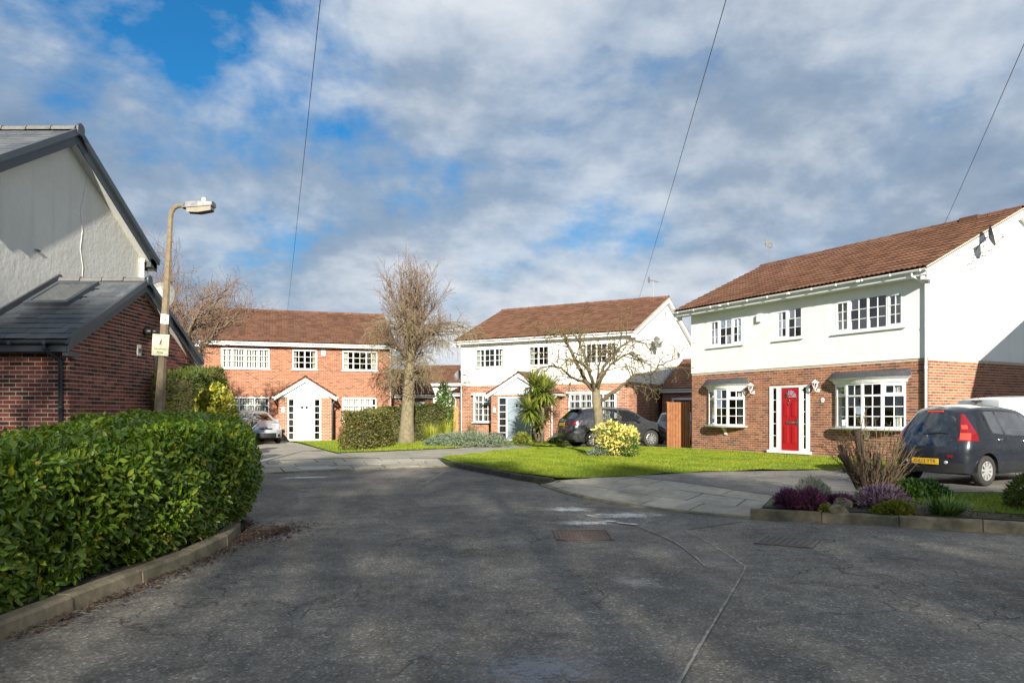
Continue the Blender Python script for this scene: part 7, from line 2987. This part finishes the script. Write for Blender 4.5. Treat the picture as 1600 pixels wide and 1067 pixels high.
tall_tree()


# ---- the small weeping tree on the lawn
def lawn_tree():
    rg = rs(9)
    y = 23.6
    x = (935 - 800) / 1170 * y
    t = thing('tree', 'small bare spreading tree on the lawn beside the yellow bush', 'tree', (x, y, .13))

    def P(px, py, dy=0.0):
        yy = y + dy
        return np.array(((px - 800) / 1170 * yy - x, dy, CAM_H + (647 - py) * yy / 1170 - .13))
    m = MB()
    tr = [P(938, 716), P(937, 706), P(936, 680), P(935, 650), P(932, 628), P(931, 606)]
    m.tube([tuple(p) for p in tr], [.22, .17, .15, .14, .15, .12], 14)
    rg2 = rs(4)
    m.v = [(a + rg2.normal() * .006, b + rg2.normal() * .006, c) for a, b, c in m.v]
    m.build('trunk', BARK_LICHEN, t, smooth=True)
    L = []

    def main(pts, r0, r1):
        A = np.array(pts)
        k = len(A)
        # densify
        s = np.linspace(0, k - 1, (k - 1) * 4 + 1)
        i = np.minimum(s.astype(int), k - 2)
        f = (s - i)[:, None]
        B = A[i] * (1 - f) + A[i + 1] * f
        B[1:-1] = (B[:-2] + B[1:-1] * 2 + B[2:]) / 4
        B[1:-1] += rg.normal(size=B[1:-1].shape) * .02
        L.append((B, np.linspace(r0, r1, len(B))))
    main([P(930, 612), P(912, 590, -.2), P(895, 555, -.3), P(885, 530, -.4), P(872, 520, -.5), P(858, 530, -.6)], .10, .02)
    main([P(930, 612), P(922, 585, .2), P(915, 560, .3), P(905, 535, .4), P(903, 510, .5)], .085, .015)
    main([P(932, 610), P(938, 585, .1), P(948, 565, .2), P(968, 545, .3), P(985, 532, .4), P(1005, 535, .4), P(1018, 548, .4)], .085, .015)
    main([P(934, 632), P(955, 615, -.2), P(975, 600, -.3), P(992, 586, -.4), P(1020, 583, -.4), P(1035, 568, -.5), P(1060, 560, -.5)], .085, .015)
    main([P(932, 612), P(940, 590, -.4), P(955, 570, -.7), P(975, 555, -.9), P(990, 550, -1.0), P(1002, 565, -1.1)], .07, .014)
    main([P(930, 612), P(915, 598, .5), P(893, 590, .8), P(878, 575, .9), P(862, 570, 1.0), P(850, 580, 1.0)], .07, .014)
    main([P(930, 615), P(925, 590, -.5), P(912, 570, -.9), P(900, 560, -1.1), P(882, 565, -1.3)], .06, .012)
    main([P(931, 612), P(934, 580, .6), P(938, 555, 1.0), P(948, 540, 1.2), P(962, 545, 1.4)], .06, .012)
    L[:] = [(p_, r_ * .78) for p_, r_ in L]
    branches(L, 'boughs', BARK_DARK, t, 8)
    sec = twigs_on(rg, L, 11, 1.25, .020, .28, .9, .06, .17, 9, .12, .15)
    tw = twigs_on(rg, sec, 8, .38, .010, .15, .9, 0, .12, 5, .22, .2, .012)
    tw2 = twigs_on(rg, L, 12, .35, .011, .35, 1.0, 0, .08, 5, .2, .1, .012)
    branches(sec, 'crown', BARK_DARK, t, 5)
    branches(tw + tw2, 'twigs', TWIG_OLIVE, t, 3, stuff=True)
    pos = np.concatenate([p[0][-2:] for p in tw + tw2] + [p[0][2:4] for p in tw])
    n = len(pos)
    scatter('buds', SMALL_V, SMALL_F, pos, frames(rg.normal(size=(n, 3)) + np.array((0, 0, .4)), rg.normal(size=(n, 3))), .035 * rg.uniform(.5, 1.2, n), LEAF_BEECH, t)['kind'] = 'stuff'
    return x, y


ltx, lty = lawn_tree()
bx_, by_ = (969 - 800) / 1170 * 23.1, 23.1
t = thing('bush', 'yellow and cream variegated bush on the lawn, right of the small bare tree', 'bush', (bx_, by_, .13))
foliage_blob('foliage', (0, 0, .60), (.56, .56, .58), 2600, .10, LEAF_CREAM, t, 41, amp=.42, depth=.5, lower=-.95)
foliage_blob('foliage', (.22, -.30, .36), (.28, .25, .34), 500, .085, LEAF_MID, t, 42, amp=.2, depth=.5, lower=-.95)
foliage_blob('foliage', (-.34, -.05, .55), (.14, .3, .42), 380, .085, LEAF_LIME, t, 46, amp=.2, depth=.5, lower=-.95)
branches([limb(rs(60 + k), (0, 0, 0), (rs(60 + k).normal() * .6, rs(90 + k).normal() * .6, 1), .85, .016, .005) for k in range(16)], 'stems', STEM_DARK, t, stuff=True)
t = thing('plant', 'low leafy clump at the foot of the small bare tree', 'plant', (bx_ - .50, by_ + .05, .13))
foliage_blob('foliage', (0, 0, .10), (.50, .3, .20), 900, .06, LEAF_JUNIPER, t, 43, (SMALL_V, SMALL_F), lower=-.2)
film_o = poly_mesh('bare_soil', [(ltx + .55 * math.cos(a) * (1 + .2 * math.sin(3 * a)), lty + .5 * math.sin(a)) for a in np.linspace(0, 6.1, 18)], .158, SOIL, sub=.2, zf=lambda x, y: bumpy(x, y) * .9)


# ---- bare trees at the left behind the extension
def bare_tree(label, x, y, h, seed, spread, trunk_r=.16, pollard=None, mat=TWIG, n_main=8, density=1.0):
    rg = rs(seed)
    t = thing('tree', label, 'tree', (x, y, .1))
    ph = pollard or h * .35
    tr = limb(rg, (0, 0, -.05), (0.02, 0, 1), ph, trunk_r * 1.25, trunk_r * .8, 7, .03)
    branches([tr], 'trunk', BARK_LICHEN, t, 10)
    top = tr[0][-1]
    main = []
    for k in range(n_main):
        a = 2 * math.pi * k / n_main + rg.uniform(-.3, .3)
        tilt = rg.uniform(.4, 1.0) * spread
        p, _, _ = along(tr, rg.uniform(.72, .99))
        main.append(limb(rg, p, (math.cos(a) * tilt, math.sin(a) * tilt, 1), (h - ph) * rg.uniform(.75, 1.1), trunk_r * .42, .012, 8, .13, .05))
    tw1 = twigs_on(rg, main, max(2, int(9 * density)), (h - ph) * .40, .018, .12, .8, .04, 0, 6, .16, .3)
    tw2 = twigs_on(rg, tw1, max(2, int(6 * density)), (h - ph) * .18, .011, .12, .75, .04, 0, 5, .2, .3, .014)
    branches(main, 'boughs', BARK, t, 6)
    branches(tw1, 'crown', mat, t, 4)
    branches(tw2, 'twigs', mat, t, 3, stuff=True)
    return t


bare_tree('bare tree with a sawn trunk between the brick extension and the orange house', -12.1, 28.0, 6.8, 71, 1.2, .20, 4.4, TWIG, 12, 1.5)
bare_tree('bare tree with fine twigs showing behind the slate gable of the left house', -17.5, 36.0, 9.8, 72, .8, .22, None, TWIG, 11, 1.6)
bare_tree('bare tree far back just right of the left house', -15.9, 40.5, 9.0, 73, .8, .2, None, TWIG, 10, 1.6)


# ---- palm at the middle house
def palm():
    rg = rs(15)
    y = 33.9
    x = (842 - 800) / 1170 * y
    t = thing('palm', 'spiky green cordyline palm in front of the grey porch door', 'palm', (x, y, .12))
    stems = [([(0.15, 0, -.05), (.17, 0, .6), (.16, 0, 1.3), (.18, 0, 2.2), (.20, 0, 2.45)], .085), ([(-.05, -.1, -.05), (-.2, -.12, .5), (-.32, -.15, 1.4)], .065), ([(.14, .05, 1.2), (-.02, .05, 1.9), (-.15, .05, 2.6)], .06), ([(0.0, .1, -.05), (0.02, .1, .5), (.0, .1, .8)], .05)]
    for pts, r in stems:
        m = MB()
        m.tube(pts, [r * 1.1] + [r] * (len(pts) - 1), 10)
        m.build('trunk', BARK_LICHEN, t, smooth=True)
    nseg = 6
    for hi, (c, n, ln, lo) in enumerate((((.26, -.05, 2.30), 400, 1.05, -.85), ((-.20, 0, 2.62), 230, .85, -.5), ((-.42, -.12, 1.50), 300, .85, -.95), ((-.02, .05, .80), 170, .70, -.5), ((-.14, 0, 1.95), 170, .75, -.7))):
        V, F = [], []
        d = sph(rg, n * 3)
        d = d[d[:, 2] > lo][:n]
        for k, dv in enumerate(d):
            l = ln * rg.uniform(.75, 1.12)
            w0 = .042 * rg.uniform(.8, 1.2)
            p = np.array(c) + dv * .05
            dd = dv + np.array((0, 0, .18))
            dd /= np.linalg.norm(dd)
            sd = np.cross(dd, (0, 0, 1.0))
            sd /= max(np.linalg.norm(sd), 1e-6)
            b = len(V)
            droop = rg.uniform(.02, .13) * (1.4 if dv[2] < .2 else .8)
            for i in range(nseg + 1):
                u = i / nseg
                w = w0 * (1 - u ** 2.2) * (0.7 + .6 * u * (1 - u) * 2)
                V += [tuple(p - sd * w), tuple(p + sd * w)]
                dd = dd + np.array((0, 0, -droop * u * 1.4))
                dd /= np.linalg.norm(dd)
                p = p + dd * l / nseg
            F += [(b + 2 * i, b + 2 * i + 1, b + 2 * i + 3, b + 2 * i + 2) for i in range(nseg)]
        o = obj('leaf_crown', np_mesh('leaf_crown', V, [np.array(F)], False), LEAF_SWORD, t)
        o['kind'] = 'stuff'


palm()


# ---- small plants by the houses
def tuft(label, x, y, z, n, h, mat, seed, spread=.5, name='plant', w=.012, cat='plant', droop=.25):
    rg = rs(seed)
    t = thing(name, label, cat, (x, y, z))
    V, F = [], []
    for k in range(n):
        a = rg.uniform(0, 6.28)
        r = rg.uniform(0, .12) * spread
        p = np.array((r * math.cos(a), r * math.sin(a), 0.0))
        d = np.array((math.cos(a) * spread * rg.uniform(.2, 1.4), math.sin(a) * spread * rg.uniform(.2, 1.4), 1.0))
        d /= np.linalg.norm(d)
        l = h * rg.uniform(.6, 1.15)
        sd = np.cross(d, (0, 0, 1.0))
        sd /= max(np.linalg.norm(sd), 1e-6)
        b = len(V)
        for i in range(5):
            u = i / 4
            ww = w * (1 - u ** 2)
            V += [tuple(p - sd * ww), tuple(p + sd * ww)]
            d = d + np.array((0, 0, -droop * u))
            d /= np.linalg.norm(d)
            p = p + d * l / 4
        F += [(b + 2 * i, b + 2 * i + 1, b + 2 * i + 3, b + 2 * i + 2) for i in range(4)]
    o = obj('leaves', np_mesh('leaves', V, [np.array(F)], False), mat, t)
    o['kind'] = 'stuff'
    return t


def bush(label, x, y, z, r, n, size, mat, seed, base=(SMALL_V, SMALL_F), name='shrub', cat='shrub', stems=8, lower=-.3, amp=.28, cz=None, wscale=1.0, spread=.7, up=.25):
    t = thing(name, label, cat, (x, y, z))
    foliage_blob('foliage', (0, 0, cz if cz is not None else r[2] * .35), r, n, size, mat, t, seed, base, amp, .5, up, lower, spread, True, wscale)
    rg = rs(seed + 500)
    branches([limb(rg, (rg.normal() * r[0] * .15, rg.normal() * r[1] * .15, 0), (rg.normal() * r[0], rg.normal() * r[1], r[2] + .1), r[2] * 1.1, .012, .004, 5) for k in range(stems)], 'stems', STEM_DARK, t, stuff=True)
    return t


def gp(px, py, z=.13):
    x, y = ground_pt(px, py, z)
    return x, y


x, y = gp(732, 698)
bush('low blue-green spreading juniper before the middle house', x - .05, y + .4, .12, (1.75, .8, .5), 6500, .11, LEAF_JUNIPER, 51, (NEEDLE_V, NEEDLE_F), lower=-.1, cz=.06, spread=.9, wscale=1.6)
x, y = gp(678, 697)
tuft('lime green wispy shrub right of the tall tree trunk', x - .1, y + .6, .12, 420, 1.05, LEAF_LIME, 52, .75, 'shrub', .010, 'shrub', .12)
x, y = gp(697, 690)
tuft('yellow-green wispy plant in front of the wooden gate', x, y + .8, .12, 300, 1.15, LEAF_LIME, 53, .45, 'shrub', .010, 'shrub', .10)
bush('narrow upright green conifer beside the wooden gate', -3.55, 38.9, .12, (.45, .45, 1.55), 4200, .10, LEAF_MID, 54, amp=.15, lower=-1, cz=1.45, name='conifer', cat='conifer')
x, y = gp(817, 693)
bush('low leafy clump at the foot of the palm, left side', x, y + .6, .12, (.42, .35, .38), 900, .07, LEAF_LIME, 55)
x, y = gp(868, 693)
bush('low green clump beside the grey trough planter', x, y + .4, .12, (.40, .3, .25), 600, .07, LEAF_MID, 56)
tuft('thin dry grass clump against the wall of the middle house', *[v + d for v, d in zip(gp(728, 690), (0.2, 1.6))], .12, 200, 1.1, TWIG_OLIVE, 57, .4, 'plant', .006)

SLATE_POT = plain('dark_planter', (0.075, 0.075, 0.078), 0.7, .15)
for px, label, seed, tw_ in ((872, 'dark square planter with a bare standard shrub right of the palm', 81, True), (779, 'dark square planter with a thin bare stem left of the porch', 82, False)):
    yy = 36.0 if px > 800 else 37.3
    xx = (px - 800) / 1170 * yy
    t = thing('planter', label, 'planter', (xx, yy, .12), R(-30))
    m = MB()
    m.add([(-.27, -.2, 0), (.27, -.2, 0), (.27, .2, 0), (-.27, .2, 0), (-.30, -.23, .42), (.30, -.23, .42), (.30, .23, .42), (-.30, .23, .42)], [(0, 3, 2, 1), (0, 1, 5, 4), (1, 2, 6, 5), (2, 3, 7, 6), (3, 0, 4, 7)])
    m.box(-.31, .31, -.24, .24, .36, .42)
    m.build('pot', SLATE_POT, t, bevel=.008)
    rg = rs(seed)
    st = limb(rg, (0, 0, .35), (0, 0, 1), .95 if tw_ else 1.15, .016, .010, 6, .03)
    pa = [st]
    if tw_:
        mm = [limb(rg, st[0][-1], sph(rg, 1)[0] + np.array((0, 0, .4)), .42, .008, .003, 5, .2) for k in range(26)]
        pa += mm + twigs_on(rg, mm, 4, .2, .004, .3, .8)
    branches(pa, 'stem', STEM_TAN, t, 4)


# ---- the flower bed at the right
def bed_stump():
    rg = rs(19)
    x, y = 5.42, 11.25
    t = thing('shrub', 'cut back bare shrub with thick sawn stems and upright shoots in the flower bed', 'shrub', (x, y, .15))
    thick = []
    for a, tilt, l, r in ((3.0, .55, .86, .060), (2.9, .75, .66, .060), (3.3, .16, 1.12, .070), (2.4, .35, .95, .050), (.3, .12, .75, .06), (1.3, .4, .6, .05), (.1, .55, .62, .045), (4.6, .4, .5, .045), (3.5, .6, .5, .05)):
        thick.append(limb(rg, (.06 * math.cos(a), .06 * math.sin(a), -.03), (math.cos(a) * tilt, math.sin(a) * tilt * .6, 1), l, r * 1.2, r * .78, 7, .08))
    m = MB()
    for pts, rad in thick:
        m.tube([tuple(p) for p in pts], list(rad), 9)
    m.build('sawn_stems', STEM_DARK, t, smooth=True)
    shoots = []
    for k in range(85):
        a = rg.uniform(0, 6.28)
        tilt = rg.uniform(.1, 1.0)
        shoots.append(limb(rg, (.16 * math.cos(a) * rg.uniform(0, 1), .14 * math.sin(a) * rg.uniform(0, 1), 0), (math.cos(a) * tilt * .7 + .12, math.sin(a) * tilt * .6, 1), rg.uniform(.65, 1.32) * (1 - .15 * tilt), .012, .004, 7, .09, .03))
    for pth in thick:
        for k in range(7):
            p, d, r = along(pth, rg.uniform(.35, .98))
            shoots.append(limb(rg, p, d + sph(rg, 1)[0] * .7, rg.uniform(.25, .6), .009, .003, 6, .14, .05))
    branches(shoots, 'shoots', STEM_TAN, t, 4)
    branches(twigs_on(rg, shoots, 3, .25, .005, .3, .6, .03), 'twigs', STEM_TAN, t, 3, stuff=True)


bed_stump()


def heather(label, px, py, r, n, mat, seed, z=.15, size=.075, dy=0.0):
    x, y = ground_pt(px, py, z)
    return bush(label, x, y + dy, z, r, n, size, mat, seed, (NEEDLE_V, NEEDLE_F), 'heather', 'heather', 10, -.15, .45, .04, 1.5, .45, .7)


heather('deep purple heather mound at the left end of the flower bed', 1243, 797, (.185, .16, .18), 1900, HEATH_PURPLE, 101, dy=.20)
heather('deep purple heather mound beside the white heather, nearer the bare shrub', 1274, 798, (.185, .16, .20), 2000, HEATH_PURPLE, 102, dy=.20)
heather('white flowering heather behind the purple mounds', 1283, 788, (.24, .20, .25), 2200, HEATH_WHITE, 103, dy=.25)
heather('small purple heather left of the mossy rocks', 1322, 793, (.16, .15, .17), 1300, HEATH_PURPLE, 104, dy=.2)
heather('pale lilac heather mound right of the bare shrub', 1388, 797, (.30, .24, .22), 3000, HEATH_LILAC, 105, dy=.30)
heather('small greyish white heather between the rock and the lilac heather', 1357, 792, (.14, .12, .18), 900, HEATH_WHITE, 106, dy=.15)
x, y = ground_pt(1402, 803, .15)
bush('low yellow-green moss cushion in front of the lilac heather', x, y + .12, .15, (.24, .16, .12), 2600, .035, LEAF_MOSS, 107, name='plant', cat='plant', lower=-.1, cz=.01)
x, y = ground_pt(1294, 800, .15)
bush('tiny yellow-green moss cushion beside the purple heather', x, y + .1, .15, (.07, .06, .08), 500, .03, LEAF_MOSS, 108, name='plant', cat='plant', lower=-.1, cz=.01)
x, y = ground_pt(1440, 778, .15)
bush('sprawling dark green leafy plant behind the lilac heather', x, y + .1, .15, (.50, .36, .22), 2300, .085, LEAF_MID, 109, (LEAF_V, LEAF_F), name='plant', cat='plant', lower=-.1, cz=.03)
x, y = ground_pt(1488, 806, .15)
tuft('dark green strappy clump near the kerb in the flower bed', x, y + .15, .15, 260, .34, LEAF_MID, 110, 1.3, 'plant', .011)
x, y = ground_pt(1590, 800, .15)
bush('olive brown conifer shrub at the right edge of the flower bed', x + .30, y + .25, .15, (.26, .26, .30), 2600, .075, LEAF_CONIFER, 111, (NEEDLE_V, NEEDLE_F), lower=-.6, cz=.16, wscale=1.4)

ROCK = plain('mossy_rock', (0.19, 0.155, 0.095), 0.95, .45, 9, bmp=1.0, bscale=14)


def rock(label, px, py, r, seed, rz=0.0, dy=0.0):
    x, y = ground_pt(px, py, .15)
    bm = bmesh.new()
    rg = rs(seed)
    for d in sph(rg, 34):
        k = rg.uniform(.82, 1.08)
        bm.verts.new((d[0] * r[0] * k * 1.1, d[1] * r[1] * k * 1.1, d[2] * r[2] * k * 1.1))
    hull = bmesh.ops.convex_hull(bm, input=bm.verts)
    bmesh.ops.delete(bm, geom=[v for v in bm.verts if not v.link_faces], context='VERTS')
    bmesh.ops.bevel(bm, geom=bm.edges[:], offset=min(r) * .10, segments=2, affect='EDGES')
    me = bpy.data.meshes.new('rock')
    bm.to_mesh(me)
    bm.free()
    o = obj('rock', me, ROCK)
    o.location = (x, y + dy, .15 + r[2] * .15)
    o.rotation_euler = (0, R(12), rz)
    return tag(o, label, 'rock')


rock('flat mossy rock at the front of the flower bed', 1333, 806, (.15, .09, .075), 201, .2, .46)
rock('upright brown rock leaning between the purple and lilac heathers', 1345, 800, (.15, .08, .12), 202, -.5, .55)
rock('small brown rock beside the second purple heather', 1303, 796, (.09, .07, .07), 203, .4, .25)


def bed_litter():
    rg = rs(91)
    pts = [(3.6, 10.5), (5.05, 9.95), (6.3, 9.3), (9.3, 7.6), (11.0, 8.0), (6.2, 11.6), (5.0, 11.7), (4.4, 11.6)]
    A = np.array(pts)
    P = rg.uniform(A.min(0), A.max(0), (5000, 2))
    P = P[inside(pts, P)]
    k = len(P)
    pos = np.concatenate([P, rg.uniform(.152, .175, (k, 1))], 1)
    o = scatter('bed_litter', LEAF_V, LEAF_F, pos, frames(rg.normal(size=(k, 3)) * np.array((1, 1, .3)), rg.normal(size=(k, 3)) * .5 + np.array((0, 0, 1))), .05 * rg.uniform(.3, 1.1, k), LEAF_FALLEN)
    tag(o, 'dead leaves and bark litter on the soil of the flower bed', 'leaves', None, 'stuff')
    Q = P[rg.choice(k, 420, replace=False)]
    pos = np.concatenate([Q, np.full((len(Q), 1), .15)], 1)
    m_ = len(Q)
    o = scatter('weeds', NEEDLE_V, NEEDLE_F, np.repeat(pos, 5, 0) + rg.normal(size=(m_ * 5, 3)) * np.array((.015, .015, 0)), frames(rg.normal(size=(m_ * 5, 3)) * .7 + np.array((0, 0, 1)), rg.normal(size=(m_ * 5, 3))), .07 * rg.uniform(.4, 1.2, m_ * 5), LEAF_MID)
    tag(o, 'small green weeds sprouting in the flower bed', 'weeds', None, 'stuff')


# ---- grass on the lawns
def inside(pts, P):
    x, y = P[:, 0], P[:, 1]
    r = np.zeros(len(P), bool)
    n = len(pts)
    for i in range(n):
        x0, y0 = pts[i]
        x1, y1 = pts[(i + 1) % n]
        c = ((y0 > y) != (y1 > y)) & (x < (x1 - x0) * (y - y0) / (y1 - y0 + 1e-12) + x0)
        r ^= c
    return r


bed_litter()
BLADE_V = [(-.5, 0, 0), (.5, 0, 0), (.18, .0, 1.0)]
BLADE_F = [(0, 1, 2)]


def grass(label, pts, n, h, w, seed, z, zf):
    rg = rs(seed)
    A = np.array(pts)
    P = rg.uniform(A.min(0), A.max(0), (n * 3, 2))
    P = P[inside(pts, P)][:n]
    m = len(P)
    Z = np.array([z + zf(a, b) for a, b in P]) - .004
    a = rg.uniform(0, 6.28, m)
    tl = rg.uniform(0, .55, m)
    b = rg.uniform(0, 6.28, m)
    up = np.stack([np.sin(tl) * np.cos(b), np.sin(tl) * np.sin(b), np.cos(tl)], 1)
    x = np.stack([np.cos(a), np.sin(a), np.zeros(m)], 1)
    y = np.cross(up, x)
    hh = h * rg.uniform(.5, 1.3, m)
    o = scatter('grass', BLADE_V, BLADE_F, np.concatenate([P, Z[:, None]], 1), np.stack([x, y, up], 2), np.stack([np.full(m, w), np.ones(m), hh], 1), GRASS)
    tag(o, label, 'grass', None, 'stuff')


grass('short sunlit grass of the big front lawn', LAWN_PTS, 95000, .045, .013, 301, .132, bumpy)
hb = lambda x, y: .4 * bumpy(x, y)
grass('short grass before the orange brick house', D_LAWN_PTS, 14000, .05, .02, 302, .13, hb)
grass('rough grass round the tall bare tree', STRIP_PTS, 14000, .07, .02, 303, .13, hb)
grass('grass strip before the middle house', B_STRIP_PTS, 9000, .06, .02, 304, .128, hb)
grass('shaded grass in the flower bed', BED_GRASS, 26000, .06, .009, 305, .168, lambda x, y: .6 * bumpy(x, y))


# ---- fallen leaves along the kerb
def litter():
    rg = rs(77)
    n = 1500
    s = rg.uniform(0, 1, n)
    line = smooth_line(KL[3:10], 2)
    P = np.array([curve_at(line, v)[:] for v in s])
    o = np.abs(rg.normal(size=n)) * .10
    P = P + np.stack([o, rg.normal(size=n) * .03], 1) + np.array((.015, 0))
    c = np.array((-2.92, 9.15))
    m = 1100
    Q = c + rg.normal(size=(m, 2)) * np.array((.26, .55)) * rg.uniform(.2, 1.1, (m, 1))
    Q[:, 0] = np.maximum(Q[:, 0], -3.22)
    P = np.concatenate([P, Q])
    k = len(P)
    pos = np.concatenate([P, rg.uniform(.006, .022, (k, 1))], 1)
    up = rg.normal(size=(k, 3)) * .35 + np.array((0, 0, 1))
    d = rg.normal(size=(k, 3)) * np.array((1, 1, .15))
    o = scatter('fallen_leaves', LEAF_V, LEAF_F, pos, frames(d, up), .045 * rg.uniform(.4, 1.2, k), LEAF_FALLEN)
    tag(o, 'brown fallen leaves and debris along the hedge kerb', 'leaves', None, 'stuff')


litter()


# ---- overhead wires and the pole that carries them (behind the camera)
WIRE = plain('black_wire', (0.012, 0.012, 0.013), 0.6, .1)
POLE_TOP = Vector((1.55, -2.75, 8.1))
t = thing('telegraph_pole', 'brown wooden telegraph pole that carries the overhead wires', 'pole', (1.55, -2.75, 0))
MB().lathe([(.14, 0), (.13, 2), (.10, 8.2), (0, 8.22)], 12, 'z').build('pole', BARK, t)
MB().box(-.5, .5, -.05, .05, 7.95, 8.05).build('cross_arm', BARK, t)


def wire(label, end, sag):
    a, b = POLE_TOP, Vector(end)
    pts = []
    for i in range(25):
        u = i / 24
        p = a.lerp(b, u)
        p.z -= sag * 4 * u * (1 - u)
        pts.append(p)
    o = MB().tube(pts, .0065, 5).build('overhead_wire', WIRE)
    tag(o, label, 'wire', 'overhead telephone wires')


def roof_pt(h, u, v, z):
    return h.matrix_basis @ Vector((u, v, z))


for o_ in (HB, HC, HD):
    o_.matrix_basis
wire('overhead wire running to the roof of the orange brick house', roof_pt(HD, 4.0, 4.55, 7.25), .12)
wire('overhead wire running to the roof of the middle white house', roof_pt(HB, 8.2, 4.55, 7.52), .12)
wire('overhead wire running to the roof of the house with the red door', roof_pt(HC, 7.0, 4.2, 7.48), .12)


# ---- tall bare trees behind the camera: their shade lies over the road
def shade_tree(label, x, y, h, r, seed, n=2300, bottom=.12):
    rg = rs(seed)
    t = thing('tree', label, 'tree', (x, y, 0), 0, 'bare trees behind the camera')
    MB().tube([(0, 0, -.1), (.05, 0, h * .4), (0, 0, h * .9)], [.3, .22, .05], 9).build('trunk', BARK, t)
    z = rg.uniform(0, 1, n) ** .8
    zz = h * (bottom + (1 - bottom) * z)
    prof = r * np.sin(np.clip(z * .93 + .07, 0, 1) * np.pi) ** .6
    a = rg.uniform(0, 6.28, n)
    lum = 1 + .22 * np.sin(a * 3 + zz * 1.2 + seed) + .15 * np.sin(a * 5 - zz * 2.1)
    rr = prof * lum * rg.uniform(0, 1, n) ** .45
    pos = np.stack([rr * np.cos(a), rr * np.sin(a), zz], 1)
    l_ = rg.uniform(.8, 1.7, n)
    o = scatter('crown', NEEDLE_V, NEEDLE_F, pos, frames(rg.normal(size=(n, 3)) + np.array((0, 0, .8)), rg.normal(size=(n, 3))), np.stack([np.full(n, .62), l_, l_], 1), TWIG, t)
    o['kind'] = 'stuff'


for k, (x, y, h_, r) in enumerate(((-13.5, -20, 15.0, 4.0), (-9.0, -22, 15.4, 3.9), (-4.6, -20, 15.0, 3.6), (-0.4, -22, 15.0, 3.4), (3.6, -20.5, 13.7, 3.2), (7.4, -22, 13.5, 3.0), (11.0, -20.5, 11.9, 3.0), (14.8, -22, 11.1, 3.0), (18.8, -20.5, 10.9, 3.0))):
    shade_tree('tall bare twiggy tree in the row behind the camera', x, y, h_, r, 400 + k)
